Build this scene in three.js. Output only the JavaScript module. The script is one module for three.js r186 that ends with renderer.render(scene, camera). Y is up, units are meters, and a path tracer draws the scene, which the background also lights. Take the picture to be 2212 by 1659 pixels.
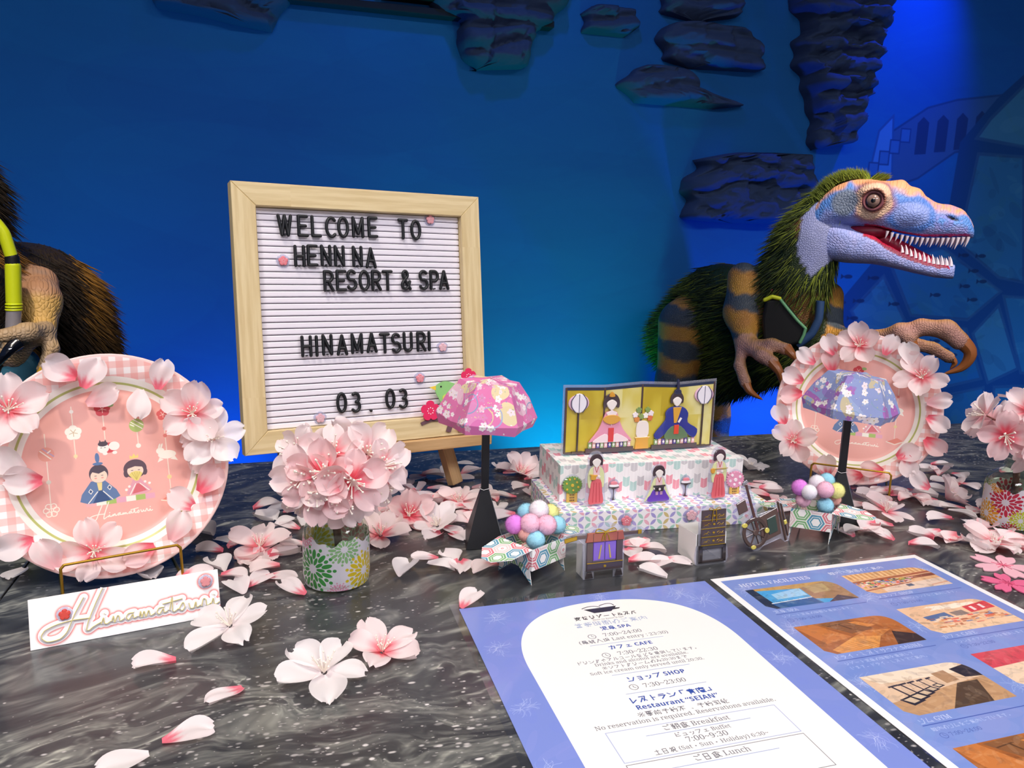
import * as THREE from 'three';
import { mergeGeometries, mergeVertices } from 'three/addons/utils/BufferGeometryUtils.js';
import { RoundedBoxGeometry } from 'three/addons/geometries/RoundedBoxGeometry.js';
import { RectAreaLightUniformsLib } from 'three/addons/lights/RectAreaLightUniformsLib.js';

// ---------------------------------------------------------------- camera, lights, exposure
const scene = new THREE.Scene();
const T = 1.0;                                   // height of the counter top
const camera = new THREE.PerspectiveCamera(53.07, 2212 / 1659, 0.02, 40);
const R = THREE.MathUtils.degToRad;
camera.position.set(0, T + 0.28, 0);
camera.rotation.set(R(-10.83), R(-16.6), R(1.43), 'YXZ');
camera.updateMatrixWorld(true);
const renderer = new THREE.WebGLRenderer({ antialias: true });
renderer.toneMapping = THREE.LinearToneMapping;
renderer.toneMappingExposure = 0.91;
renderer.shadowMap.enabled = true;
scene.background = new THREE.Color(0x000000);
RectAreaLightUniformsLib.init();
const CEIL = 2.9;
// ceiling downlights over the counter: [x, z, intensity, half angle]
const DOWNLIGHTS = [
  [-0.45, -0.16, 7.8, 44], [0.85, -0.16, 4.0, 44], [-1.7, -0.16, 3, 44],
];
// track spots aimed at the two animatronics: [x, z, target x, y, z, intensity, half angle]
const TRACKSPOTS = [[1.3, -0.75, 1.62, 1.25, -1.75, 13, 15], [-0.5, -0.7, -0.46, 1.1, -1.5, 7, 14]];
// ceiling light panels of the lobby on the guests' side: [x, z, width, depth, intensity]
const PANELS = [[-0.4, 1.15, 1.2, 0.6, 19], [1.7, 1.15, 1.2, 0.6, 19]];
// coloured LED flood lamps behind the counter: [name, x, y, z, target, colour, intensity, half angle]
const FLOODS = [
  ['cyan', 0.95, 0.16, -2.28, [0.9, 1.0, -2.6], [0.0, 1.0, 0.72], 3.4, 42],
  ['blue', -0.2, 0.16, -2.28, [-0.25, 0.9, -2.6], [0.0, 0.2, 1.0], 2.8, 46],
  ['blue', -1.1, 0.16, -2.1, [-0.95, 1.5, -2.6], [0.0, 0.62, 0.85], 2.2, 40],
  ['blue', 1.85, 0.16, -2.2, [1.7, 1.25, -2.6], [0.0, 0.12, 1.0], 5.0, 48],
  ['blue', 2.5, 2.8, -2.2, [2.2, 1.7, -2.6], [0.0, 0.08, 1.0], 6.5, 30],
  ['blue', 3.3, 0.16, -1.9, [2.8, 1.3, -2.6], [0.01, 0.34, 1.0], 2.0, 40],
  ['blue', 0.6, 2.8, -1.7, [0.7, 1.4, -2.6], [0.0, 0.24, 1.0], 1.1, 55],
];

// ---------------------------------------------------------------- helpers
function rngOf(seed) { let s = seed | 0; return () => { s = (s + 0x6d2b79f5) | 0; let t = Math.imul(s ^ (s >>> 15), 1 | s); t = (t + Math.imul(t ^ (t >>> 7), 61 | t)) ^ t; return ((t ^ (t >>> 14)) >>> 0) / 4294967296; }; }
const V = (x, y, z) => new THREE.Vector3(x, y, z);
const lerp = THREE.MathUtils.lerp, clamp = THREE.MathUtils.clamp, sstep = THREE.MathUtils.smoothstep;
const PERM = (() => { const r = rngOf(7), p = new Uint16Array(4096); for (let i = 0; i < 4096; i++) p[i] = Math.floor(r() * 65536); return p; })();
const hsh = (x, y, z) => PERM[(PERM[(PERM[x & 4095] + y) & 4095] + z) & 4095] / 65535;
function n3(x, y, z = 0) {
  const ix = Math.floor(x), iy = Math.floor(y), iz = Math.floor(z); let fx = x - ix, fy = y - iy, fz = z - iz;
  fx = fx * fx * (3 - 2 * fx); fy = fy * fy * (3 - 2 * fy); fz = fz * fz * (3 - 2 * fz);
  const a = lerp(hsh(ix, iy, iz), hsh(ix + 1, iy, iz), fx), b = lerp(hsh(ix, iy + 1, iz), hsh(ix + 1, iy + 1, iz), fx);
  if (fz === 0) return lerp(a, b, fy);
  const c = lerp(hsh(ix, iy, iz + 1), hsh(ix + 1, iy, iz + 1), fx), d = lerp(hsh(ix, iy + 1, iz + 1), hsh(ix + 1, iy + 1, iz + 1), fx);
  return lerp(lerp(a, b, fy), lerp(c, d, fy), fz);
}
function fbm(x, y, z = 0, o = 4) { let s = 0, a = 0.5, t = 0; for (let i = 0; i < o; i++) { s += a * n3(x, y, z); t += a; a *= 0.5; x = x * 2.03 + 17.1; y = y * 2.03 + 9.7; if (z) z *= 2.03; } return s / t; }
const taken = {};
const numbered = (n) => { const k = taken[n] = (taken[n] ?? -1) + 1; return k ? n + '_' + String(k).padStart(3, '0') : n; };
function tag(o, label, category, group, kind) { Object.assign(o.userData, { label, category }); if (group) o.userData.group = group; if (kind) o.userData.kind = kind; return o; }
function thing(name, label, category, pos = [0, 0, 0], turn = 0, group) { const g = new THREE.Group(); g.name = numbered(name); g.position.set(...pos); g.rotation.y = turn; scene.add(g); return tag(g, label, category, group); }
function part(parent, name, geo, mat, label) { const m = new THREE.Mesh(geo, mat); m.name = parent === scene ? numbered(name) : name; m.castShadow = m.receiveShadow = true; parent.add(m); if (label) m.userData.label = label; return m; }
function struct(name, geo, mat) { const m = part(scene, name, geo, mat); m.userData.kind = 'structure'; return m; }
function sub(parent, name, label) { const g = new THREE.Group(); g.name = name; parent.add(g); if (label) g.userData.label = label; return g; }
const bx = (w, h, d, x = 0, y = 0, z = 0) => new THREE.BoxGeometry(w, h, d).translate(x, y, z);
const rbx = (w, h, d, r, x = 0, y = 0, z = 0, s = 2) => new RoundedBoxGeometry(w, h, d, s, r).translate(x, y, z);
function clean(list) { return mergeGeometries(list.map((g) => { const q = g.index ? g.toNonIndexed() : g; for (const k of Object.keys(q.attributes)) if (!['position', 'normal', 'uv', 'color'].includes(k)) q.deleteAttribute(k); return q; })); }
function tube(pts, r, seg = 24, rad = 8, closed = false) { return new THREE.TubeGeometry(new THREE.CatmullRomCurve3(pts.map((p) => V(...p)), closed, 'catmullrom', 0.3), seg, r, rad, closed); }
function wire(pts, r, rad = 6) { const out = []; for (let i = 0; i + 1 < pts.length; i++) { const a = V(...pts[i]), b = V(...pts[i + 1]), d = b.clone().sub(a), c = new THREE.CylinderGeometry(r, r, d.length(), rad); c.applyQuaternion(new THREE.Quaternion().setFromUnitVectors(V(0, 1, 0), d.clone().normalize())); c.translate(...a.clone().add(b).multiplyScalar(0.5).toArray()); out.push(c); if (i) out.push(new THREE.SphereGeometry(r, rad, 4).translate(...pts[i])); } out.push(new THREE.SphereGeometry(r, rad, 4).translate(...pts[0]), new THREE.SphereGeometry(r, rad, 4).translate(...pts[pts.length - 1])); return clean(out); }
const shapeOf = (pts) => new THREE.Shape(pts.map(([x, y]) => new THREE.Vector2(x, y)));
function smoothPts(pts, n = 6, closed = true) { return new THREE.CatmullRomCurve3(pts.map(([x, y]) => V(x, y, 0)), closed, 'catmullrom', 0.5).getPoints(pts.length * n).slice(0, closed ? -1 : undefined).map((p) => [p.x, p.y]); }
function extr(pts, depth, bevel = 0, z = 0, seg = 2, holes = []) { const s = shapeOf(pts); for (const h of holes) s.holes.push(new THREE.Path(h.map(([x, y]) => new THREE.Vector2(x, y)))); return new THREE.ExtrudeGeometry(s, { depth: Math.max(depth - 2 * bevel, 1e-5), bevelEnabled: bevel > 0, bevelThickness: bevel, bevelSize: bevel, bevelOffset: -bevel, bevelSegments: seg, curveSegments: 8 }).translate(0, 0, z + bevel); }
const ring = (cx, cy, rx, ry, n = 20, a0 = 0, a1 = Math.PI * 2) => Array.from({ length: n }, (_, i) => { const a = a0 + (a1 - a0) * i / (a1 - a0 > 6.2 ? n : n - 1); return [cx + rx * Math.cos(a), cy + ry * Math.sin(a)]; });
const rect = (x0, y0, x1, y1) => [[x0, y0], [x1, y0], [x1, y1], [x0, y1]];
// pixel (in the 2212 x 1659 frame) to a point of the real place: on a horizontal plane, on an upright plane z = const, or on an object's own front plane
const HALF = Math.tan(R(53.07) / 2);
function rayOf(px, py) { return V((px - 1106) / 829.5 * HALF, (829.5 - py) / 829.5 * HALF, -1).applyQuaternion(camera.quaternion); }
function ground(px, py, h = 0) { const d = rayOf(px, py), t = (T + h - camera.position.y) / d.y; return camera.position.clone().addScaledVector(d, t); }
function atZ(px, py, z) { const d = rayOf(px, py), t = (z - camera.position.z) / d.z; return camera.position.clone().addScaledVector(d, t); }
function onFront(g, px, py, zoff = 0) { g.updateWorldMatrix(true, false); const inv = g.matrixWorld.clone().invert(), o = camera.position.clone().applyMatrix4(inv), d = rayOf(px, py).transformDirection(inv), t = (zoff - o.z) / d.z; return o.addScaledVector(d, t); }

// ---------------------------------------------------------------- materials and computed textures
function canvasTex(w, h, draw, wrap) { const c = document.createElement('canvas'); c.width = w; c.height = h; const g = c.getContext('2d'); draw(g, w, h); const t = new THREE.CanvasTexture(c); t.colorSpace = THREE.SRGBColorSpace; if (wrap) t.wrapS = t.wrapT = wrap; t.magFilter = THREE.LinearFilter; return t; }
function dataTex(w, h, f, srgb = true, wrap = THREE.RepeatWrapping) { const a = new Uint8Array(w * h * 4); for (let y = 0; y < h; y++) for (let x = 0; x < w; x++) { const c = f(x / w, y / h), i = (y * w + x) * 4; a[i] = c[0]; a[i + 1] = c[1]; a[i + 2] = c[2]; a[i + 3] = 255; } const t = new THREE.DataTexture(a, w, h); if (srgb) t.colorSpace = THREE.SRGBColorSpace; t.wrapS = t.wrapT = wrap; t.magFilter = THREE.LinearFilter; t.needsUpdate = true; return t; }
const std = (color, roughness = 0.6, extra = {}) => new THREE.MeshStandardMaterial({ color, roughness, ...extra });
const phy = (o) => new THREE.MeshPhysicalMaterial(o);
const puffy = (color) => phy({ color, roughness: 0.32, clearcoat: 1, clearcoatRoughness: 0.05 });
const PUFF = {}; const pf = (hex) => PUFF[hex] ??= puffy(hex);
const clearPlastic = phy({ color: 0xf2f3fb, roughness: 0.12, transmission: 0.86, thickness: 0, ior: 1.5, clearcoat: 1, clearcoatRoughness: 0.04 });
const frosted = phy({ color: 0xf2f2f0, roughness: 0.55, transmission: 0.45, thickness: 0, ior: 1.45 });
const MAT = { white: std(0xf4f2ee, 0.55), black: std(0x101114, 0.5), gold: std(0xc9a13c, 0.3, { metalness: 0.9 }) };
// plane / box uv in metres
function uvBox(geo, s = 1, off = [0, 0]) { const g = geo.index ? geo.toNonIndexed() : geo; const p = g.attributes.position, n = g.attributes.normal, uv = new Float32Array(p.count * 2); for (let i = 0; i < p.count; i++) { const ax = Math.abs(n.getX(i)), ay = Math.abs(n.getY(i)), az = Math.abs(n.getZ(i)); let u, v; if (ay >= ax && ay >= az) { u = p.getX(i); v = -p.getZ(i); } else if (az >= ax) { u = p.getX(i); v = p.getY(i); } else { u = -p.getZ(i); v = p.getY(i); } uv[2 * i] = (u + off[0]) * s; uv[2 * i + 1] = (v + off[1]) * s; } g.setAttribute('uv', new THREE.BufferAttribute(uv, 2)); return g; }
function uvPlanar(geo, w, h) { const p = geo.attributes.position, uv = new Float32Array(p.count * 2); for (let i = 0; i < p.count; i++) { uv[2 * i] = p.getX(i) / w + 0.5; uv[2 * i + 1] = p.getY(i) / h + 0.5; } geo.setAttribute('uv', new THREE.BufferAttribute(uv, 2)); return geo; }
// ---------------------------------------------------------------- the room
const WALLZ = -2.6, LX = -2.4, RX = 3.6, FZ = 2.4;
const wallPaint = canvasTex(2048, 1088, (g, w, h) => {
  // x -2.4 .. 3.6 m, y 0 .. 2.9 m; an underwater mural: plain blue water on the left, sunken masonry on the right
  const X = (m) => (m + 2.4) / 6 * w, Y = (m) => h - m / 2.9 * h, r = rngOf(3);
  g.fillStyle = '#0e68b2'; g.fillRect(0, 0, w, h);
  for (let i = 0; i < 420; i++) { const x = r() * w, y = r() * h, q = 40 + r() * 130, a = 0.02 + r() * 0.03; g.fillStyle = r() < 0.5 ? `rgba(6,74,150,${a})` : `rgba(20,140,205,${a})`; g.beginPath(); g.ellipse(x, y, q * 1.6, q * 0.5, (r() - 0.5) * 0.7, 0, 7); g.fill(); }
  const poly = (pts, fill, line, lw = 3) => { g.beginPath(); pts.forEach(([x, y], i) => g[i ? 'lineTo' : 'moveTo'](X(x), Y(y))); g.closePath(); if (fill) { g.fillStyle = fill; g.fill(); } if (line) { g.strokeStyle = line; g.lineWidth = lw; g.stroke(); } };
  const speck = (x0, y0, x1, y1, n, cols) => { for (let i = 0; i < n; i++) { g.fillStyle = cols[Math.floor(r() * cols.length)]; g.beginPath(); g.ellipse(X(lerp(x0, x1, r())), Y(lerp(y0, y1, r())), 4 + r() * 26, 2 + r() * 10, (r() - 0.3) * 1.6, 0, 7); g.fill(); } };
  // broken stair and arcade
  poly([[2.3, 1.72], [2.3, 1.5], [2.45, 1.55], [2.62, 1.66], [2.86, 1.7], [2.86, 1.9], [2.6, 1.86], [2.46, 1.82]], '#2c5f9c', '#184a86');
  for (let i = 0; i < 4; i++) poly([[2.42 + i * 0.095, 1.64 + i * 0.014], [2.42 + i * 0.095, 1.76 + i * 0.014], [2.445 + i * 0.095, 1.785 + i * 0.014], [2.475 + i * 0.095, 1.765 + i * 0.014], [2.475 + i * 0.095, 1.645 + i * 0.014]], '#123c74');
  poly([[2.2, 1.45], [2.24, 1.72], [2.3, 1.78], [2.33, 1.5]], '#3c86cf', '#1f5a9f');
  for (let i = 0; i < 6; i++) poly([[2.12 + i * 0.045, 1.46 + i * 0.045], [2.165 + i * 0.045, 1.46 + i * 0.045], [2.165 + i * 0.045, 1.51 + i * 0.045], [2.12 + i * 0.045, 1.51 + i * 0.045]], '#2c6fb8', '#17488a', 2);
  // great leaning blocks over a dark painted hollow
  poly([[2.08, 0.3], [2.1, 0.7], [2.16, 1.08], [2.3, 1.24], [2.62, 1.36], [2.64, 1.7], [2.8, 1.88], [3.3, 2.3], [3.6, 2.3], [3.6, 0.3]], '#0b4a88');
  const blocks = [
    [[2.72, 1.72], [2.78, 1.80], [2.95, 1.96], [3.3, 2.2], [3.5, 1.9], [3.3, 1.66], [2.98, 1.7]],
    [[2.74, 1.66], [2.98, 1.66], [3.08, 1.14], [2.94, 1.16], [2.70, 1.30]], [[3.02, 1.66], [3.4, 1.6], [3.4, 1.1], [3.12, 1.12]],
    [[2.36, 1.22], [2.62, 1.28], [2.96, 1.1], [2.8, 0.98], [2.5, 1.0]], [[2.98, 1.08], [3.4, 1.06], [3.4, 0.72], [3.14, 0.74]],
    [[2.5, 0.96], [2.8, 0.94], [2.92, 0.72], [2.66, 0.68], [2.46, 0.74]], [[2.84, 0.92], [2.96, 1.04], [3.12, 0.76], [2.96, 0.7]],
    [[2.2, 1.02], [2.34, 1.16], [2.47, 0.98], [2.34, 0.84]], [[2.22, 0.82], [2.4, 0.78], [2.62, 0.62], [2.58, 0.42], [2.24, 0.46]],
    [[2.66, 0.64], [2.94, 0.68], [3.0, 0.4], [2.64, 0.38]], [[3.0, 0.68], [3.4, 0.68], [3.4, 0.36], [3.04, 0.38]],
  ];
  const fills = ['#3a80a8', '#2a74a6', '#307aa6', '#226ea4', '#2874a4', '#1a6aa6'];
  blocks.forEach((b, i) => { poly(b, fills[i % 6], '#24598f', 5); const cx = b.reduce((s, q) => s + q[0], 0) / b.length, cy = b.reduce((s, q) => s + q[1], 0) / b.length; g.save(); g.beginPath(); b.forEach(([x, y], k) => g[k ? 'lineTo' : 'moveTo'](X(x), Y(y))); g.clip(); speck(cx - 0.3, cy - 0.3, cx + 0.3, cy + 0.3, 90, ['rgba(20,60,100,0.16)', 'rgba(120,180,190,0.10)', 'rgba(60,120,110,0.10)']); g.restore(); });
  // small dark fish
  for (let i = 0; i < 26; i++) { const x = 2.02 + r() * 0.85, y = 0.75 + r() * 0.55; g.fillStyle = 'rgba(14,48,96,0.85)'; g.beginPath(); g.ellipse(X(x), Y(y), 7, 3, 0, 0, 7); g.fill(); g.beginPath(); g.moveTo(X(x) - 6, Y(y)); g.lineTo(X(x) - 12, Y(y) - 4); g.lineTo(X(x) - 12, Y(y) + 4); g.fill(); }
});
{
  const mural = std(0xffffff, 0.85, { map: wallPaint });
  const wg = uvPlanar(new THREE.PlaneGeometry(RX - LX, CEIL), RX - LX, CEIL);
  // a wall with thickness: the painted face and the box behind it are one mesh
  const body = bx(RX - LX + 0.3, CEIL, 0.15, 0, 0, -0.076); body.attributes.uv.array.fill(0.02);
  const w = struct('wall_back', clean([wg, body]), mural); w.position.set((LX + RX) / 2, CEIL / 2, WALLZ);
  const plaster = std(0xd8d4cc, 0.9), dark = std(0x14161c, 0.9);
  struct('wall_left', bx(0.15, CEIL, FZ - WALLZ, LX - 0.075, CEIL / 2, (FZ + WALLZ) / 2), std(0x1d4f88, 0.9));
  struct('wall_right', bx(0.15, CEIL, FZ - WALLZ, RX + 0.075, CEIL / 2, (FZ + WALLZ) / 2), std(0x1d4f88, 0.9));
  struct('wall_front', bx(RX - LX + 0.3, CEIL, 0.15, (LX + RX) / 2, CEIL / 2, FZ + 0.075), plaster);
  struct('floor', bx(RX - LX + 0.3, 0.15, FZ - WALLZ + 0.3, (LX + RX) / 2, -0.075, (FZ + WALLZ) / 2), std(0x3a3b40, 0.6));
  struct('ceiling', bx(RX - LX + 0.3, 0.15, FZ - WALLZ + 0.3, (LX + RX) / 2, CEIL + 0.075, (FZ + WALLZ) / 2), std(0x6d6f74, 0.9));
}
// lamps
{
  const glow = new THREE.MeshStandardMaterial({ color: 0xffffff, emissive: 0xfff1df, emissiveIntensity: 2.5 }), metal = std(0x2a2b2e, 0.5, { metalness: 0.5 });
  const lbl = ['recessed round ceiling downlight over the letter board end of the counter', 'recessed round ceiling downlight over the blossom plate end of the counter', 'recessed round ceiling downlight beyond the seam of the counter'];
  DOWNLIGHTS.forEach(([x, z, I, a], i) => {
    const t = thing('ceiling_downlight', lbl[i], 'ceiling light', [x, CEIL, z]);
    part(t, 'trim_ring', new THREE.TorusGeometry(0.055, 0.006, 8, 28).rotateX(Math.PI / 2).translate(0, -0.004, 0), metal);
    part(t, 'lens', new THREE.CylinderGeometry(0.05, 0.05, 0.004, 28).translate(0, -0.003, 0), glow);
    const l = new THREE.SpotLight(0xfff2e4, I, 0, R(a), 0.5, 2); l.name = 'downlight_beam'; l.position.set(0, -0.012, 0); l.target.position.set(0, -3, 0); l.castShadow = true; l.shadow.radius = 2.2; t.add(l, l.target);
  });
  TRACKSPOTS.forEach(([x, z, tx, ty, tz, I, a], i) => {
    const t = thing('track_spotlight', ['black ceiling spotlight aimed at the grinning dinosaur', 'black ceiling spotlight aimed at the brown dinosaur with the yellow snorkel'][i], 'spotlight', [x, CEIL, z]);
    const d = V(tx - x, ty - (CEIL - 0.12), tz - z).normalize(), q = new THREE.Quaternion().setFromUnitVectors(V(0, -1, 0), d);
    part(t, 'stem', new THREE.CylinderGeometry(0.012, 0.012, 0.12, 10).translate(0, -0.06, 0), metal);
    part(t, 'housing', new THREE.CylinderGeometry(0.045, 0.05, 0.13, 20, 1, true).applyQuaternion(q).translate(0, -0.14, 0), std(0x17181b, 0.5, { side: THREE.DoubleSide }));
    part(t, 'lens', new THREE.CylinderGeometry(0.04, 0.04, 0.004, 20).applyQuaternion(q).translate(d.x * 0.05, -0.14 + d.y * 0.05, d.z * 0.05), glow);
    const l = new THREE.SpotLight(0xffeedd, I, 0, R(a), 0.6, 2); l.name = 'spot_beam'; l.position.set(d.x * 0.07, -0.14 + d.y * 0.07, d.z * 0.07); l.target.position.set(tx - x, ty - CEIL, tz - z); l.castShadow = true; l.shadow.radius = 1.5; t.add(l, l.target);
  });
  PANELS.forEach(([x, z, w, d, I], i) => {
    const t = thing('ceiling_panel_light', ['flat white ceiling panel light behind the letter board end of the counter', 'flat white ceiling panel light behind the blossom plate end of the counter'][i], 'ceiling light', [x, CEIL, z]);
    part(t, 'frame', extr(rect(-w / 2 - 0.03, -d / 2 - 0.03, w / 2 + 0.03, d / 2 + 0.03), 0.02, 0, 0, 1, [rect(-w / 2, -d / 2, w / 2, d / 2)]).rotateX(Math.PI / 2), std(0xe8e8e8, 0.5));
    part(t, 'diffuser', bx(w, 0.006, d, 0, -0.006, 0), new THREE.MeshStandardMaterial({ color: 0xffffff, emissive: 0xfdf8ff, emissiveIntensity: 2.5 }));
    const l = new THREE.RectAreaLight(0xfdf8ff, I, w, d); l.name = 'panel_light'; l.position.set(0, -0.012, 0); l.lookAt(x, CEIL - 3, z); l.rotation.set(-Math.PI / 2, 0, 0); t.add(l);
  });
  const fl = ['cyan LED flood lamp on the floor behind the folding screen', 'blue LED flood lamp on the floor behind the letter board', 'blue LED flood lamp on the floor behind the brown dinosaur', 'blue LED flood lamp on the floor behind the grinning dinosaur', 'blue LED flood lamp on the ceiling beside the rock column', 'blue LED flood lamp on the floor in front of the painted ruins', 'blue LED flood lamp on the ceiling in front of the plain mural'];
  FLOODS.forEach(([n, x, y, z, to, c, I, a], i) => {
    const low = y < 1, t = thing('flood_lamp', fl[i], 'flood lamp', [x, low ? 0 : CEIL, z]), hy = low ? y : y - CEIL;
    const d = V(to[0] - x, to[1] - y, to[2] - z).normalize(), q = new THREE.Quaternion().setFromUnitVectors(V(0, 1, 0), d), col = new THREE.Color().setRGB(...c);
    part(t, 'bracket', clean([bx(0.1, 0.012, 0.06, 0, low ? 0.006 : -0.006, 0), bx(0.02, Math.abs(hy), 0.02, 0, hy / 2, 0)]), metal);
    part(t, 'housing', rbx(0.12, 0.04, 0.08, 0.008).applyQuaternion(q).translate(0, hy, 0), metal);
    part(t, 'lens', rbx(0.1, 0.006, 0.06, 0.002).applyQuaternion(q).translate(d.x * 0.023, hy + d.y * 0.023, d.z * 0.023), new THREE.MeshStandardMaterial({ color: 0xffffff, emissive: col, emissiveIntensity: 2 }));
    const l = new THREE.SpotLight(col, I, 0, R(a), 0.9, 2); l.name = 'flood_beam'; l.position.set(d.x * 0.035, hy + d.y * 0.035, d.z * 0.035); l.target.position.set(to[0] - x, to[1] - (low ? 0 : CEIL), to[2] - z); l.castShadow = true; l.shadow.radius = 2; t.add(l, l.target);
  });
}
// rock relief on the back wall
{
  const rockMat = std(0x384c70, 0.95);
  function rock(outline, depth, seed, strata) {
    // outline in metres on the wall; a slab whose face is broken into stacked ledges
    const xs = outline.map((p) => p[0]), ys = outline.map((p) => p[1]), x0 = Math.min(...xs), x1 = Math.max(...xs), y0 = Math.min(...ys), y1 = Math.max(...ys), w = x1 - x0, h = y1 - y0;
    const nx = Math.max(14, Math.round(w / 0.011)), ny = Math.max(12, Math.round(h / 0.009));
    const span = (y) => { let lo = 1e9, hi = -1e9; for (let i = 0; i < outline.length; i++) { const a = outline[i], b = outline[(i + 1) % outline.length]; if ((a[1] - y) * (b[1] - y) <= 0 && a[1] !== b[1]) { const x = lerp(a[0], b[0], (y - a[1]) / (b[1] - a[1])); lo = Math.min(lo, x); hi = Math.max(hi, x); } } return lo > hi ? [(x0 + x1) / 2, (x0 + x1) / 2] : [lo, hi]; };
    const pos = [], idx = [], cols = nx + 3;
    for (let j = 0; j <= ny; j++) {
      const v = j / ny, y = lerp(y0 + 1e-4, y1 - 1e-4, v), [a, b] = span(y), led = n3(seed * 3.1, y * strata + seed);
      const ea = (n3(seed, y * 26) - 0.5) * 0.06 * Math.min(1, w / 0.3), eb = (n3(seed + 9, y * 26) - 0.5) * 0.06 * Math.min(1, w / 0.3);
      for (let i = -1; i <= nx + 1; i++) {
        const u = clamp(i / nx, 0, 1), x = lerp(a + ea, b + eb, u), edge = i < 0 || i > nx || j === 0 || j === ny;
        const blk = hsh(Math.floor((x + n3(seed, y * 9) * 0.05) * 9 + seed), Math.floor(y * strata + n3(x * 6, seed) * 1.3), seed | 0);
        const lay = Math.pow(Math.abs(Math.sin((y * strata + n3(x * 5, y * 8, seed) * 1.4) * Math.PI)), 0.45);
        const round = Math.pow(Math.max(0, 1 - Math.pow(Math.abs(u * 2 - 1), 6)) * Math.max(0.0, 1 - Math.pow(Math.abs(v * 2 - 1), 8)), 0.5);
        const d = edge ? 0 : depth * (0.18 + 0.4 * blk + 0.42 * lay + 0.3 * (fbm(x * 22, y * 60, seed, 3) - 0.4) + 0.1 * led) * (0.25 + 0.75 * round);
        pos.push(x, y, Math.max(d, edge ? -0.004 : 0.004));
      }
    }
    for (let j = 0; j < ny; j++) for (let i = 0; i < cols - 1; i++) { const a = j * cols + i; idx.push(a, a + 1, a + cols + 1, a, a + cols + 1, a + cols); }
    const g = new THREE.BufferGeometry(); g.setAttribute('position', new THREE.Float32BufferAttribute(pos, 3)); g.setIndex(idx); g.computeVertexNormals(); return { g, c: [(x0 + x1) / 2, y0] };
  }
  const list = [
    ['wide dark rock ledge on the blue wall above the letter board', [[-0.36, 2.2], [0.03, 2.2], [0.02, 1.93], [-0.02, 1.87], [-0.12, 1.88], [-0.24, 1.9], [-0.33, 1.9], [-0.35, 1.95]], 0.1, 1, 14, rockMat],
    ['dark stepped rock overhang narrowing downwards above the folding screen', [[0.45, 2.14], [0.95, 2.16], [0.9, 1.97], [0.83, 1.94], [0.8, 1.83], [0.6, 1.81], [0.56, 1.95], [0.47, 1.97]], 0.12, 2, 15, rockMat],
    ['small flat dark rock on the wall beside the stepped overhang', [[0.97, 2.02], [1.02, 2.05], [1.16, 2.05], [1.19, 2.0], [1.15, 1.96], [1.0, 1.96]], 0.07, 3, 22, rockMat],
    ['dark rock slab cut by the upper edge of the wall between small rock and column', [[1.22, 2.3], [1.58, 2.3], [1.56, 2.06], [1.44, 2.03], [1.26, 2.05]], 0.08, 4, 18, rockMat],
    ['broad dark rock slab directly above the wedge shaped rock', [[1.27, 1.97], [1.32, 2.02], [1.6, 2.03], [1.68, 1.98], [1.67, 1.89], [1.4, 1.88], [1.28, 1.9]], 0.09, 5, 18, rockMat],
    ['wedge shaped dark rock with a thin tail beside the rock column', [[1.14, 1.8], [1.18, 1.87], [1.4, 1.88], [1.46, 1.81], [1.6, 1.77], [1.5, 1.75], [1.2, 1.75]], 0.08, 6, 20, rockMat],
    ['tall blue lit column of stacked rock ledges behind the grinning dinosaur', [[1.79, 2.5], [2.18, 2.5], [2.17, 2.1], [2.15, 1.9], [2.11, 1.8], [2.1, 1.66], [1.94, 1.63], [1.9, 1.72], [1.84, 1.9], [1.81, 2.1]], 0.15, 7, 16, rockMat],
    ['large cracked rock block on the blue wall behind the dinosaur neck', [[1.38, 1.36], [1.4, 1.45], [1.46, 1.57], [1.6, 1.6], [1.9, 1.615], [1.94, 1.6], [1.95, 1.37], [1.8, 1.35], [1.55, 1.35]], 0.12, 8, 14, rockMat],
  ];
  for (const [label, o, d, seed, st, m] of list) { const { g, c } = rock(o, d, seed, st); const t = part(scene, 'wall_rock', g.translate(-c[0], -c[1], 0), m); t.position.set(c[0], c[1], WALLZ); tag(t, label, 'rock', 'rock relief on the mural wall'); }
  const beam = thing('wall_ledge', 'thin dark ledge strip with a black box along the top of the blue wall', 'ledge', [0.35, 1.955, WALLZ]);
  part(beam, 'strip', rbx(1.25, 0.022, 0.05, 0.004, -0.1, 0.011, 0.025), std(0x101a2c, 0.8));
  part(beam, 'black_box', rbx(0.45, 0.28, 0.06, 0.004, 0.19, 0.18, 0.03), std(0x040506, 0.8));
}
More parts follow.
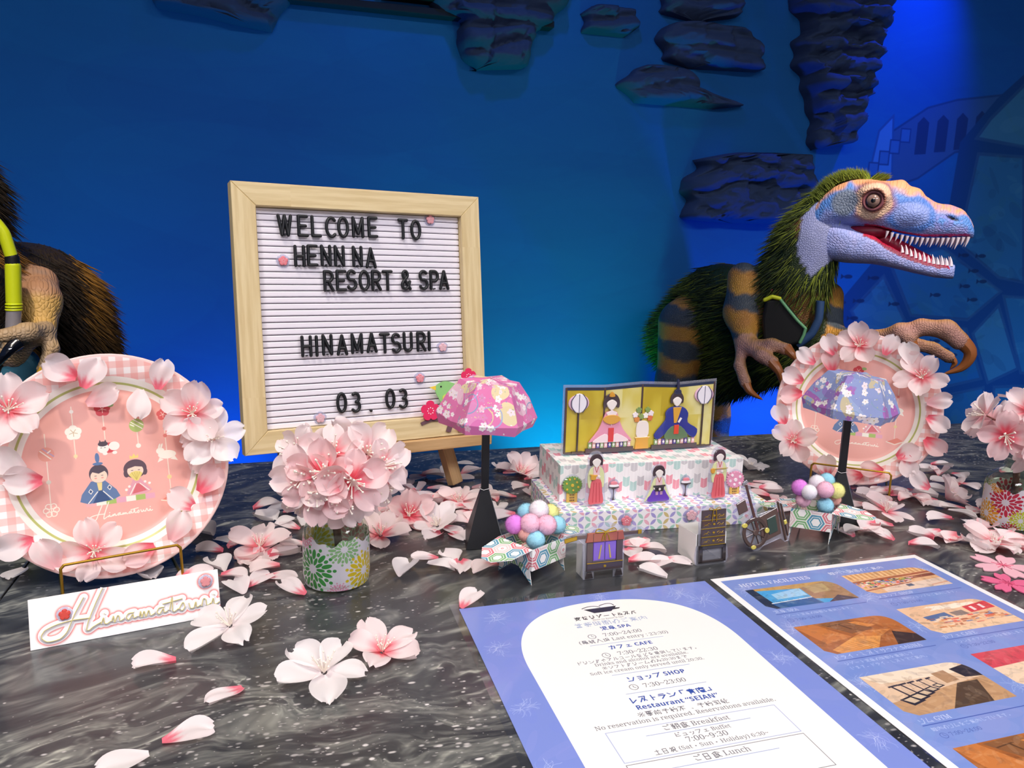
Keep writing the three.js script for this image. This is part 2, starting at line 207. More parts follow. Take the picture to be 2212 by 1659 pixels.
// ---------------------------------------------------------------- the counter
const stoneTex = (() => {
  const N = 2048, M = 1.1, a = new Uint8Array(N * N * 4), r = rngOf(11);
  for (let j = 0; j < N; j++) for (let i = 0; i < N; i++) {
    const u = i / N * M, v = j / N * M;
    const q = fbm(u * 7, v * 11, 0, 3), w = fbm(u * 13 + q * 4 + 40, v * 22 + q * 3 + 7, 0, 3);
    const yy = v + 0.09 * (q - 0.5) + 0.05 * (w - 0.5) - u * 0.16;
    const s = fbm(u * 26 + w * 6, yy * 95, 0, 4), f = fbm(u * 95 + q * 12, yy * 300, 0, 3), big = fbm(u * 6 + w * 2, yy * 22 + 31, 0, 2);
    const vein = Math.pow(Math.max(0, 1 - Math.abs(s - 0.5) * 9), 2) * sstep(big, 0.42, 0.75);
    let t = clamp(0.13 + 0.55 * Math.pow(sstep(s, 0.3, 0.8), 1.4) * (0.3 + 1.0 * f) + 0.5 * (big - 0.5) * f, 0, 1); t = clamp(t + vein * 0.6 * (0.1 + f * f * 2.0) + 0.16 * (f - 0.5), 0, 1);
    const tint = n3(u * 2.2 + 5, v * 3.1), o = (j * N + i) * 4;
    a[o] = lerp(35, 176, t) + tint * 5; a[o + 1] = lerp(39, 180, t) + 1; a[o + 2] = lerp(42, 166, t) + (1 - tint) * 6; a[o + 3] = 255;
  }
  for (let k = 0; k < 46000; k++) {   // mineral flecks
    const x = r() * N, y = r() * N, d = n3(x / N * 7, y / N * 9 + 3); if (r() > d * 1.7 - 0.4) continue;
    const s = r() ** 4 * 2.2 + 0.6, rx = s * (0.8 + r() * 1.2), ry = s * 0.75, al = 0.45 + r() * 0.55, c = 165 + r() * 75;
    for (let jj = -4; jj <= 4; jj++) for (let ii = -5; ii <= 5; ii++) { const e = (ii / rx) ** 2 + (jj / ry) ** 2; if (e > 1.6) continue; const o = ((((y + jj) & (N - 1)) * N) + ((x + ii) & (N - 1))) * 4, m = al * clamp(1.6 - e, 0, 1); for (let q = 0; q < 3; q++) a[o + q] = lerp(a[o + q], c - q * 4, m); }
  }
  const t = new THREE.DataTexture(a, N, N); t.colorSpace = THREE.SRGBColorSpace; t.wrapS = t.wrapT = THREE.MirroredRepeatWrapping; t.magFilter = THREE.LinearFilter; t.needsUpdate = true; return { t, M };
})();
const stone = phy({ map: stoneTex.t, roughness: 0.3, clearcoat: 0.35, clearcoatRoughness: 0.12 });
{
  const SEAM = -0.2145, X0 = -1.9, X1 = 2.2, Z0 = -0.962, Z1 = -0.03;
  const c = thing('counter', 'dark grey marbled stone counter with white flecks in front of the blue wall', 'counter', [0, 0, 0]);
  const slab = (a, b) => uvBox(rbx(b - a, 0.03, Z1 - Z0, 0.0016, (a + b) / 2, T - 0.015, (Z0 + Z1) / 2), 1 / stoneTex.M, [0.3, 0.02]);
  part(c, 'top_slab', slab(X0, SEAM - 0.0006), stone); part(c, 'top_slab', slab(SEAM + 0.0006, X1), stone);
  part(c, 'front_panel', bx(X1 - X0, T - 0.12, 0.03, (X0 + X1) / 2, (T - 0.03 + 0.08) / 2, Z1 - 0.03), std(0x2b2c30, 0.5));
  part(c, 'back_panel', bx(X1 - X0, T - 0.12, 0.03, (X0 + X1) / 2, (T - 0.03 + 0.08) / 2, Z0 + 0.045), std(0x17181c, 0.7));
  for (const x of [X0 + 0.015, X1 - 0.015]) part(c, 'side_panel', bx(0.03, T - 0.12, Z1 - Z0 - 0.1, x, (T - 0.03 + 0.08) / 2, (Z0 + Z1) / 2), std(0x2b2c30, 0.5));
  part(c, 'plinth', bx(X1 - X0 - 0.1, 0.08, Z1 - Z0 - 0.16, (X0 + X1) / 2, 0.04, (Z0 + Z1) / 2), std(0x0d0d0f, 0.8));
}
// ---------------------------------------------------------------- wood, letter board and easel
const woodTex = (c0, c1, seed) => dataTex(512, 256, (u, v) => { const g = fbm(u * 3 + seed, v * 60, 0, 3), k = fbm(u * 14, v * 150 + seed, 0, 2), t = clamp(0.25 + 0.6 * sstep(g, 0.3, 0.75) + 0.35 * (k - 0.5), 0, 1); return c0.map((a, i) => lerp(a, c1[i], t)); });
const ash = std(0xffffff, 0.5, { map: woodTex([232, 214, 168], [208, 184, 132], 3) }), pine = std(0xffffff, 0.55, { map: woodTex([214, 178, 128], [188, 148, 98], 8) });
const board = thing('letter_board', 'square white grooved letter board in a pale wooden frame on an easel', 'letter board', [-0.0394, T + 0.0729, -0.7328]);
board.rotation.set(-0.1397, 0.2276, -0.0126, 'YXZ');
const BW = 0.254, RAIL = 0.0215, BD = 0.016;
{
  const rail = (len) => { const g = uvBox(extr([[0, 0], [len, 0], [len - RAIL, RAIL], [RAIL, RAIL]], BD, 0.0007, -BD, 1), 5); return g; };
  const railV = rail(BW); for (const [x, y, a] of [[0, 0, 0], [BW, 0, Math.PI / 2], [BW, BW, Math.PI], [0, BW, -Math.PI / 2]]) { const m = part(board, 'frame_rail', railV, ash); m.position.set(x, y, 0); m.rotation.z = a; }
  part(board, 'backing', bx(BW - 0.01, BW - 0.01, 0.003, BW / 2, BW / 2, -BD + 0.002), std(0xb8a9b8, 0.9));
  const inner = BW - 2 * RAIL, n = 35, p = inner / n, slat = new THREE.CylinderGeometry(0.5, 0.5, inner - 0.0004, 10, 1, false, 0, Math.PI).rotateZ(Math.PI / 2).rotateX(0);
  const s2 = clean([rbx(inner - 0.0004, p - 0.0008, 0.0052, 0.0011, 0, 0, 0, 2)]), sm = std(0xefebf3, 0.55);
  for (let i = 0; i < n; i++) { const m = part(board, 'slat', s2, sm); m.position.set(BW / 2, RAIL + (i + 0.5) * p, -BD + 0.0058); }
}
const FACE = -BD + 0.0084;   // front of the slats
{
  // stroke alphabet on a unit-high letter: arrays of polylines [x, y]
  const arc = (cx, cy, rx, ry, a0, a1, n = 12) => Array.from({ length: n + 1 }, (_, i) => { const a = R(a0 + (a1 - a0) * i / n); return [cx + rx * Math.cos(a), cy + ry * Math.sin(a)]; });
  const O = (w) => [arc(w / 2, 0.5, w / 2, 0.5, 0, 360, 20)];
  const G = {
    W: [[[0, 1], [0.2, 0], [0.4, 1], [0.6, 0], [0.8, 1]]], E: [[[0.55, 1], [0, 1], [0, 0], [0.55, 0]], [[0, 0.5], [0.45, 0.5]]], L: [[[0, 1], [0, 0], [0.52, 0]]],
    C: [arc(0.34, 0.5, 0.34, 0.5, 48, 312, 16)], O: O(0.62), M: [[[0, 0], [0, 1], [0.33, 0.15], [0.66, 1], [0.66, 0]]], T: [[[0, 1], [0.6, 1]], [[0.3, 1], [0.3, 0]]],
    H: [[[0, 0], [0, 1]], [[0.55, 0], [0.55, 1]], [[0, 0.5], [0.55, 0.5]]], N: [[[0, 0], [0, 1], [0.55, 0], [0.55, 1]]], A: [[[0, 0], [0.3, 1], [0.6, 0]], [[0.11, 0.34], [0.49, 0.34]]],
    R: [[[0, 0], [0, 1], [0.28, 1], ...arc(0.28, 0.74, 0.25, 0.26, 90, -90, 10), [0, 0.48]], [[0.26, 0.48], [0.55, 0]]], S: [[...arc(0.27, 0.74, 0.26, 0.26, 35, 250, 10), ...arc(0.27, 0.26, 0.28, 0.26, 75, -150, 12)]],
    P: [[[0, 0], [0, 1], [0.28, 1], ...arc(0.28, 0.72, 0.26, 0.28, 90, -90, 10), [0, 0.44]]], I: [[[0, 0], [0, 1]]], U: [[[0, 1], [0, 0.3], ...arc(0.27, 0.28, 0.27, 0.28, 180, 360, 12), [0.54, 1]]],
    '&': [[[0.62, 0], [0.16, 0.62], ...arc(0.27, 0.8, 0.17, 0.2, 200, -40, 10), [0.12, 0.42], ...arc(0.26, 0.22, 0.24, 0.22, 130, 330, 10), [0.6, 0.42]]],
    0: O(0.56), 3: [[...arc(0.25, 0.75, 0.25, 0.25, 130, -80, 12), ...arc(0.25, 0.27, 0.28, 0.27, 80, -140, 12)]], '.': [[[0, 0.06], [0.001, 0.06]]],
  };
  const H = 0.0182, XS = 0.8, r = 0.00165, cache = {};
  const glyph = (ch) => cache[ch] ??= (() => {
    const xs = G[ch].flat().map((p) => p[0]), mid = (Math.min(...xs) + Math.max(...xs)) / 2, out = [];
    for (const s of G[ch]) { const pts = s.map(([x, y]) => [(x - mid) * H * XS, (y - 0.5) * H, 0]); out.push(wire(pts, r, 8)); }
    const g = clean(out).scale(1, 1, 1.25);
    // the peg that slots into the groove
    return clean([g, bx(0.0016, 0.0012, 0.006, ch === 'I' ? 0 : 0, ch === '.' ? -0.43 * H : -0.5 * H, -0.002)]).scale(1, 1, 1);
  })();
  const black = std(0x15181c, 0.42);
  const rows = [
    ['WELCOME', 'WELCOME', [[615, 487], [654, 488], [683, 489], [714, 491], [741, 491], [773, 491], [805, 491]]], ['TO', 'TO', [[870.5, 495], [898, 497]]],
    ['HENN', 'HENN', [[647, 553], [675, 552], [704, 552], [733, 553]]], ['NA', 'NA', [[772, 554], [801, 557]]],
    ['RESORT', 'RESORT', [[710, 607], [737, 606], [760, 605], [787, 606], [813, 606], [837, 606]]], ['&', 'ampersand', [[877, 605]]], ['SPA', 'SPA', [[915, 605], [938, 605], [959, 605]]],
    ['HINAMATSURI', 'HINAMATSURI', [[662, 748], [684, 747.5], [707, 745], [739, 745], [771, 742], [803, 740], [831, 741.5], [856, 741], [881, 739], [910, 738], [927, 737]]],
    ['03', 'first 03', [[738, 870], [769, 869]]], ['.', 'dot', [[801, 870]]], ['03', 'second 03', [[843, 861.5], [871, 861]]],
  ];
  const ord = ['first', 'second', 'third', 'fourth', 'fifth', 'sixth', 'seventh', 'eighth', 'ninth', 'tenth', 'eleventh'];
  const q = board.quaternion, fz = FACE + 0.0028;
  for (const [txt, word, pos] of rows) [...txt].forEach((ch, i) => {
    const m = part(scene, 'board_letter', glyph(ch), black), l = onFront(board, pos[i][0], pos[i][1], fz);
    m.position.copy(l.applyMatrix4(board.matrixWorld)); m.quaternion.copy(q);
    const lab = ch === '&' ? 'black plastic ampersand sign on the white letter board' : ch === '.' ? 'small black plastic dot between the numbers on the letter board' : /[03]/.test(ch) ? `black plastic number ${ch} of the ${word} on the letter board` : `black plastic letter ${ch}, ${ord[i]} letter of ${word} on the letter board`;
    tag(m, lab, 'letter', 'letters on the letter board');
  });
}
{
  // table-top easel under and behind the board (its own frame is the board's)
  const e = thing('easel', 'small natural wood tabletop easel holding up the letter board', 'easel', [0.09, T, -0.79]); e.rotation.y = 0.2276;
  const bar = (a, b, w, d) => { const A = V(...a), B = V(...b), dir = B.clone().sub(A), g = uvBox(rbx(dir.length(), w, d, 0.0012), 6); g.applyQuaternion(new THREE.Quaternion().setFromUnitVectors(V(1, 0, 0), dir.clone().normalize())); return g.translate(...A.add(B).multiplyScalar(0.5).toArray()); };
  const inE = (p) => e.worldToLocal(p); e.updateMatrixWorld(true);
  const fr = inE(ground(984, 1052)), fl2 = inE(ground(650, 1106));
  const up = (f, s) => [f.x - s * 0.055, 0.265, f.z - 0.065];
  part(e, 'leg', bar([fr.x, 0.004, fr.z], up(fr, 1), 0.015, 0.011), pine); part(e, 'leg', bar([fl2.x, 0.004, fl2.z], up(fl2, -1), 0.015, 0.011), pine);
  const mx = (fr.x + fl2.x) / 2;
  part(e, 'rear_leg', bar([mx, 0.004, -0.135], [mx, 0.25, fr.z - 0.06], 0.014, 0.01), pine);
  part(e, 'ledge', bar([fl2.x - 0.022, 0.0655, fr.z + 0.022], [fr.x + 0.026, 0.0626, fr.z + 0.022], 0.0125, 0.03), pine);
  part(e, 'crossbar', bar([mx - 0.045, 0.2, fr.z - 0.042], [mx + 0.045, 0.2, fr.z - 0.042], 0.012, 0.008), pine);
}
// puffy blossom and bird stickers on the board
const blossomPts = (r, n = 5, inner = 0.8, a0 = Math.PI / 2) => Array.from({ length: n * 8 }, (_, i) => { const a = a0 + i / (n * 8) * Math.PI * 2, k = Math.abs(Math.cos((a - a0) * n / 2)), q = r * (inner + (1 - inner) * Math.pow(k, 0.55)); return [q * Math.cos(a), q * Math.sin(a)]; });
function blossomSticker(parent, s, col, back = true) {
  if (back) part(parent, 'clear_backing', extr(blossomPts(s * 1.42, 5, 0.88), 0.0008, 0.0003), clearPlastic);
  part(parent, 'puffy_flower', extr(blossomPts(s, 5, 0.76), 0.0022, 0.0009, 0.0007, 3), pf(col));
  part(parent, 'stamen_dots', clean([0, 1, 2, 3, 4].map((i) => new THREE.SphereGeometry(s * 0.09, 8, 6).translate(s * 0.3 * Math.cos(i * 1.2566 + 1.57), s * 0.3 * Math.sin(i * 1.2566 + 1.57), 0.0029))), pf(0xf3dfe0));
}
{
  const list = [[928, 475, 0xeaa0a6, 'light pink puffy blossom sticker above the word TO on the letter board'], [611, 564, 0xe97f88, 'coral pink puffy blossom sticker beside HENN on the letter board'], [955, 750, 0xe6b7c0, 'pale pink puffy blossom sticker after HINAMATSURI on the letter board'], [906, 817, 0xe98d97, 'pink puffy blossom sticker next to the green bird on the letter board'], [691, 903, 0xe3b2bd, 'pale pink puffy blossom sticker just above the vase blossoms']];
  for (const [x, y, c, lab] of list) { const t = thing('blossom_sticker', lab, 'sticker', [0, 0, 0], 0, 'puffy blossom stickers on the letter board'); t.position.copy(onFront(board, x, y, FACE + 0.0004).applyMatrix4(board.matrixWorld)); t.quaternion.copy(board.quaternion); blossomSticker(t, 0.0047, c); }
  // die-cut bird and plum twig
  const t = thing('bird_cutout', 'green paper bird with red plum blossoms on a twig stuck to the board corner', 'sticker'); const P0 = onFront(board, 965, 865, 0.0012); t.position.copy(P0.clone().applyMatrix4(board.matrixWorld)); t.quaternion.copy(board.quaternion);
  const L = (px, py) => { const p = onFront(t, px, py, 0); return [p.x, p.y]; }, flat = (hex) => std(hex, 0.7);
  const piece = (n, pts, hex, z, smooth = true) => part(t, n, extr(smooth ? smoothPts(pts.map((p) => L(...p)), 5) : pts.map((p) => L(...p)), 0.0008, 0.0001, z), flat(hex));
  piece('twig', [[908, 913], [930, 903], [962, 898], [1005, 870], [1035, 812], [1040, 815], [1012, 876], [985, 900], [973, 934], [963, 932], [970, 908], [932, 910], [911, 919]], 0x6a4a52, 0, false);
  piece('bird_body', [[938, 838], [950, 826], [968, 824], [990, 835], [1000, 860], [985, 885], [960, 878], [945, 858]], 0x93cf7e, 0.0009);
  piece('bird_belly', [[955, 855], [975, 850], [988, 868], [975, 880], [958, 872]], 0xd8dd6a, 0.0018);
  piece('beak', [[926, 837], [940, 833], [940, 843]], 0xf2cf3e, 0.0012, false);
  { const [x, y] = L(951, 835); part(t, 'eye', new THREE.CylinderGeometry(0.0009, 0.0009, 0.0006, 12).rotateX(Math.PI / 2).translate(x, y, 0.0019), flat(0x111111)); }
  const flower = (px, py, s, hex) => { const [x, y] = L(px, py); part(t, 'plum_blossom', extr(blossomPts(s, 5, 0.72).map((p) => [p[0] + x, p[1] + y]), 0.0008, 0.0001, 0.002), flat(hex)); part(t, 'stamen_dots', clean([0, 1, 2, 3, 4, 5, 6, 7].map((i) => new THREE.CylinderGeometry(s * 0.06, s * 0.06, 0.0003, 8).rotateX(Math.PI / 2).translate(x + s * 0.3 * Math.cos(i * 0.785), y + s * 0.3 * Math.sin(i * 0.785), 0.00285))), flat(0xfbe9ee)); };
  flower(928, 887, 0.0108, 0xe8275f); flower(1010, 813, 0.009, 0xe8275f); flower(996, 918, 0.0075, 0xe8476f);
}
// ---------------------------------------------------------------- artificial cherry petals and blossoms
const lin = (hex) => { const c = new THREE.Color(hex); return [c.r, c.g, c.b]; };
const petalMat = phy({ color: 0xffffff, vertexColors: true, roughness: 0.75, transmission: 0.32, thickness: 0, side: THREE.DoubleSide });
const stamenMat = std(0xfdf3e6, 0.7);
const DYE = { tip: ['#f6768a', '#fdf1f1', 0.16, 0.42], soft: ['#fb8c98', '#fdebea', 0.06, 0.5], white: ['#fbf1f1', '#fcf6f5', 0.1, 0.5], blush: ['#f96e82', '#fddcdc', 0.14, 0.58], pale: ['#fac6ca', '#fdefee', 0.1, 0.7] };
function petalGeo(seed, L = 0.026, dye = 'tip', cup = 0.12, curl = 0.1, ruffle = 0.03, wide = 0.78) {
  const r = rngOf(seed), nu = 10, nv = 12, pos = [], col = [], idx = [], [c0, c1, d0, d1] = DYE[dye], A = lin(c0), B = lin(c1), ph = r() * 6, sk = (r() - 0.5) * 0.2, tw = (r() - 0.5) * 0.5;
  for (let j = 0; j <= nv; j++) for (let i = 0; i <= nu; i++) {
    const v = j / nv, u = i / nu * 2 - 1;
    const w = wide * 0.5 * (0.16 + 0.84 * Math.pow(Math.sin(Math.PI * Math.min(1, 0.06 + v * 0.94) ** 1.25 * 0.86), 0.9)) * (v > 0.82 ? Math.sqrt(Math.max(0.3, 1 - ((v - 0.82) / 0.24) ** 2)) : 1);
    const notch = 0.085 * Math.exp(-(u * u) * 14) * sstep(v, 0.7, 1), jag = 0.02 * Math.sin(u * 17 + ph) * sstep(v, 0.8, 1);
    const x = u * w + sk * v * v, z = v - notch - jag;
    const y = cup * (u * u) * (0.4 + w) + curl * Math.sin(v * 2.6 + ph * 0.15) * v + ruffle * Math.sin(u * 5 + ph + v * 3) * v + tw * u * w * v * 0.5;
    pos.push(x * L, y * L, z * L);
    const k = sstep(v + 0.07 * Math.sin(u * 9 + ph) + 0.05 * u * u, d0, d1); for (let c = 0; c < 3; c++) col.push(lerp(A[c], B[c], k));
  }
  for (let j = 0; j < nv; j++) for (let i = 0; i < nu; i++) { const a = j * (nu + 1) + i; idx.push(a, a + nu + 1, a + nu + 2, a, a + nu + 2, a + 1); }
  const g = new THREE.BufferGeometry(); g.setAttribute('position', new THREE.Float32BufferAttribute(pos, 3)); g.setAttribute('color', new THREE.Float32BufferAttribute(col, 3)); g.setIndex(idx); g.computeVertexNormals(); return g;
}
const PETALS = { tip: [], soft: [], white: [], blush: [], pale: [] };
{ let s = 20; for (const k of Object.keys(PETALS)) for (let i = 0; i < 4; i++) PETALS[k].push(petalGeo(s++, 0.026, k, 0.1 + 0.12 * (i % 3), [0.06, 0.14, -0.05, 0.2][i], 0.03 + 0.02 * (i % 2), 0.74 + 0.06 * (i % 3))); }
const stamenGeo = (() => { const r = rngOf(5), out = []; for (let i = 0; i < 13; i++) { const a = i / 13 * 6.28 + r(), l = 0.008 + r() * 0.006, t = 0.25 + r() * 0.55, e = [Math.cos(a) * l * Math.sin(t), Math.sin(a) * l * Math.sin(t), l * Math.cos(t)]; out.push(wire([[0, 0, 0], e], 0.00034, 5), new THREE.SphereGeometry(0.0007, 6, 4).translate(...e)); } return clean(out); })();
// a blossom whose face looks along +z of its own group
function blossom(g, dye, open = 0.45, seed = 1, s = 1, stam = true) {
  const r = rngOf(seed * 31 + 7);
  for (let i = 0; i < 5; i++) {
    const holder = part(g, 'petal', PETALS[dye][Math.floor(r() * 4)], petalMat);
    // petal runs along its own +z with its face towards +y: lay it radially, lifted towards +z by the cup angle
    const a = i / 5 * Math.PI * 2 + (r() - 0.5) * 0.25, lift = open + (r() - 0.5) * 0.35;
    const rad = V(Math.cos(a), Math.sin(a), 0), dir = rad.clone().multiplyScalar(Math.cos(lift)).add(V(0, 0, Math.sin(lift))), face = V(0, 0, Math.cos(lift)).sub(rad.clone().multiplyScalar(Math.sin(lift)));
    holder.quaternion.setFromRotationMatrix(new THREE.Matrix4().makeBasis(face.clone().cross(dir), face, dir)); holder.position.copy(rad).multiplyScalar(0.0016 * s); holder.scale.setScalar(s * (0.9 + r() * 0.2));
  }
  if (stam) { const m = part(g, 'stamens', stamenGeo, stamenMat); m.scale.setScalar(s); }
  return g;
}
const face = (g, dir, spin = 0) => { g.quaternion.setFromUnitVectors(V(0, 0, 1), dir.clone().normalize()); g.rotateZ(spin); return g; };

// ---------------------------------------------------------------- paper plates
const PD = 0.18;
function cursive(g, X, Y, s, sx = 1) {   // the looping word Hinamatsuri as pen strokes, s = width of the word
  const P = (pts) => { g.beginPath(); const q = pts.map(([x, y]) => [X + x * s * sx, Y - y * s]); g.moveTo(...q[0]); for (let i = 1; i < q.length - 1; i++) { const mx = (q[i][0] + q[i + 1][0]) / 2, my = (q[i][1] + q[i + 1][1]) / 2; g.quadraticCurveTo(q[i][0], q[i][1], mx, my); } g.lineTo(...q[q.length - 1]); g.stroke(); };
  for (const st of SCRIPT) P(st);
}
const SCRIPT = (() => {
  const out = [[[0.22, 0.2], [0.17, 0.1], [0.13, 0.0], [0.09, -0.04], [0.03, -0.045], [0.0, -0.01], [0.02, 0.03], [0.08, 0.055], [0.16, 0.065], [0.25, 0.06]], [[0.32, 0.24], [0.28, 0.15], [0.24, 0.05], [0.225, -0.01], [0.235, -0.02], [0.26, 0.0], [0.3, 0.02]]];
  const A = { i: [[0, 0.1], [0.3, 0.9], [0.35, 0.2], [0.6, 0.05], [1, 0.3]], n: [[0, 0.2], [0.18, 0.9], [0.22, 0], [0.5, 0.85], [0.62, 0.7], [0.66, 0.1], [1, 0.3]], a: [[0.75, 0.85], [0.3, 0.85], [0.1, 0.4], [0.3, 0.05], [0.65, 0.7], [0.7, 0.15], [1, 0.3]], m: [[0, 0.2], [0.12, 0.9], [0.15, 0], [0.33, 0.85], [0.42, 0], [0.62, 0.85], [0.72, 0.1], [1, 0.3]], t: [[0.1, 0.3], [0.45, 2.0], [0.4, 0.2], [0.6, 0.05], [1, 0.35]], s: [[0, 0.2], [0.5, 1.05], [0.65, 0.4], [0.4, 0.0], [0.2, 0.1]], u: [[0, 0.8], [0.1, 0.1], [0.4, 0.1], [0.6, 0.85], [0.66, 0.1], [1, 0.3]], r: [[0, 0.1], [0.25, 1.05], [0.5, 0.85], [0.55, 0.1], [1, 0.3]] };
  for (const [c, x, w] of [['i', 0.3, 0.05], ['n', 0.355, 0.065], ['a', 0.425, 0.065], ['m', 0.5, 0.085], ['a', 0.59, 0.065], ['t', 0.66, 0.055], ['s', 0.715, 0.055], ['u', 0.775, 0.065], ['r', 0.845, 0.055], ['i', 0.9, 0.05]]) { out.push(A[c].map(([a, b]) => [x + a * w, b * 0.052])); if (c === 't') out.push([[x - 0.03, 0.066], [x + 0.08, 0.08]]); if (c === 'i') out.push([[x + 0.018, 0.068], [x + 0.021, 0.072]]); }
  return out;
})();
const plateTex = canvasTex(1024, 1024, (g, W) => {
  const mm = W / 180, C = W / 2, at = (x, y) => [C + x * mm, C - y * mm];
  g.fillStyle = '#fdf6f3'; g.fillRect(0, 0, W, W);
  g.fillStyle = 'rgba(238,150,140,0.45)'; for (let k = -9; k < 9; k++) { g.fillRect(C + k * 10.4 * mm, 0, 5.4 * mm, W); g.fillRect(0, C + k * 10.4 * mm, W, 5.4 * mm); }
  const disc = (r, c) => { g.fillStyle = c; g.beginPath(); g.arc(C, C, r * mm, 0, 7); g.fill(); };
  g.strokeStyle = '#f7d5cf'; g.lineWidth = 2.4 * mm; g.beginPath(); g.arc(C, C, 88.6 * mm, 0, 7); g.stroke();
  disc(72, '#f8f4ea'); g.strokeStyle = '#b9c274'; g.lineWidth = 1.7 * mm; g.beginPath(); g.arc(C, C, 66.8 * mm, 0, 7); g.stroke(); disc(62, '#efb0a4');
  const el = (x, y, rx, ry, c, a = 0) => { g.fillStyle = c; g.beginPath(); g.ellipse(...at(x, y), rx * mm, ry * mm, a, 0, 7); g.fill(); };
  const pl = (pts, c, st, lw = 0.6) => { g.beginPath(); pts.forEach((p, i) => g[i ? 'lineTo' : 'moveTo'](...at(...p))); g.closePath(); if (c) { g.fillStyle = c; g.fill(); } if (st) { g.strokeStyle = st; g.lineWidth = lw * mm; g.stroke(); } };
  const cv = (pts, c, lw) => { g.strokeStyle = c; g.lineWidth = lw * mm; g.lineCap = 'round'; g.beginPath(); pts.forEach((p, i) => g[i ? 'lineTo' : 'moveTo'](...at(...p))); g.stroke(); };
  const flower = (x, y, r, c, line) => { for (let i = 0; i < 5; i++) el(x + r * 0.5 * Math.cos(i * 1.257 + 1.57), y + r * 0.5 * Math.sin(i * 1.257 + 1.57), r * 0.52, r * 0.52, c); if (line) for (let i = 0; i < 5; i++) cv([[x, y], [x + r * 0.5 * Math.cos(i * 1.257 + 0.94), y + r * 0.5 * Math.sin(i * 1.257 + 0.94)]], line, 0.5); };
  // hanging ornaments
  const cord = '#f3e3cf'; for (const [x, y0, y1] of [[-44, 30, -34], [-24, 50, 8], [-2, 48, 14], [22, 40, 12], [43, 38, -34]]) cv([[x, y0], [x, y1]], cord, 0.7);
  el(-24, 46, 1.5, 1.5, '#f0e6dc'); flower(-24, 29, 6, '#fbf3e4', '#c9b48f'); el(-24, 10, 1.5, 1.5, '#ecd9a4');
  flower(-2, 46, 6, '#cf3f49', '#f5d4c8'); el(4, 49, 2.6, 1.8, '#8db56e'); el(-2, 30, 1.6, 1.6, '#df7a70');
  el(0, 14, 6, 4.2, '#d24a52'); el(4, 15, 4, 3.6, '#f7f1e6'); el(-4, 14, 4.2, 4, '#f7f1e6'); el(-4, 17.5, 3.6, 2, '#4a3d48'); pl([[-7, 18], [-6, 21], [-5, 18.6]], '#4a3d48'); pl([[-3, 18.6], [-2, 21], [-1, 18]], '#4a3d48'); for (const x of [-5.4, -2.8]) cv([[x - 0.5, 14.4], [x + 0.5, 14.4]], '#4a3d48', 0.4); for (const x of [-3, 4]) el(x, 9.6, 1.8, 1.4, '#f7f1e6');
  el(22, 30, 5.6, 5.6, '#aebf6a'); cv([[18, 33], [26, 27]], '#f5efe0', 0.7); cv([[20, 35], [27, 30]], '#f5efe0', 0.7); cv([[17.5, 31], [20, 29.5]], '#f5efe0', 0.9); el(22, 13, 1.9, 1.9, '#f8efdf');
  flower(43, 37, 5, '#d9605f', '#f5d4c8'); el(43, 19, 1.6, 1.6, '#df8076'); el(43, 3, 7, 3.6, '#f6efdf'); el(38, 6.5, 3.2, 2.8, '#f6efdf'); for (const x of [37.6, 39.4]) el(x, 10.6, 0.7, 2.2, '#f6efdf', 0.35); pl([[37, 1], [35, -3], [40, -1]], '#f6efdf'); pl([[49, 1], [51, -3], [45, -1]], '#f6efdf'); el(43, -16, 1.8, 1.8, '#e8d394'); pl([[36, -34], [46, -29], [52, -32], [44, -36]], '#e58873'); cv([[35, -34.6], [44, -37], [53, -32.6]], '#f5ead4', 0.9);
  el(-44, 14, 5.6, 5.6, '#ea9f8d'); cv([[-48, 17], [-41, 10]], '#f7ecd9', 0.8); cv([[-46, 18.5], [-39, 12]], '#b8a0c2', 0.8); cv([[-43, 15], [-41, 16.5]], '#f7ecd9', 0.9); el(-44, -8, 1.7, 1.7, '#d9d2c0'); g.strokeStyle = '#f6ead8'; g.lineWidth = 0.7 * mm; for (let i = 0; i < 6; i++) { g.beginPath(); g.ellipse(...at(-44 + 3.4 * Math.cos(i * 1.047), -30 + 3.4 * Math.sin(i * 1.047)), 2 * mm, 2 * mm, 0, 0, 7); g.stroke(); }
  // the pair of dolls on a checkered mat
  g.save(); g.translate(...at(5.3, -29.5)); g.scale(0.8, 0.8); g.translate(-at(3.5, -41.25)[0], -at(3.5, -41.25)[1]);
  for (let i = 0; i < 7; i++) pl(rect(-28 + i * 9, -44, -19 + i * 9, -38.5), ['#f0b0b0', '#f4f1e2', '#a9c266', '#e5a8bb', '#f4f1e2', '#a9c266', '#e5a8bb'][i]);
  pl([[-33, -38], [-31, -31], [-22, -19], [-10, -19], [0, -30], [3, -37], [-4, -40], [-26, -41]], '#5f7ba6'); pl([[-22, -41], [-15, -28], [-13, -28], [-6, -40]], '#33507f'); cv([[-26, -40.5], [-17, -30]], '#f4efe2', 0.9); cv([[-4, -39.5], [-12, -30]], '#f4efe2', 0.9); pl([[-17, -20], [-12, -20], [-13, -29], [-16, -29]], '#efd990');
  for (const [x, y] of [[-23, -29], [-6, -27]]) pl([[x, y + 2.4], [x + 1.8, y], [x, y - 2.4], [x - 1.8, y]], '#33507f', '#f4efe2', 0.7);
  el(-14.5, -12, 8.6, 9.2, '#4e414f'); el(-14.5, -14.5, 7.6, 6.6, '#f7d9c2'); pl([[-22, -9], [-14.5, -12], [-7, -9], [-14.5, -4]], '#4e414f'); el(-14.5, -2, 4.6, 1.5, '#5b79a8'); el(-14.5, 4, 2, 5, '#5b79a8'); for (const x of [-17.5, -11.5]) { cv([[x - 0.8, -14], [x + 0.8, -14]], '#4a3d48', 0.5); el(x, -16.4, 1.2, 0.7, '#eaa093'); }
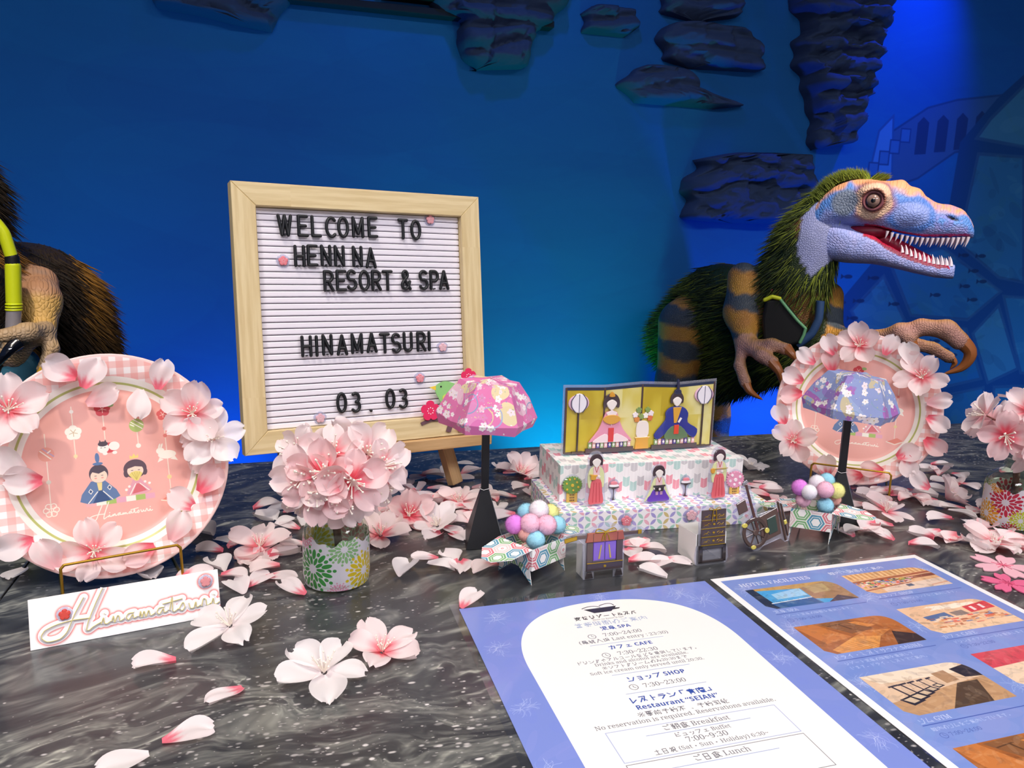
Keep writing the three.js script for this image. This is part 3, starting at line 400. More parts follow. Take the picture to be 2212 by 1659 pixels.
  pl([[9, -36], [16, -22], [22, -21], [33, -35], [27, -38], [12, -38]], '#e3a3ae'); pl([[14, -37], [19, -27], [22, -27], [28, -35]], '#d66a72'); cv([[12, -37.5], [18, -27]], '#f6ecdf', 0.9); cv([[30, -35], [22, -27]], '#f6ecdf', 0.9); for (const [x, y] of [[12, -29], [27, -26], [31, -28], [9, -32]]) el(x, y, 1.3, 1.3, '#fbf1e8');
  el(19, -11.5, 10.8, 9.6, '#5a4450'); el(10.5, -15.5, 2.6, 4, '#5a4450'); el(27.5, -15, 2.6, 4, '#5a4450'); el(19, -13.6, 7.6, 6.6, '#f7d9c2'); pl([[11, -11], [19, -9], [27, -10.5], [19, -3]], '#5a4450'); for (const x of [16, 22.4]) cv([[x - 0.8, -13], [x + 0.8, -13]], '#4a3d48', 0.5); pl([[12.5, -17.5], [15, -14.8], [19, -13.8], [23, -14.6], [25.5, -17], [21, -24], [18, -24]], '#e6d377'); for (const x of [15.5, 18, 20.5, 23]) cv([[19.4, -23], [x, -15.4]], '#c9b452', 0.5); pl([[15, -1], [15, 3], [17, 1], [19, 4.4], [21, 1], [23, 3.4], [23, -0.4]], '#f0d679');
  g.restore(); g.strokeStyle = '#fbeede'; g.lineWidth = 0.75 * mm; g.lineJoin = 'round'; cursive(g, ...at(-20, -42), 50 * mm);
});
const plateGeo = (() => {
  const f = [[0, 0], [0.058, 0], [0.062, 0.0006], [0.067, 0.004], [0.072, 0.0078], [0.08, 0.0112], [0.0885, 0.0128], [0.0898, 0.0125], [0.09, 0.0116], [0.0894, 0.0108], [0.08, 0.0104], [0.072, 0.007], [0.067, 0.0032], [0.062, -0.0003], [0.058, -0.0009], [0, -0.0009]];
  return uvPlanar(new THREE.LatheGeometry(f.map((p) => new THREE.Vector2(...p)), 72).rotateX(Math.PI / 2), PD, PD);
})();
const plateMat = phy({ map: plateTex, roughness: 0.42, clearcoat: 0.25, clearcoatRoughness: 0.3 });
function plateSet(pos, yaw, lean, label, blossoms, petals, seed) {
  const p = thing('paper_plate', label, 'plate', pos, 0, 'decorated paper plates on wire stands'); p.rotation.set(-lean, yaw, 0, 'YXZ');
  part(p, 'plate_disc', plateGeo, plateMat); const r = rngOf(seed);
  for (const [x, y, dye, sp, s = 1, up = 0, open = 0.3] of blossoms) { const b = sub(p, 'blossom', dye === 'white' ? 'white cloth blossom' : 'pink cloth blossom'), l = onFront(p, x, y, open < 0.1 ? 0.0135 : 0.016); b.position.copy(l); face(b, open < 0.1 ? V(0, 0, 1) : V((r() - 0.5) * 0.5, (r() - 0.5) * 0.5 + up, 1), sp); blossom(b, dye, open, seed + x, s); }
  for (const [x, y, dye, ang] of petals) { const m = part(p, 'petal', PETALS[dye][Math.floor(r() * 4)], petalMat), l = onFront(p, x, y, 0.0135), rr = Math.hypot(l.x, l.y); const z = rr > 0.072 ? 0.0125 : rr > 0.06 ? 0.006 : 0.002;
    // base direction ang (degrees, in the plate's plane), petal face towards the viewer
    const a = R(ang), dir = V(Math.cos(a), Math.sin(a), 0.18).normalize(), fc = V(0, 0, 1).addScaledVector(dir, -dir.z).normalize(); m.quaternion.setFromRotationMatrix(new THREE.Matrix4().makeBasis(fc.clone().cross(dir), fc, dir)); m.position.copy(onFront(p, x, y, z + 0.003)).addScaledVector(dir, -0.013); m.position.z = Math.max(m.position.z, z + 0.0005); }
  return p;
}
const plateA = plateSet([-0.1403, T + 0.0893, -0.6709], R(16), R(18), 'paper plate whose printed pair of dolls shows whole, beside the nameplate card',
  [[18, 885, 'soft', 0.4, 1.12], [415, 893, 'soft', 1.2], [462, 948, 'white', 0.1, 1.0, 0.1], [203, 1190, 'soft', 0.63, 0.95, 0, 0.02]],
  [[128, 800, 'tip', 150], [196, 806, 'tip', 60], [345, 808, 'tip', 80], [222, 858, 'pale', 20], [298, 872, 'white', 255], [48, 1040, 'tip', 175], [452, 1035, 'blush', 45], [392, 1080, 'tip', 140], [385, 1135, 'pale', 60], [30, 1180, 'tip', 190], [300, 1196, 'blush', 200], [105, 1195, 'pale', 110], [418, 945, 'pale', 200], [430, 990, 'pale', 230], [15, 1000, 'white', 150]], 5);
const plateB = plateSet([0.6485, T + 0.089, -0.7398], R(-40), R(18), 'paper plate with two dolls half hidden behind the blue and purple paper parasol',
  [[1857, 747, 'soft', 0.3], [1992, 815, 'soft', 0.9, 1.05], [1713, 952, 'soft', 1.5]],
  [[1792, 745, 'tip', 120], [1740, 772, 'tip', 150], [1922, 745, 'tip', 70], [1964, 762, 'white', 100], [1712, 815, 'tip', 160], [1708, 852, 'blush', 190], [1686, 895, 'tip', 120], [2030, 868, 'pale', 10], [2026, 915, 'tip', 330], [2018, 966, 'blush', 320], [1962, 978, 'tip', 30], [1962, 1008, 'tip', 280], [1784, 1005, 'tip', 100], [1838, 1030, 'blush', 200], [1882, 1014, 'blush', 180], [1795, 780, 'blush', 100], [1985, 1040, 'tip', 150]], 9);
function plateStand(plate, label, w0) {
  const s = thing('plate_stand', label, 'plate stand', [plate.position.x, T, plate.position.z], plate.rotation.y, 'gold wire plate stands'), r = 0.0011, zf = 0.052, zb = -0.055, h = 0.0265;
  part(s, 'front_loop', wire([[-0.042, r, zf], [-0.042, h, zf - 0.004], [-0.0395, h + 0.0025, zf - 0.0045], [0.0395, h + 0.0025, zf - 0.0045], [0.042, h, zf - 0.004], [0.042, r, zf]], r, 8), MAT.gold);
  part(s, 'base_frame', clean([wire([[-0.042, r, zf], [-0.042, r, zb], [0.042, r, zb], [0.042, r, zf]], r, 8)]), MAT.gold);
  part(s, 'back_support', wire([[-0.03, r, zb + 0.01], [-0.026, 0.1, -0.0225], [0.026, 0.1, -0.0225], [0.03, r, zb + 0.01]], r, 8), MAT.gold);
  for (const x of [-0.042, 0.042]) for (const z of [zf, zb]) part(s, 'rubber_foot', new THREE.CylinderGeometry(0.0018, 0.0018, 0.0024, 8).translate(x, 0.0012, z), MAT.black);
  return s;
}
plateStand(plateA, 'gold wire stand under the plate beside the nameplate card'); plateStand(plateB, 'gold wire stand under the plate behind the parasol');

// ---------------------------------------------------------------- bottle vases with blossom sprays
const wrapTex = (flowers) => canvasTex(1024, 320, (g, w, h) => {
  g.fillStyle = '#eeeaf2'; g.fillRect(0, 0, w, h); const r = rngOf(8);
  for (let i = 0; i < 220; i++) { g.strokeStyle = `rgba(255,255,255,${0.2 + r() * 0.3})`; g.lineWidth = 0.6 + r(); g.beginPath(); const x = r() * w, y = r() * h; g.moveTo(x, y); g.lineTo(x + (r() - 0.5) * 40, y + (r() - 0.5) * 40); g.stroke(); }
  for (const [u, v, s, c] of flowers) for (const [n, r0, r1, wd] of [[11, 0.2, 0.58, 0.075], [11, 0.46, 0.92, 0.095], [11, 0.66, 0.86, 0.075], [11, 0.9, 1.06, 0.07]]) for (let i = 0; i < n; i++) { const a = (i + (r0 === 0.46 ? 0.5 : 0)) / n * 6.283, m = (r0 + r1) / 2; for (const du of [-1, 0, 1]) { g.fillStyle = c; g.beginPath(); g.ellipse((u + du) * w + Math.cos(a) * m * s, v * h + Math.sin(a) * m * s, (r1 - r0) / 2 * s, wd * s, a, 0, 7); g.fill(); } }
}, THREE.RepeatWrapping);
const glass = phy({ color: 0xf4fbf4, roughness: 0.04, transmission: 1, thickness: 0, ior: 1.45 });
function bottle(pos, turn, label, tex) {
  const b = thing('bottle_vase', label, 'vase', pos, turn);
  const o = [[0.0, 0.0004], [0.022, 0.0004], [0.025, 0.0016], [0.0262, 0.005], [0.0262, 0.042], [0.0252, 0.0478], [0.022, 0.053], [0.017, 0.0568], [0.013, 0.059], [0.0118, 0.062], [0.0118, 0.067], [0.0136, 0.0685], [0.0136, 0.0705], [0.0108, 0.0712], [0.0098, 0.068], [0.0098, 0.061], [0.012, 0.0575], [0.0165, 0.0545], [0.0205, 0.051], [0.0232, 0.0465], [0.0242, 0.042], [0.0242, 0.006], [0.021, 0.0035], [0, 0.0035]];
  part(b, 'glass', new THREE.LatheGeometry(o.map((p) => new THREE.Vector2(...p)), 48), glass);
  const n = 72, pos2 = [], uv = [], idx = []; for (let i = 0; i <= n; i++) { const a = i / n * Math.PI * 2, top = 0.0425 + 0.0022 * Math.sin(a * 5) + 0.0015 * Math.sin(a * 13 + 1); for (let j = 0; j <= 6; j++) { const y = lerp(0.0025, top, j / 6), rr = 0.02655 - (y < 0.005 ? (0.005 - y) * 0.35 : 0) - (y > 0.042 ? (y - 0.042) * 0.2 : 0); pos2.push(rr * Math.sin(a), y, rr * Math.cos(a)); uv.push(i / n, y / 0.05); } }
  for (let i = 0; i < n; i++) for (let j = 0; j < 6; j++) { const a = i * 7 + j; idx.push(a, a + 7, a + 8, a, a + 8, a + 1); }
  const g = new THREE.BufferGeometry(); g.setAttribute('position', new THREE.Float32BufferAttribute(pos2, 3)); g.setAttribute('uv', new THREE.Float32BufferAttribute(uv, 2)); g.setIndex(idx); g.computeVertexNormals();
  part(b, 'paper_wrap', g, phy({ map: tex, roughness: 0.6, side: THREE.DoubleSide, transmission: 0.3, thickness: 0 }), 'white paper wrap printed with chrysanthemums'); return b;
}
// u = 0 is the side of the vase towards the guests
bottle([0.0345, T, -0.6035], 0.05, 'small glass bottle vase wrapped in paper with green and yellow chrysanthemums', wrapTex([[0.86, 0.6, 118, '#3f9b45'], [0.02, 0.26, 84, '#93c685'], [0.13, 0.7, 108, '#e6cb1e'], [0.99, 0.98, 56, '#efa4bf'], [0.24, 0.16, 84, '#4d9c46'], [0.8, 0.1, 66, '#e79ab0'], [0.4, 0.5, 110, '#e79ab0'], [0.6, 0.5, 110, '#e6cb1e'], [0.93, 0.0, 40, '#e58fae'], [0.09, -0.02, 44, '#e6cb1e']]));
bottle([0.7145, T, -0.5795], -0.65, 'small glass bottle vase wrapped in paper with red and orange chrysanthemums', wrapTex([[0.93, 0.42, 104, '#cc2346'], [0.82, 0.75, 96, '#efab2c'], [0.02, 0.75, 70, '#cfd93a'], [0.87, 0.12, 50, '#efab2c'], [0.97, 1.0, 60, '#cc2346'], [0.2, 0.4, 100, '#efab2c'], [0.5, 0.5, 110, '#cc2346'], [0.68, 0.3, 80, '#cfd93a']]));
function spray(base, centre, spots, label, seed, rx, ry) {
  const s = thing('blossom_spray', label, 'flowers', base, 0), r = rngOf(seed);
  part(s, 'stem', tube([[0.003, 0.008, 0.002], [0.0015, 0.035, 0], [-0.001, 0.06, 0.001], [centre[0] * 0.5, centre[1] * 0.8, 0]], 0.0032, 20, 8), std(0x5b4038, 0.8));
  spots.forEach(([x, y, z, dye, sc], i) => {
    const b = sub(s, 'blossom'), d = V(x, y, z).normalize(), p = V(centre[0] + d.x * rx, centre[1] + d.y * ry, centre[2] + d.z * rx); b.position.copy(p);
    face(b, d.z > 0.05 ? V(d.x * 0.7, d.y * 0.7, d.z * 0.8 + 0.4) : d, r() * 6); blossom(b, dye, 0.2, seed * 17 + i, sc ?? 0.95); b.children[5].scale.setScalar(1.3);
    const k = part(b, 'twig', wire([[0, 0, -0.001], [0, 0, -0.0095]], 0.0009, 5), std(0x8a5a52, 0.8));
  });
  return s;
}
const A3 = (x, y, dye, z) => { const dx = (x - 716) / 160, dy = (1012 - y) / 104, q = dx * dx + dy * dy; return [dx, dy, z ?? Math.sqrt(Math.max(0.06, 1.15 - q)), dye]; };
spray([0.0345, T, -0.6035], [0.002, 0.0955, 0.001], [[...A3(603, 988, 'soft'), 0.92], [...A3(672, 975, 'blush', 0.75), 0.92], [...A3(752, 1002, 'blush', 1.1), 1.0], [...A3(826, 985, 'soft', 0.5), 0.95], [...A3(640, 1042, 'blush', 0.95), 0.95], [...A3(722, 1078, 'soft', 0.9), 1.0], [...A3(606, 1082, 'soft', 0.3), 0.9], [...A3(832, 1062, 'soft', 0.4), 0.95], [...A3(704, 950, 'soft', 0.35), 0.95], [...A3(780, 955, 'pale', 0.3), 0.95], [...A3(628, 958, 'pale', 0.1), 0.9], [...A3(760, 960, 'pale', -0.6), 0.9], [...A3(640, 990, 'pale', -0.8), 0.9], [...A3(800, 1030, 'pale', -0.8), 0.9], [...A3(700, 1060, 'pale', -0.9), 0.9]], 'full spray of pale pink cloth blossoms in the green and yellow bottle vase', 3, 0.04, 0.021);
const B3 = (x, y, z, dye = 'soft') => [x, y, z, dye];
spray([0.7145, T, -0.5795], [0.0, 0.103, 0.0], [B3(-0.95, -0.15, 0.3, 'blush'), B3(-0.4, 0.8, 0.35), B3(-0.35, -0.1, 0.95, 'blush'), B3(-0.3, -0.75, 0.6), B3(0.5, 0.2, 0.8), B3(0.2, 0.85, -0.1, 'pale'), B3(0.5, -0.6, 0.5), B3(0.95, 0.1, 0.0), B3(-0.7, 0.35, -0.5, 'pale'), B3(0, 0, -1, 'pale'), B3(0.6, -0.1, -0.7, 'pale')], 'full spray of pale pink cloth blossoms in the red and orange bottle vase', 4, 0.037, 0.024);

// ---------------------------------------------------------------- loose petals and blossoms on the counter
{
  const r = rngOf(77);
  const Z = {
    open: ['single cloth petal lying alone on the bare counter in front of the card', 'petals scattered on the bare counter'],
    card: ['cloth petal between the nameplate card and the green bottle vase', 'petals between nameplate and vase'],
    mid: ['cloth petal in the drift between bottle vase and pink parasol', 'petals around the easel and pink parasol'],
    easel: ['cloth petal lying behind the bottle vase and around the easel legs', 'petals behind the bottle vase'],
    stage: ['cloth petal lying beside the tiered paper boxes', 'petals beside the tiered boxes'],
    toys: ['cloth petal lying beside the palanquin and chest of drawers stickers', 'petals around the miniature furniture'],
    plate: ['cloth petal in the drift before the plate behind the blue parasol', 'petals before the half hidden plate'],
    red: ['cloth petal in the drift around the red and orange bottle vase', 'petals around the red and orange vase'],
  };
  const DW = { tip: 'pink tipped white', soft: 'soft pink', white: 'plain white', blush: 'deep pink based', pale: 'pale pink' };
  const put = (zone, list) => list.forEach(([x, y, dye = 'tip', ang, own]) => {
    const p = ground(x, y, 0.002), k = Math.floor(r() * 4), m = part(scene, 'loose_petal', PETALS[dye][k], petalMat), a = ang === undefined ? r() * 360 : ang;
    // ang: direction of the petal's dyed base, degrees, 0 = along the counter, 90 = away from the guests
    const d = V(Math.cos(R(a)), 0, -Math.sin(R(a))); m.rotation.y = Math.atan2(-d.x, -d.z); m.rotateX((r() - 0.5) * 0.16); m.rotateZ((r() - 0.5) * 0.2);
    m.scale.setScalar(0.92 + r() * 0.16); m.position.copy(p).addScaledVector(d, 0.013);
    m.geometry.computeBoundingBox(); m.updateMatrixWorld(true); m.position.y += T + 0.0006 + r() * 0.0012 - new THREE.Box3().setFromObject(m, true).min.y;
    tag(m, own ?? DW[dye] + ' ' + Z[zone][0], 'petal', Z[zone][1]);
  });
  put('open', [[333, 1437, 'tip', 10, 'pink tipped petal on bare counter right below the nameplate card'.replace('right below', 'just in front of')], [487, 1505, 'tip', 40, 'pink tipped petal on bare counter beside the open white blossom'], [405, 1588, 'tip', 190, 'pink based petal farthest from the card on the bare counter, between two other petals'], [265, 1648, 'white', 20, 'whitish petal alone at the guests edge of the bare counter'], [1015, 1296, 'tip', 230, 'pink based petal touching the corner of the opening hours sheet']]);
  put('card', [[35, 1240, 'white'], [320, 1243, 'white'], [408, 1250, 'tip'], [432, 1246, 'tip', 200], [450, 1193, 'tip', 340], [445, 1148, 'white'], [485, 1172, 'white'], [475, 1222, 'white'], [520, 1175, 'soft'], [590, 1168, 'soft'], [570, 1190, 'tip'], [612, 1198, 'tip', 200], [545, 1215, 'soft'], [570, 1232, 'soft'], [505, 1247, 'tip', 150], [515, 1268, 'white'], [560, 1252, 'tip', 230], [605, 1248, 'tip', 160], [630, 1275, 'tip', 320], [540, 1205, 'pale'], [640, 1182, 'tip', 10]]);
  put('easel', [[575, 1095, 'tip', 200], [600, 1100, 'white'], [568, 1120, 'white'], [618, 1130, 'white'], [620, 1138, 'tip', 330], [665, 1128, 'white'], [640, 1105, 'soft'], [690, 1092, 'white'], [905, 1032, 'tip'], [935, 1028, 'pale'], [1005, 1003, 'white'], [965, 1022, 'white'], [1015, 1018, 'soft'], [962, 1040, 'pale'], [1000, 1035, 'soft'], [878, 1045, 'pale'], [880, 1062, 'soft']]);
  put('mid', [[900, 1060, 'soft'], [945, 1058, 'soft'], [920, 1072, 'tip', 300], [960, 1078, 'soft'], [990, 1065, 'soft'], [1020, 1070, 'tip', 160], [1040, 1060, 'pale'], [905, 1080, 'tip'], [930, 1085, 'soft'], [975, 1088, 'soft'], [1000, 1082, 'tip'], [820, 1108, 'white'], [845, 1102, 'tip', 30], [835, 1122, 'white'], [815, 1115, 'pale'], [860, 1098, 'soft'], [895, 1130, 'pale'], [910, 1112, 'soft'], [945, 1108, 'white'], [960, 1120, 'soft'], [985, 1100, 'tip'], [1005, 1110, 'soft'], [1020, 1098, 'tip'], [1000, 1130, 'soft'], [975, 1145, 'tip', 120], [990, 1158, 'tip', 120], [1025, 1120, 'soft'], [935, 1158, 'tip', 40], [800, 1140, 'tip', 160], [808, 1155, 'soft'], [1060, 1075, 'soft'], [1090, 1072, 'tip', 345], [1075, 1100, 'white'], [1092, 1118, 'tip'], [915, 1205, 'tip', 350], [970, 1205, 'white'], [872, 1230, 'white'], [952, 1228, 'white'], [995, 1225, 'tip', 80], [1050, 1230, 'soft', 20]]);
  put('stage', [[1080, 1008, 'tip'], [1110, 1022, 'soft'], [1135, 1015, 'soft'], [1150, 1008, 'pale'], [1125, 1055, 'tip', 20], [1145, 1066, 'soft'], [1155, 1033, 'tip'], [1095, 1018, 'soft'], [1630, 1050, 'soft'], [1650, 1045, 'pale'], [1665, 1060, 'tip'], [1680, 1078, 'blush'], [1640, 1066, 'blush'], [1690, 1092, 'tip'], [1695, 1105, 'tip'], [1605, 1000, 'white']]);
  put('toys', [[1370, 1178, 'tip'], [1365, 1195, 'tip', 90], [1385, 1172, 'soft'], [1412, 1190, 'tip', 150], [1390, 1215, 'tip', 160], [1425, 1222, 'tip', 200], [1408, 1240, 'white'], [1465, 1215, 'tip', 160]]);
  put('plate', [[1855, 1052, 'soft'], [1880, 1058, 'tip'], [1905, 1068, 'tip'], [1870, 1075, 'tip'], [1910, 1080, 'blush', 250], [1930, 1065, 'pale'], [1850, 1090, 'soft'], [1945, 1068, 'tip'], [1960, 1078, 'soft'], [1975, 1065, 'tip', 90], [1985, 1078, 'soft'], [2005, 1080, 'tip'], [1998, 1068, 'white'], [2020, 1060, 'white'], [2015, 1090, 'white'], [1990, 1085, 'pale'], [1885, 1010, 'pale'], [2010, 1018, 'tip', 10], [2035, 1006, 'tip', 150], [1990, 1017, 'white'], [2030, 1022, 'soft'], [2070, 1028, 'tip'], [2035, 1040, 'tip', 345], [2065, 1040, 'soft'], [2095, 1050, 'tip'], [1850, 1148, 'white'], [1880, 1142, 'tip', 20], [1905, 1135, 'tip', 350], [1905, 1158, 'tip', 280], [1875, 1150, 'pale'], [1825, 1152, 'tip']]);
  put('red', [[2070, 1085, 'pale', 350], [2060, 1098, 'tip', 340], [2075, 1115, 'white'], [2110, 1105, 'soft'], [2140, 1098, 'tip', 340], [2165, 1092, 'white'], [2130, 1112, 'soft'], [2165, 1122, 'soft'], [2030, 1125, 'tip', 340], [2100, 1135, 'white'], [2130, 1140, 'blush', 200], [2150, 1128, 'pale'], [2170, 1155, 'soft'], [2140, 1160, 'soft'], [1985, 1158, 'tip', 300], [2020, 1155, 'tip', 20], [2035, 1160, 'blush', 80], [2055, 1168, 'soft'], [2075, 1168, 'tip', 160], [2110, 1178, 'white'], [2125, 1180, 'white'], [1995, 1180, 'tip', 150], [2185, 1165, 'tip', 20], [2190, 1180, 'soft'], [2165, 1185, 'pale'], [2160, 1048, 'white'], [2175, 1020, 'tip', 190], [2205, 1172, 'blush']]);
  const bl = (x, y, dye, dir, sp, s, label, open = 0.45) => { const t = thing('loose_blossom', label, 'blossom', [0, 0, 0], 0, 'loose cloth blossoms on the counter'); const p = ground(x, y, 0.008); t.position.copy(p); face(t, V(...dir), sp); blossom(t, dye, open, x, s); t.updateMatrixWorld(true); t.position.y += T + 0.0005 - new THREE.Box3().setFromObject(t, true).min.y; };
  bl(700, 1445, 'white', [0.06, 1, 0.18], 1.0, 1.08, 'fully open white cloth blossom on the bare counter below the bottle vase', 0.12);
  bl(825, 1388, 'soft', [0.12, 1, 0.3], 0.5, 0.95, 'pink centred cloth blossom touching the open white blossom on the counter', 0.25);
  bl(497, 1356, 'white', [-0.3, 1, 0.2], 0.2, 1.05, 'white cloth blossom standing on its petals beside the nameplate card', 0.18);
  bl(883, 1112, 'blush', [0.05, 0.75, 0.75], 0.3, 1.05, 'deep pink cloth blossom facing out beside the bottle vase', 0.55);
  bl(822, 1150, 'soft', [-0.1, 1, 0.3], 0.9, 1.0, 'flattened pink cloth blossom touching the right flank of the green bottle vase'.replace('right flank', 'side'), 0.2);
  bl(560, 1178, 'soft', [0, 1, 0.25], 0.2, 1.0, 'pale cloth blossom with white stamens among petals behind the nameplate card', 0.2);
  bl(1125, 1012, 'soft', [0.2, 0.8, 0.5], 0.9, 1.0, 'upright pink cloth blossom leaning by the back of the tiered boxes', 0.6);
  bl(990, 1075, 'soft', [0, 1, 0.2], 1.3, 1.0, 'flattened pink cloth blossom under the easel leg', 0.15);
  bl(1618, 1002, 'white', [0.2, 1, 0.1], 0.5, 0.95, 'white cloth blossom on the empty counter behind the tiered boxes', 0.4);
  bl(1915, 1102, 'soft', [0.1, 1, 0.1], 0.4, 1.05, 'wide open pink centred blossom beside the base of the blue parasol', 0.1);
  bl(2045, 1070, 'pale', [0.4, 0.7, 0.4], 0.8, 1.05, 'pale cloth blossom tipped on its side in the petal drift', 0.6);
  bl(945, 1122, 'white', [-0.2, 1, 0.3], 2.2, 0.95, 'crumpled white cloth blossom beside the pink parasol base', 0.45);
  bl(2150, 1165, 'soft', [0.1, 1, 0.15], 2.0, 1.05, 'flattened pink cloth blossom in front of the red and orange bottle vase', 0.12);
}
// ---------------------------------------------------------------- tiered paper boxes
const arrowTex = canvasTex(512, 512, (g, W) => {   // arrow feather print, one tile = 56 mm
  g.fillStyle = '#fbf9f7'; g.fillRect(0, 0, W, W); const cols = ['#f3a1ae', '#bcdcd5', '#d3d0d2', '#f9f7f5', '#f3a1ae', '#d3d0d2', '#bcdcd5', '#f9f7f5', '#d3d0d2', '#eaea7c', '#bcdcd5', '#f9f7f5'], nx = 8, ny = 6, w = W / nx, h = W / ny, r = rngOf(4);
  for (let i = 0; i < nx; i++) for (let j = -1; j <= ny; j++) { const k = ((i * 5 + ((j + ny) % ny) * 7) % 12), x = i * w, y = j * h + (i % 2) * h / 2, c = (i + ((j + ny) % ny)) % 2 ? '#f8f5f4' : cols[k]; for (let s = 0; s < 2; s++) { g.fillStyle = c; g.beginPath(); const x0 = x + s * w / 2 + (s ? 1 : 3), x1 = x + (s + 1) * w / 2 - (s ? 3 : 1), d = w * 0.22, a = s ? d : 0, b = s ? 0 : d; g.moveTo(x0, y + a * 0 + (s ? d : 0)); g.lineTo(x1, y + (s ? 0 : d)); g.lineTo(x1, y + h + (s ? 0 : d) - 5); g.lineTo(x0, y + h + (s ? d : 0) - 5); g.fill(); } g.strokeStyle = 'rgba(190,180,185,0.55)'; g.lineWidth = 1; for (const q of [0.0, 0.25, 0.75]) { g.beginPath(); g.moveTo(x + q * w, y); g.lineTo(x + q * w, y + h); g.stroke(); } }
}, THREE.RepeatWrapping);
const shippoTex = canvasTex(512, 512, (g, W) => {   // interlocking circles
  g.fillStyle = '#f6f4f6'; g.fillRect(0, 0, W, W); const n = 4, s = W / n, cols = ['#a9d4c4', '#eeb4c4', '#d3bf84', '#a89fd6', '#eeb4c4', '#a9d4c4', '#b6aade', '#d8c792'];
  for (let i = 0; i < n; i++) for (let j = 0; j < n; j++) [[1, 1], [1, -1], [-1, 1], [-1, -1]].forEach(([a, b], k) => { g.fillStyle = cols[(i * 3 + j * 5 + k * 3) % 8]; g.save(); g.translate((i + 0.5 + a * 0.25) * s, (j + 0.5 + b * 0.25) * s); g.rotate(Math.atan2(b, a)); g.beginPath(); const L = s * 0.31, q = s * 0.125; g.moveTo(-L, 0); g.quadraticCurveTo(0, -q * 2, L, 0); g.quadraticCurveTo(0, q * 2, -L, 0); g.fill(); g.restore(); });
}, THREE.RepeatWrapping);
const hexTex = canvasTex(512, 448, (g, W, H) => {   // tortoise shell hexagons
  g.fillStyle = '#fbf9f2'; g.fillRect(0, 0, W, H); const cols = ['#e0808a', '#5f9fb8', '#82b97f', '#ecd5d3'], s = W / 6; let n = 0;
  for (let i = -1; i <= 4; i++) for (let j = -1; j <= 4; j++) { const x = i * s * 1.5, y = (j + (i & 1) / 2) * H / 3, c = cols[(((i + 4) % 4) + 2 * ((j + 3) % 3)) % 4]; for (const [k, f] of [[0.94, c], [0.72, '#fdfbf6'], [0.64, c], [0.47, '#fdfbf6']]) { g.fillStyle = f; g.beginPath(); for (let q = 0; q < 6; q++) { const a = q * Math.PI / 3; g[q ? 'lineTo' : 'moveTo'](x + Math.cos(a) * s * k, y + Math.sin(a) * H / 3 / 1.732 * k); } g.fill(); } if (c === '#ecd5d3') { g.fillStyle = '#d9606e'; for (let q = 0; q < 5; q++) { g.beginPath(); g.arc(x + Math.cos(q * 1.257) * 9, y + Math.sin(q * 1.257) * 9, 4.5, 0, 7); g.fill(); } } }
}, THREE.RepeatWrapping);
const TY = R(-4);   // the stage stands slightly turned
{
  const tier = (name, label, w, h, d, pos, tex, s) => { const t = thing(name, label, 'box', pos, TY); part(t, 'paper_box', uvBox(rbx(w, h, d, 0.0006, 0, h / 2, 0), 1 / s, [0.01, 0.002]), std(0xffffff, 0.6, { map: tex })); return t; };
  tier('paper_tier', 'low wide white paper box printed with pastel interlocking circles', 0.222, 0.0222, 0.108, [0.3585, T, -0.7005], shippoTex, 0.054);
  tier('paper_tier', 'tall upper paper box printed with pink and mint arrow feathers', 0.198, 0.0378, 0.082, [0.3575, T + 0.0222, -0.7185], arrowTex, 0.062);
}
// ---------------------------------------------------------------- clear puffy stickers stood up as a doll display (drawn in millimetres)
function sticker(name, label, category, pos, turn, lean, outline, pieces, group, depth = 1.4) {
  const t = thing(name, label, category, pos, turn, group); t.rotation.set(-lean, turn, 0, 'YXZ'); const s = 0.001, sc = (g) => g.scale(s, s, s);
  if (outline) part(t, 'clear_backing', sc(extr(outline, depth, 0.4, -depth, 2)), clearPlastic);
  for (const [n, pts, hex, th = 1.1, z = 0, bev = 0.4] of pieces) part(t, n, sc(Array.isArray(pts[0]) && typeof pts[0][0] === 'number' ? extr(pts, th, Math.min(bev, th * 0.45), z, 3) : clean(pts.map((p) => p.isBufferGeometry ? p : extr(p, th, Math.min(bev, th * 0.45), z, 2)))), hex.isMaterial ? hex : pf(hex));
  return t;
}
const line = (pts, w, z = 1) => tube(pts.map(([x, y]) => [x, y, z]), w, pts.length * 5, 6);
const onTier1 = (px, py) => { const p = ground(px, py, 0.0222); return [p.x, p.y + 0.0003, p.z]; };
const hairPts = (cx, cy, r) => smoothPts([[cx - r, cy - r * 0.7], [cx - r * 1.05, cy + r * 0.2], [cx - r * 0.5, cy + r * 0.95], [cx + r * 0.5, cy + r * 0.95], [cx + r * 1.05, cy + r * 0.2], [cx + r, cy - r * 0.7], [cx + r * 0.5, cy - r * 0.55], [cx, cy - r * 0.2], [cx - r * 0.5, cy - r * 0.55]], 4);
const facePts = (cx, cy, r) => smoothPts([[cx - r * 0.75, cy + r * 0.05], [cx - r * 0.5, cy + r * 0.42], [cx, cy + r * 0.62], [cx + r * 0.5, cy + r * 0.42], [cx + r * 0.75, cy + r * 0.05], [cx + r * 0.4, cy - r * 0.6], [cx, cy - r * 0.85], [cx - r * 0.4, cy - r * 0.6]], 4);
const GOLD = std(0xb9962e, 0.25, { metalness: 0.55 });
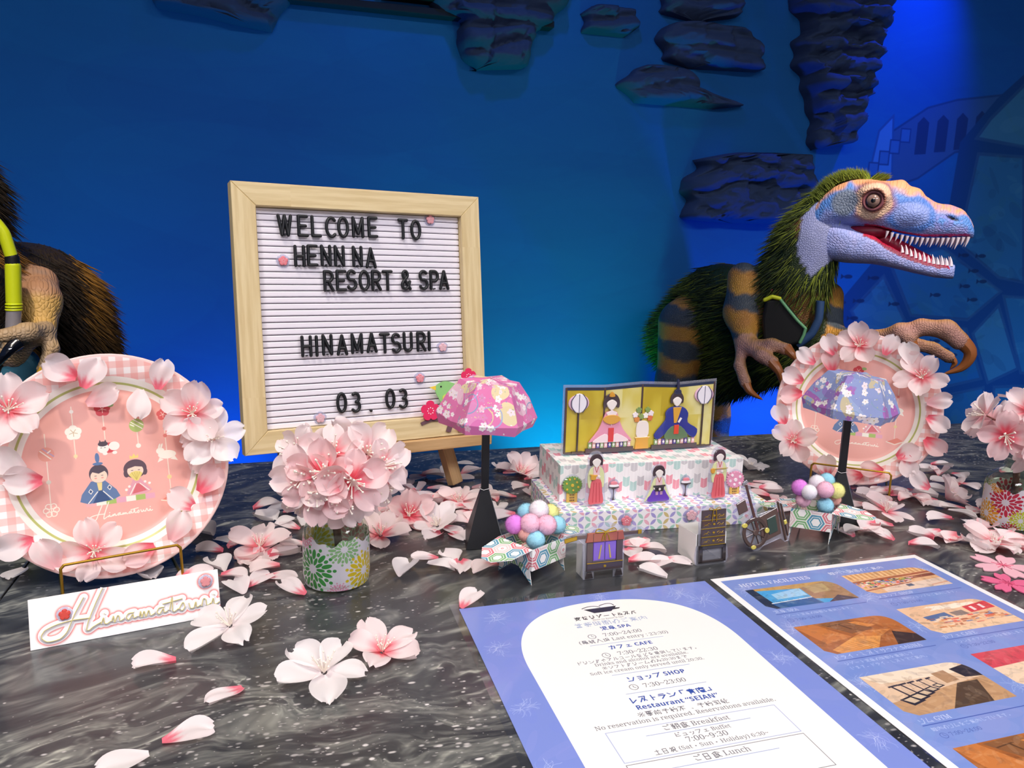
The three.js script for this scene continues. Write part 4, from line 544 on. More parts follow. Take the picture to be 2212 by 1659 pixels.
{
  const skin = 0xf3ece6, hair = 0x43343a, lime = 0xdfe6ac, rose = 0xe0656e, pinkw = 0xeccdd0;
  // screen with the emperor and the empress
  const sc = thing('folding_screen', 'gold four panel folding screen sticker with emperor and empress dolls', 'sticker'); sc.position.set(0.3555, T + 0.0603, -0.7165); sc.rotation.y = 0; const s = 0.001;
  const W = 84.5, top = (x) => 71 + [0, -1.5, 1.5, -1, 2.5][Math.round((x + W) / (W / 2))] * 0.8, xs = [-W, -W / 2, 0, W / 2, W], add = (n, g, m) => part(sc, n, g.scale(s, s, s), m.isMaterial ? m : pf(m));
  add('clear_backing', extr([[-W - 3, -0], [W + 3, -0], [W + 3, top(W) + 3], [W / 2, top(W / 2) + 3], [0, top(0) + 3], [-W / 2, top(-W / 2) + 3], [-W - 3, top(-W) + 3]], 1.2, 0.3, -1.2), clearPlastic);
  const leaf = (a, b, seed) => phy({ roughness: 0.3, metalness: 0.0, clearcoat: 0.8, clearcoatRoughness: 0.1, map: dataTex(96, 96, (u, v) => { const t = sstep(fbm(u * 2.3 + seed, v * 2.6, 0, 3), 0.3, 0.7); return a.map((q, i) => lerp(q, b[i], t)); }) });
  const L1 = leaf([206, 186, 58], [188, 164, 34], 1), L2 = leaf([226, 218, 150], [212, 196, 92], 5);
  for (let i = 0; i < 4; i++) add('screen_panel', uvPlanar(extr([[xs[i] + 1.2, 3.2], [xs[i + 1] - 0.8, 3.2], [xs[i + 1] - 0.8, top(xs[i + 1]) - 2.4], [xs[i] + 1.2, top(xs[i]) - 2.4]], 0.9, 0.3, 0), 45, 75), i % 2 ? L2 : L1);
  for (let i = 0; i < 5; i++) add('screen_frame', extr([[xs[i] - 1, 2], [xs[i] + 1, 2], [xs[i] + 1, top(xs[i])], [xs[i] - 1, top(xs[i])]], 1.3, 0.3, 0), 0x4c3836);
  for (let i = 0; i < 4; i++) { add('screen_rail', extr([[xs[i], 1.6], [xs[i + 1], 1.6], [xs[i + 1], 3.4], [xs[i], 3.4]], 1.2, 0.2, 0), 0x4c3836); add('screen_rail', extr([[xs[i], top(xs[i]) - 2.6], [xs[i + 1], top(xs[i + 1]) - 2.6], [xs[i + 1], top(xs[i + 1]) + 0.4], [xs[i], top(xs[i]) + 0.4]], 1.2, 0.2, 0), 0x1e2a4a); }
  const dais = (cx) => { add('dais', extr(rect(cx - 27, 1.8, cx + 27, 6.5), 2.4, 0.5, 0.8), 0x4a3a40); for (let i = 0; i < 11; i++) { add('dais_tile', extr(rect(cx - 24 + i * 4.4, 6.6, cx - 20.2 + i * 4.4, 13), 2.2, 0.4, 0.8), [0x8fae78, 0xe7b8b0, 0x6a58a0, 0xa6c090, 0xe9b4b8, 0x5a4c9a][i % 6]); add('dais_diamond', extr([[cx - 22.1 + i * 4.4, 7.8], [cx - 20.9 + i * 4.4, 9.8], [cx - 22.1 + i * 4.4, 11.8], [cx - 23.3 + i * 4.4, 9.8]], 0.4, 0.1, 2.9), 0xf5f0ee); } };
  dais(-35); dais(40);
  { // empress
    const c = -35; add('empress_robe', extr(smoothPts([[c - 24, 13], [c - 14, 26], [c - 8, 40], [c - 5, 45], [c + 5, 45], [c + 8, 40], [c + 14, 26], [c + 25, 13], [c + 12, 17], [c, 15], [c - 12, 17]], 3), 2.6, 0.9, 1.6), 0xe79db5); add('robe_lining', extr(smoothPts([[c - 20, 13.4], [c - 7, 22], [c, 18], [c + 7, 22], [c + 21, 13.4], [c, 12.6]], 3), 3.0, 0.6, 1.6), 0xf0dce0); add('sash', extr(rect(c - 3, 13.2, c + 3, 28), 1, 0.3, 4.2), 0xd93b35); add('collar', extr([[c - 6, 44], [c, 30], [c + 6, 44], [c, 47]], 1, 0.3, 3.8), 0xf3e8ea);
    add('fan', extr(smoothPts([[c - 10, 37], [c - 6, 41], [c, 42], [c + 6, 41], [c + 10, 37], [c + 4, 32.6], [c - 4, 32.6]], 3), 1.6, 0.6, 4.4), 0xdca437); add('hair', extr(hairPts(c, 55, 8.6), 2.2, 0.8, 1.2), hair); add('face', extr(facePts(c, 53, 7.6), 2.6, 0.8, 1.6), skin); add('crown', extr(smoothPts([[c - 3.4, 61.5], [c, 66], [c + 3.4, 61.5], [c, 60.4]], 3), 2.4, 0.6, 2), 0xd99a2c);
  }
  { // emperor
    const c = 40; add('emperor_robe', extr(smoothPts([[c - 25, 18], [c - 13, 33], [c - 13, 41], [c - 7, 47], [c + 7, 47], [c + 14, 40], [c + 14, 30], [c + 26, 22], [c + 22, 12.4], [c + 10, 19], [c, 16], [c - 10, 19], [c - 20, 12.6]], 3), 2.6, 0.9, 1.6), 0x27348f); add('hakama', extr(smoothPts([[c - 13, 13.5], [c - 6, 26], [c + 6, 26], [c + 14, 13.5]], 3), 2.6, 0.6, 2.2), 0x627f5c); add('sash', extr(rect(c - 2.8, 18, c + 2.8, 28), 1, 0.3, 4.6), 0xe04a2e); add('collar', extr([[c - 5, 47], [c - 3, 30], [c, 30], [c + 3, 40], [c + 5, 47]], 1, 0.3, 4), 0xdca437); add('baton', extr([[c + 1, 31], [c + 4, 36], [c + 6, 35], [c + 3, 30]], 1, 0.3, 4.6), 0xf3ece6);
    add('hair', extr(hairPts(c, 56, 7.2), 2.2, 0.8, 1.2), hair); add('face', extr(facePts(c, 53.6, 7), 2.6, 0.8, 1.6), skin); add('hat', extr(smoothPts([[c - 4, 61], [c - 3.4, 65.5], [c - 1.2, 66.5], [c - 1.4, 76], [c + 1.2, 76], [c + 1.2, 66.5], [c + 3.4, 65.5], [c + 4, 61]], 2), 2.6, 0.7, 1.6), 0x27294a);
  }
  for (const [c, h] of [[-71, 8], [72, 12]]) { add('lantern_pole', extr(rect(c - 0.9, 3, c + 0.9, h + 38), 1.8, 0.3, 0.8), 0x3c2c2c); add('lantern_base', extr(rect(c - 6, 2, c + 6, 4), 1.8, 0.3, 0.8), 0x4a3a30); add('lantern_side', extr(ring(c, h + 47, 11.4, 9), 2.2, 0.9, 0.8), 0xe6bcd2); add('lantern_shade', extr(ring(c, h + 47, 8.2, 10.2), 2.8, 1, 1), 0xf0edf4); add('lantern_rib', clean([-8.4, 0, 8.4].map((k) => line([[c + k * 0.45, h + 56.6], [c + k, h + 50], [c + k, h + 44], [c + k * 0.45, h + 37.4]], 0.4, 3.7))), 0x2c3560); }
  { const c = 2; add('vase_stand', extr([[c - 8, 3], [c + 8, 3], [c + 7, 13], [c + 9, 16], [c - 9, 16], [c - 7, 13]], 2, 0.6, 0.8), 0xdca437); add('vase', extr(smoothPts([[c - 6, 16], [c - 7, 28], [c - 4, 33], [c + 4, 33], [c + 7, 28], [c + 6, 16]], 3), 1.8, 0.7, 0.8), 0xece3dc); for (const [dx, dy, q] of [[-9, 40, 0xf2e9ea], [-5, 45, 0x7f9a58], [5, 45, 0x88a052], [9, 41, 0xf0e6ea], [-7, 35, 0xd98a3c], [8, 36, 0xd9703c], [3, 39, 0xf4efe6], [-2, 38, 0x88a052]]) add('sprig', extr(blossomPts(3.4, 5, 0.7).map((p) => [p[0] + c + dx, p[1] + dy]), 1.5, 0.6, 0.9), q); }
  // standing and seated court ladies
  const ladyHead = (cy, r) => [['hair', hairPts(0, cy, r), hair, 1.8, 0.2, 0.6], ['face', facePts(0, cy - 1.2, r * 0.95), skin, 2.2, 0.3, 0.7]];
  const standing = (extra) => [['robe', smoothPts([[-8.6, 22], [-8.6, 32], [-4.6, 39.5], [4.6, 39.5], [8.8, 32], [8.6, 20], [6, 18], [-6, 18]], 3), lime, 1.6, 0, 0.6], ['skirt', smoothPts([[-7.8, 3], [-6.8, 14], [-4.6, 26.5], [4.6, 26.5], [6.8, 14], [7.8, 3], [0, 2.2]], 3), rose, 2.2, 0.2, 0.8], ['skirt_pleat', [[[-4.4, 4], [-3.2, 24], [-2.6, 24], [-3.4, 4]], [[-0.5, 4], [-0.3, 24], [0.3, 24], [0.5, 4]], [[3.4, 4], [2.6, 24], [3.2, 24], [4.4, 4]]], 0xcf4c58, 0.5, 2.2, 0.15], ['collar', [[-3.6, 39.5], [-3.4, 27], [3.4, 27], [3.6, 39.5]], pinkw, 0.8, 1.4, 0.2], ['neckline', [line([[-2, 40], [0, 34]], 0.3, 2.3), line([[2, 40], [0, 34]], 0.3, 2.3)], 0xc94a46], ['hand', [ring(-2.4, 28, 1.5, 1.3), ring(2.6, 29.6, 1.5, 1.3)], skin, 1.4, 1.6, 0.4], ...ladyHead(45.4, 6.6), ...extra];
  const standOutline = smoothPts([[-10, 0], [-10.6, 12], [-10.8, 30], [-7.6, 40], [-8.6, 48], [-4, 54.4], [4, 54.4], [8.6, 48], [7.6, 40], [10.8, 30], [10.6, 12], [10, 0]], 4);
  const grp = 'court lady stickers on the lower paper box', fy = TY;
  sticker('court_lady', 'standing court lady doll sticker in red skirt holding a gold kettle beside the orange tree', 'sticker', onTier1(1285, 1093), fy + 0.15, 0.05, standOutline, standing([['kettle', smoothPts([[-8, 33], [-6.6, 31], [-6.6, 27.5], [-2, 27], [-0.8, 30], [0.8, 31.6], [-2, 32], [-4.6, 32.4]], 3), 0xdca437, 1.6, 2.2, 0.6], ['skirt_tie', ring(0, 31, 0.01, 0.01, 4), rose]].slice(0, 1)), grp);
  sticker('court_lady', 'standing court lady doll sticker in red skirt holding a long gold ladle', 'sticker', onTier1(1549, 1079), fy + 0.15, 0.05, standOutline, standing([['ladle_handle', rect(-6, 32.4, 9, 33.1), 0xb9962e, 0.8, 2.6, 0.2], ['ladle_cup', smoothPts([[-10.6, 33], [-10, 28.6], [-6.6, 28.6], [-6, 33]], 3), 0xdca437, 1.8, 1.2, 0.5]]), grp);
  sticker('court_lady', 'seated court lady doll sticker in purple skirt holding a black tray', 'sticker', onTier1(1420, 1086), fy + 0.1, 0.05, smoothPts([[-17, 0], [-14, 6], [-9, 20], [-6, 27], [-7.6, 33], [-3.6, 38.6], [3.6, 38.6], [7.6, 33], [6, 27], [9, 20], [14, 6], [17, 0]], 4),
    [['robe', smoothPts([[-15, 2], [-10, 12], [-6, 23], [-3, 26], [3, 26], [6, 23], [10, 12], [15, 2], [9, 8], [-9, 8]], 3), lime, 1.6, 0, 0.6], ['skirt', smoothPts([[-12, 2.2], [-9, 9], [-5, 14.4], [5, 14.4], [9, 9], [12, 2.2], [0, 1.8]], 3), 0x6a40b8, 2.2, 0.2, 0.8], ['collar', [[-3.4, 26], [-3.8, 17], [3.8, 17], [3.4, 26]], pinkw, 0.9, 1.4, 0.2], ['neckline', [line([[-2, 26.4], [0, 21.4]], 0.3, 2.4), line([[2, 26.4], [0, 21.4]], 0.3, 2.4)], 0xc94a46], ['hand', [ring(-5, 15.4, 1.3, 1.2), ring(5, 15.4, 1.3, 1.2)], skin, 1.4, 1.6, 0.4], ['tray', [rect(-6.6, 17, 6.6, 18.6), [[-4.6, 12.6], [4.6, 12.6], [5.2, 17], [-5.2, 17]]], 0x352c30, 1.6, 2, 0.4], ['tray_flower', blossomPts(1.3, 5, 0.7).map((p) => [p[0], p[1] + 14.8]), 0xf0e8e8, 0.6, 3.5, 0.2], ['sash_tie', [rect(-3.8, 8.6, -1, 12.4), rect(1, 8.6, 3.8, 12.4)], 0xc79bbd, 0.6, 2.2, 0.2], ['hair', hairPts(0, 32, 6.2), hair, 1.8, 0.2, 0.6], ['face', facePts(0, 30.6, 5.9), skin, 2.2, 0.3, 0.7]], grp);
  // sweets on stands, stuck to the front of the upper box
  const sweet = (p, label) => sticker('sweets_stand', label, 'sticker', p, fy, 0, smoothPts([[-3, 0], [-2, 6], [-5.6, 14], [-4.6, 20], [0, 23], [4.6, 20], [5.6, 14], [2, 6], [3, 0]], 4), [['stand_foot', smoothPts([[-2.6, 0.4], [-0.6, 2], [-0.6, 12], [-5.2, 13.6], [-5.2, 14.4], [5.2, 14.4], [5.2, 13.6], [0.6, 12], [0.6, 2], [2.6, 0.4]], 2), 0x3c3032, 1.2, 0, 0.4], ['white_rice_cake', smoothPts([[-4.2, 14.6], [-4, 17], [4, 17], [4.2, 14.6]], 3), 0xf1edf0, 1.6, 0, 0.6], ['pink_rice_cake', smoothPts([[-3.2, 17], [-2.6, 20], [2.6, 20], [3.2, 17]], 3), 0xe98c98, 1.6, 0, 0.6]], 'rice cake stickers on the upper box', 0.8);
  const upZ = (px, py) => { const p = atZ(px, py, -0.6755 + (px - 1325) * 0.00003); return p; };
  const fp = (px, py) => { const x0 = upZ(px, py); const z = -0.7185 + 0.041 / Math.cos(TY) + (x0.x - 0.3575) * -Math.tan(TY) + 0.0012; const q = atZ(px, py, z); return [q.x, q.y, q.z]; };
  sweet(fp(1324, 1081), 'pink and white rice cakes on a black stand between kettle lady and seated lady'); sweet(fp(1479, 1072), 'pink and white rice cakes on a black stand between seated lady and ladle lady');
  // trees in lattice pots
  const tree = (p, label, leaf, dots, dotHex, name) => sticker(name, label, 'sticker', p, fy, 0.03, smoothPts([[-6.4, 0], [-6.6, 9], [-11, 16], [-8, 26], [0, 30], [8, 26], [11, 16], [6.6, 9], [6.4, 0]], 4), [['pot', rect(-5.6, 1, 5.6, 11), 0xd9b045, 1.4, 0, 0.4], ['pot_lattice', [-1.8, 0, 1.8].flatMap((x) => [2.6, 5.4, 8.2].map((y) => rect(x - 0.6, y, x + 0.6, y + 1.6))), 0x6a4a1e, 0.4, 1.3, 0.1], ['foliage', (() => { const o = []; for (let i = 0; i < 44; i++) { const a = i / 44 * 6.283, q = 8.9 + (i % 2) * 1.5; o.push([q * Math.cos(a) * 1.03, 19 + q * Math.sin(a) * 0.92]); } return o; })(), leaf, 2, 0.2, 0.6], ['fruit', dots.map(([x, y, q]) => ring(x, y, q, q, 12)), dotHex, 1.2, 1.8, 0.5]], 'tree stickers on the lower paper box');
  tree(fp(1234, 1087), 'round green orange tree sticker in a yellow lattice pot', 0x6c9a3e, [[0, 19, 1.7], [-3, 25, 1.2], [4.6, 22, 1.1], [-6, 21, 1.1], [6, 17, 1.2], [-5.4, 15, 1.2], [1, 14, 1.1], [2, 25.6, 1]], 0xe2bd3a, 'orange_tree');
  tree(fp(1584, 1073), 'pink cherry tree sticker in a yellow lattice pot behind the ladle lady', 0xe59ab8, [[0, 19, 2], [-4, 24, 1.6], [5, 22, 1.6], [-6, 18, 1.6], [5, 15, 1.6], [-1, 14, 1.5]], 0xf8eaf0, 'cherry_tree');
  // pink blossoms on the lower box front
  const fp1 = (px, py) => { const x0 = atZ(px, py, -0.645), z = -0.7005 + 0.054 / Math.cos(TY) + (x0.x - 0.3585) * -Math.tan(TY) + 0.0004, q = atZ(px, py, z); return [q.x, q.y, q.z]; };
  for (const [x, y, c, lab] of [[1352, 1124, 0xdf7d8c, 'glossy pink puffy blossom sticker on the front of the low paper box'], [1492, 1112, 0xe6b4bd, 'pale puffy blossom sticker on the low box half behind the chest of drawers']]) { const t = thing('blossom_sticker', lab, 'sticker', fp1(x, y), TY, 'puffy blossom stickers on the low box'); blossomSticker(t, 0.0056, c); }
  // palanquin, chest of drawers and ox cart
  const gp = ground(1303, 1249), dk = 0x4c393a;
  const prop = (t, x, y, z, w, h, d) => { part(t, 'side_prop', bx(0.0008, h, d, x - w / 2, y + h / 2, z - d / 2), frosted); part(t, 'side_prop', bx(0.0008, h, d, x + w / 2, y + h / 2, z - d / 2), frosted); part(t, 'back_prop', bx(w, h, 0.0008, x, y + h / 2, z - d), frosted); };
  { const t = sticker('palanquin', 'palanquin sticker with purple curtains, red roof and carrying pole on a clear stand', 'sticker', [gp.x, T + 0.0002, gp.z], 0.02, 0.04, [[-18.5, 0], [-8.5, 0], [-8.5, 6.5], [9, 6.5], [9, 0], [18.5, 0], [19, 34], [35, 35.4], [38, 39], [34, 42], [18, 44], [4, 48.4], [-4, 48.4], [-16, 43], [-36, 40], [-38, 36.4], [-34, 33.6], [-19.4, 32]],
      [['pole', rect(-30, 36.4, -16, 39.4), 0x54403f, 1.8, 0, 0.6], ['pole', rect(16, 36.4, 30, 39.4), 0x54403f, 1.8, 0, 0.6], ['pole_grip', [[[-36, 34], [-36.4, 37.6], [-25.4, 39.6], [-25, 36]]], GOLD, 2.2, 0, 0.8], ['pole_cap', [rect(30, 36.2, 33.5, 39.8)], GOLD, 2.2, 0, 0.8], ['roof', [[-17.6, 33], [17.6, 33], [16, 41], [-16, 41]], 0xa4513c, 2.4, 0, 0.7], ['roof_seam', [-11, 0, 11].map((x) => rect(x - 0.3, 33.4, x + 0.3, 40.6)), 0x6d3024, 0.4, 2.2, 0.1], ['post', rect(-16.4, 14, -10.6, 33), dk, 2, 0, 0.6], ['post', rect(10.6, 14, 16.4, 33), dk, 2, 0, 0.6], ['curtain', rect(-10.4, 16.4, -0.3, 32.4), 0x7a56c8, 1.6, 0, 0.6], ['curtain', rect(0.3, 16.4, 10.4, 32.4), 0x7a56c8, 1.6, 0, 0.6], ['curtain_tassel', [[[-6, 18], [-4, 30], [-3, 30], [-4.4, 18]], [[6, 18], [4, 30], [3, 30], [4.4, 18]]], 0xb9a24a, 0.5, 1.5, 0.2], ['base', rect(-16.4, 8, 16.4, 15.4), 0x3f3031, 2.4, 0, 0.7], ['foot', [[-17, 1.6], [-10, 1.6], [-11.4, 6.8], [-15.6, 6.8]], 0x2a2224, 2.2, 0, 0.7], ['foot', [[10, 1.6], [17, 1.6], [15.6, 6.8], [11.4, 6.8]], 0x2a2224, 2.2, 0, 0.7], ['gold_fitting', [ring(0, 11.6, 1.3, 1.2, 10), rect(-16.4, 14.6, 16.4, 15.3)], GOLD, 0.6, 2.2, 0.2], ['cord_bow', [line([[0, 41.6], [-7, 44.4], [-9.4, 41.6], [0, 41]], 0.45, 2.6), line([[0, 41.6], [7, 44.4], [9.4, 41.6], [0, 41]], 0.45, 2.6), line([[0, 41], [-2.4, 38], [-3.4, 33.6]], 0.45, 2.7), line([[0, 41], [2.4, 38], [3.6, 33.6]], 0.45, 2.7), line([[0, 41], [-0.6, 38], [-0.8, 34.4]], 0.45, 2.7)], GOLD]], 'miniature furniture stickers on clear stands'); prop(t, 0, 0, -0.0016, 0.034, 0.03, 0.016); }
  const gc = ground(1536, 1219);
  { const t = sticker('chest_of_drawers', 'dark brown chest of drawers sticker tied with gold cord in front of a white prop', 'sticker', [gc.x, T + 0.0002, gc.z], 0.03, 0.06, smoothPts([[-15, 0.2], [15, 0.2], [15.4, 17], [13.6, 19], [13.6, 50], [8, 53.6], [-8, 53.6], [-13.6, 50], [-13.6, 19], [-15.4, 17]], 3),
      [['drawer', rect(-12, 41.4, 12, 50), 0x43312f, 2, 0, 0.5], ['drawer', rect(-12, 33.8, 12, 40.8), 0x43312f, 2, 0, 0.5], ['drawer', rect(-12, 26.2, 12, 33.2), 0x43312f, 2, 0, 0.5], ['drawer', rect(-12, 19, 12, 25.6), 0x43312f, 2, 0, 0.5], ['plinth_frame', [rect(-13.6, 2.4, -10, 18), rect(10, 2.4, 13.6, 18), rect(-13.6, 14.6, 13.6, 18), rect(-13.6, 2.4, 13.6, 4.4)], 0x2c2324, 2, 0, 0.5], ['gold_knob', [45, 37.2, 29.6, 22.2].map((y) => ring(0, y, 1.3, 1.0, 10)), GOLD, 0.8, 1.8, 0.3], ['gold_scroll', [44.6, 37, 29.4, 22].flatMap((y) => [-1, 1].flatMap((k) => [line([[k * 3.4, y], [k * 5.4, y + 1.3], [k * 7.4, y - 0.9], [k * 9.6, y + 0.9]], 0.2, 2), line([[k * 5, y - 1.4], [k * 7, y + 0.2], [k * 10.2, y - 1.2]], 0.17, 2)])), GOLD], ['gold_rule', [41.1, 33.5, 25.9, 18.5].map((y) => rect(-12, y - 0.25, 12, y + 0.25)), GOLD, 0.6, 1.6, 0.1], ['cord', [line([[-1.4, 50.4], [-2, 45], [-2.4, 39.6]], 0.35, 2.6), line([[1.4, 50.4], [2, 45], [2, 39.4]], 0.35, 2.6), line([[0, 50.4], [-4, 52.4], [-6, 50.8], [0, 50]], 0.35, 2.6), line([[0, 50.4], [4, 52.4], [6, 50.8], [0, 50]], 0.35, 2.6)], GOLD]], 'miniature furniture stickers on clear stands');
    part(t, 'side_prop', bx(0.0008, 0.028, 0.03, -0.0148, 0.0142, -0.0164), MAT.white); part(t, 'top_prop', bx(0.0296, 0.0008, 0.03, 0, 0.0282, -0.0164), frosted); part(t, 'side_prop', bx(0.0008, 0.028, 0.03, 0.0148, 0.0142, -0.0164), MAT.white); part(t, 'back_prop', bx(0.0296, 0.028, 0.0008, 0, 0.0142, -0.031), MAT.white); }
  const gx = ground(1642, 1189), spokes = Array.from({ length: 8 }, (_, i) => { const a = i * 0.785 + 0.3; return [[Math.cos(a) * 2.4 - Math.sin(a) * 0.5, Math.sin(a) * 2.4 + Math.cos(a) * 0.5], [Math.cos(a) * 12 - Math.sin(a) * 0.5, Math.sin(a) * 12 + Math.cos(a) * 0.5], [Math.cos(a) * 12 + Math.sin(a) * 0.5, Math.sin(a) * 12 - Math.cos(a) * 0.5], [Math.cos(a) * 2.4 + Math.sin(a) * 0.5, Math.sin(a) * 2.4 - Math.cos(a) * 0.5]].map(([x, y]) => [x - 6, y + 17]); });
  { const t = sticker('ox_cart', 'brown ox cart sticker with spoked wheel leaning on the low paper box', 'sticker', [gx.x, T + 0.0003, gx.z], 0.08, 0.22, [[-8, -1], [-4, -1], [2, 3], [22, 8], [27, 4], [32, 5], [33, 9], [26, 42], [22, 45], [18, 42], [19, 37], [-2, 33], [-9, 62], [-12, 66], [-16, 64], [-17, 55], [-28, 50], [-30, 47], [-27, 33], [-24, 31], [-13, 35], [-11, 34], [-20, 28], [-23, 18], [-18, 7]].map(([x, y]) => [x + 2, y]),
      [['wheel_rim', null], ['wheel_spoke', spokes, 0x4a3730, 1.4, 1.2, 0.3], ['wheel_hub', ring(-6, 17, 2.8, 2.8, 14), 0x54403a, 2.6, 1, 0.7], ['gold_fitting', [ring(-18, 25, 3.2, 2.2, 12), ring(6.6, 18, 2.6, 2.6, 12), ring(-9.6, 4.2, 2.8, 2, 12), [[27, 21], [30, 22], [29, 26], [26, 25]]], 0xcfc257, 1.4, 2.4, 0.5], ['shaft', [[[-14, 62], [-12, 63], [-1, 18], [-3.4, 17]]], 0x53322f, 2, 0.6, 0.6], ['cart_body', [[[0, 31], [21, 38], [24, 13], [2, 7]]], 0x5b4640, 1.8, -0.2, 0.6], ['window_panel', [[[8, 28], [18, 31], [20, 16], [10, 13.4]]], 0x33463f, 0.8, 1.4, 0.3], ['rail', [[[21, 43], [22.8, 43.4], [29.6, 6.6], [27.8, 6]], [[24.6, 41], [26, 41.4], [32, 10.6], [30.6, 10]]], 0x50392f, 2, 0.4, 0.5], ['mirror_panel', [[[-24, 45], [-14.4, 49], [-11.6, 38], [-21.6, 34.6]]], 0x5a4644, 1.8, -0.2, 0.6]].filter((p) => p[1]), 'miniature furniture stickers on clear stands');
    part(t, 'wheel_rim', extr(ring(-6, 17, 14.2, 14.2, 32), 2, 0.6, 1, 2, [ring(-6, 17, 10.8, 10.8, 32)]).scale(0.001, 0.001, 0.001), pf(0x4a3833)); }
}
// ---------------------------------------------------------------- origami offering trays with pompoms
{
  const paper = phy({ map: hexTex, roughness: 0.65, side: THREE.DoubleSide });
  function sanbo(A, B, C, tabEnd1, tabEnd2, label, group) {
    // A, B, C: feet on the counter; flaps stick out along the A-C direction, legs hang under the sides A-B and C-D
    const D = [B[0] + C[0] - A[0], B[1] + C[1] - A[1]], cx = (B[0] + C[0]) / 2, cz = (B[1] + C[1]) / 2, t = thing('origami_tray', label, 'origami', [cx, T, cz], 0, group);
    const P = (q, y) => V(q[0] - cx, y, q[1] - cz), y0 = 0.0125, y1 = 0.031, mix = (a, b, k) => [lerp(a[0], b[0], k), lerp(a[1], b[1], k)];
    const poly3 = (pts, uvs) => { const n = V(0, 0, 0).crossVectors(pts[1].clone().sub(pts[0]), pts[2].clone().sub(pts[0])).normalize().multiplyScalar(0.00025), pos = [], uv = []; const tri = (a, b, c, o) => { for (const i of [a, b, c]) { pos.push(pts[i].x + n.x * o, pts[i].y + n.y * o, pts[i].z + n.z * o); uv.push(uvs[i][0], uvs[i][1]); } }; for (let i = 1; i + 1 < pts.length; i++) { tri(0, i, i + 1, 1); tri(0, i + 1, i, -1); } for (let i = 0; i < pts.length; i++) { const j = (i + 1) % pts.length, q = [[i, 1], [j, 1], [j, -1], [i, -1]].map(([k, o]) => [pts[k].x + n.x * o, pts[k].y + n.y * o, pts[k].z + n.z * o]); for (const k of [0, 2, 1, 0, 3, 2]) { pos.push(...q[k]); uv.push(...uvs[i]); } } const g = new THREE.BufferGeometry(); g.setAttribute('position', new THREE.Float32BufferAttribute(pos, 3)); g.setAttribute('uv', new THREE.Float32BufferAttribute(uv, 2)); g.computeVertexNormals(); return g; };
    const U = 1 / 0.052, wallUV = (len) => [[0, 0], [len * U, 0], [len * U, (y1 - y0) * U * 1.14], [0, (y1 - y0) * U * 1.14]], dist = (a, b) => Math.hypot(a[0] - b[0], a[1] - b[1]);
    for (const [a, b] of [[A, C], [B, D], [A, B], [C, D]]) part(t, 'wall', poly3([P(a, y0), P(b, y0), P(b, y1), P(a, y1)], wallUV(dist(a, b))), paper);
    part(t, 'tray_floor', poly3([P(A, y0 + 0.0035), P(C, y0 + 0.0035), P(D, y0 + 0.0035), P(B, y0 + 0.0035)], [[0, 0], [0.7, 0], [0.7, 0.8], [0, 0.8]]), paper);
    for (const [a, b] of [[A, B], [C, D]]) for (const [u, v] of [[a, b], [b, a]]) part(t, 'leg', poly3([P(u, 0.0003), P(mix(u, v, 0.06), y0), P(mix(u, v, 0.46), y0 + 0.006), P(mix(u, v, 0.42), y0 + 0.001)], [[0.2, 0], [0.24, 0.24], [0.5, 0.36], [0.5, 0.26]]), paper);
    const flap = (a, b, sgn) => { const d = [(C[0] - A[0]) * sgn, (C[1] - A[1]) * sgn], l = Math.hypot(...d), u = [d[0] / l, d[1] / l], e = (q, k) => [q[0] + u[0] * k, q[1] + u[1] * k]; part(t, 'flap', poly3([P(a, y1), P(e(mix(a, b, 0.06), 0.022), y1 - 0.003), P(e(mix(a, b, 0.36), 0.034), y1 - 0.005), P(e(mix(a, b, 0.64), 0.034), y1 - 0.005), P(e(mix(a, b, 0.94), 0.022), y1 - 0.003), P(b, y1)], [[0, 0], [0.42, 0.06], [0.66, 0.3], [0.66, 0.58], [0.42, 0.84], [0, 0.9]]), paper); };
    flap(A, B, -1); flap(C, D, 1); return { t, cx, cz };
  }
  const tr1 = sanbo([0.187, -0.557], [0.168, -0.591], [0.2235, -0.578], 0, 0, 'origami tray of hexagon print paper beside the pink parasol base', 'origami trays with pompoms');
  const tr2 = sanbo([0.489, -0.575], [0.518, -0.5965], [0.4605, -0.597], 0, 0, 'origami tray of hexagon print paper beside the blue parasol base', 'origami trays with pompoms');
  const fuzz = (() => { const r = rngOf(2), pos = [], q = V(0, 0, 0), a = V(0, 0, 0), b = V(0, 0, 0); for (let i = 0; i < 1800; i++) { const z = r() * 2 - 1, p = r() * 6.283, s = Math.sqrt(1 - z * z); q.set(s * Math.cos(p), s * Math.sin(p), z); a.set(r() - 0.5, r() - 0.5, r() - 0.5).cross(q).normalize().multiplyScalar(0.015); b.copy(q).multiplyScalar(1.0 + r() * 0.16).addScaledVector(a, 4 * (r() - 0.5)); pos.push(q.x * 0.9 - a.x, q.y * 0.9 - a.y, q.z * 0.9 - a.z, q.x * 0.9 + a.x, q.y * 0.9 + a.y, q.z * 0.9 + a.z, b.x, b.y, b.z); } const g = new THREE.BufferGeometry(); g.setAttribute('position', new THREE.Float32BufferAttribute(pos, 3)); const n = new Float32Array(pos.length); for (let i = 0; i < pos.length; i += 3) { const l = Math.hypot(pos[i], pos[i + 1], pos[i + 2]); for (let c = 0; c < 3; c++) n[i + c] = pos[i + c] / l; } g.setAttribute('normal', new THREE.BufferAttribute(n, 3)); return g; })();
  const core = new THREE.IcosahedronGeometry(0.97, 3), PC = { blue: 0x9fdcf0, white: 0xf4f0f6, yellow: 0xf0ee9a, magenta: 0xe58ce6, pink: 0xf9c4da, salmon: 0xf4b8b0 }, pm = {};
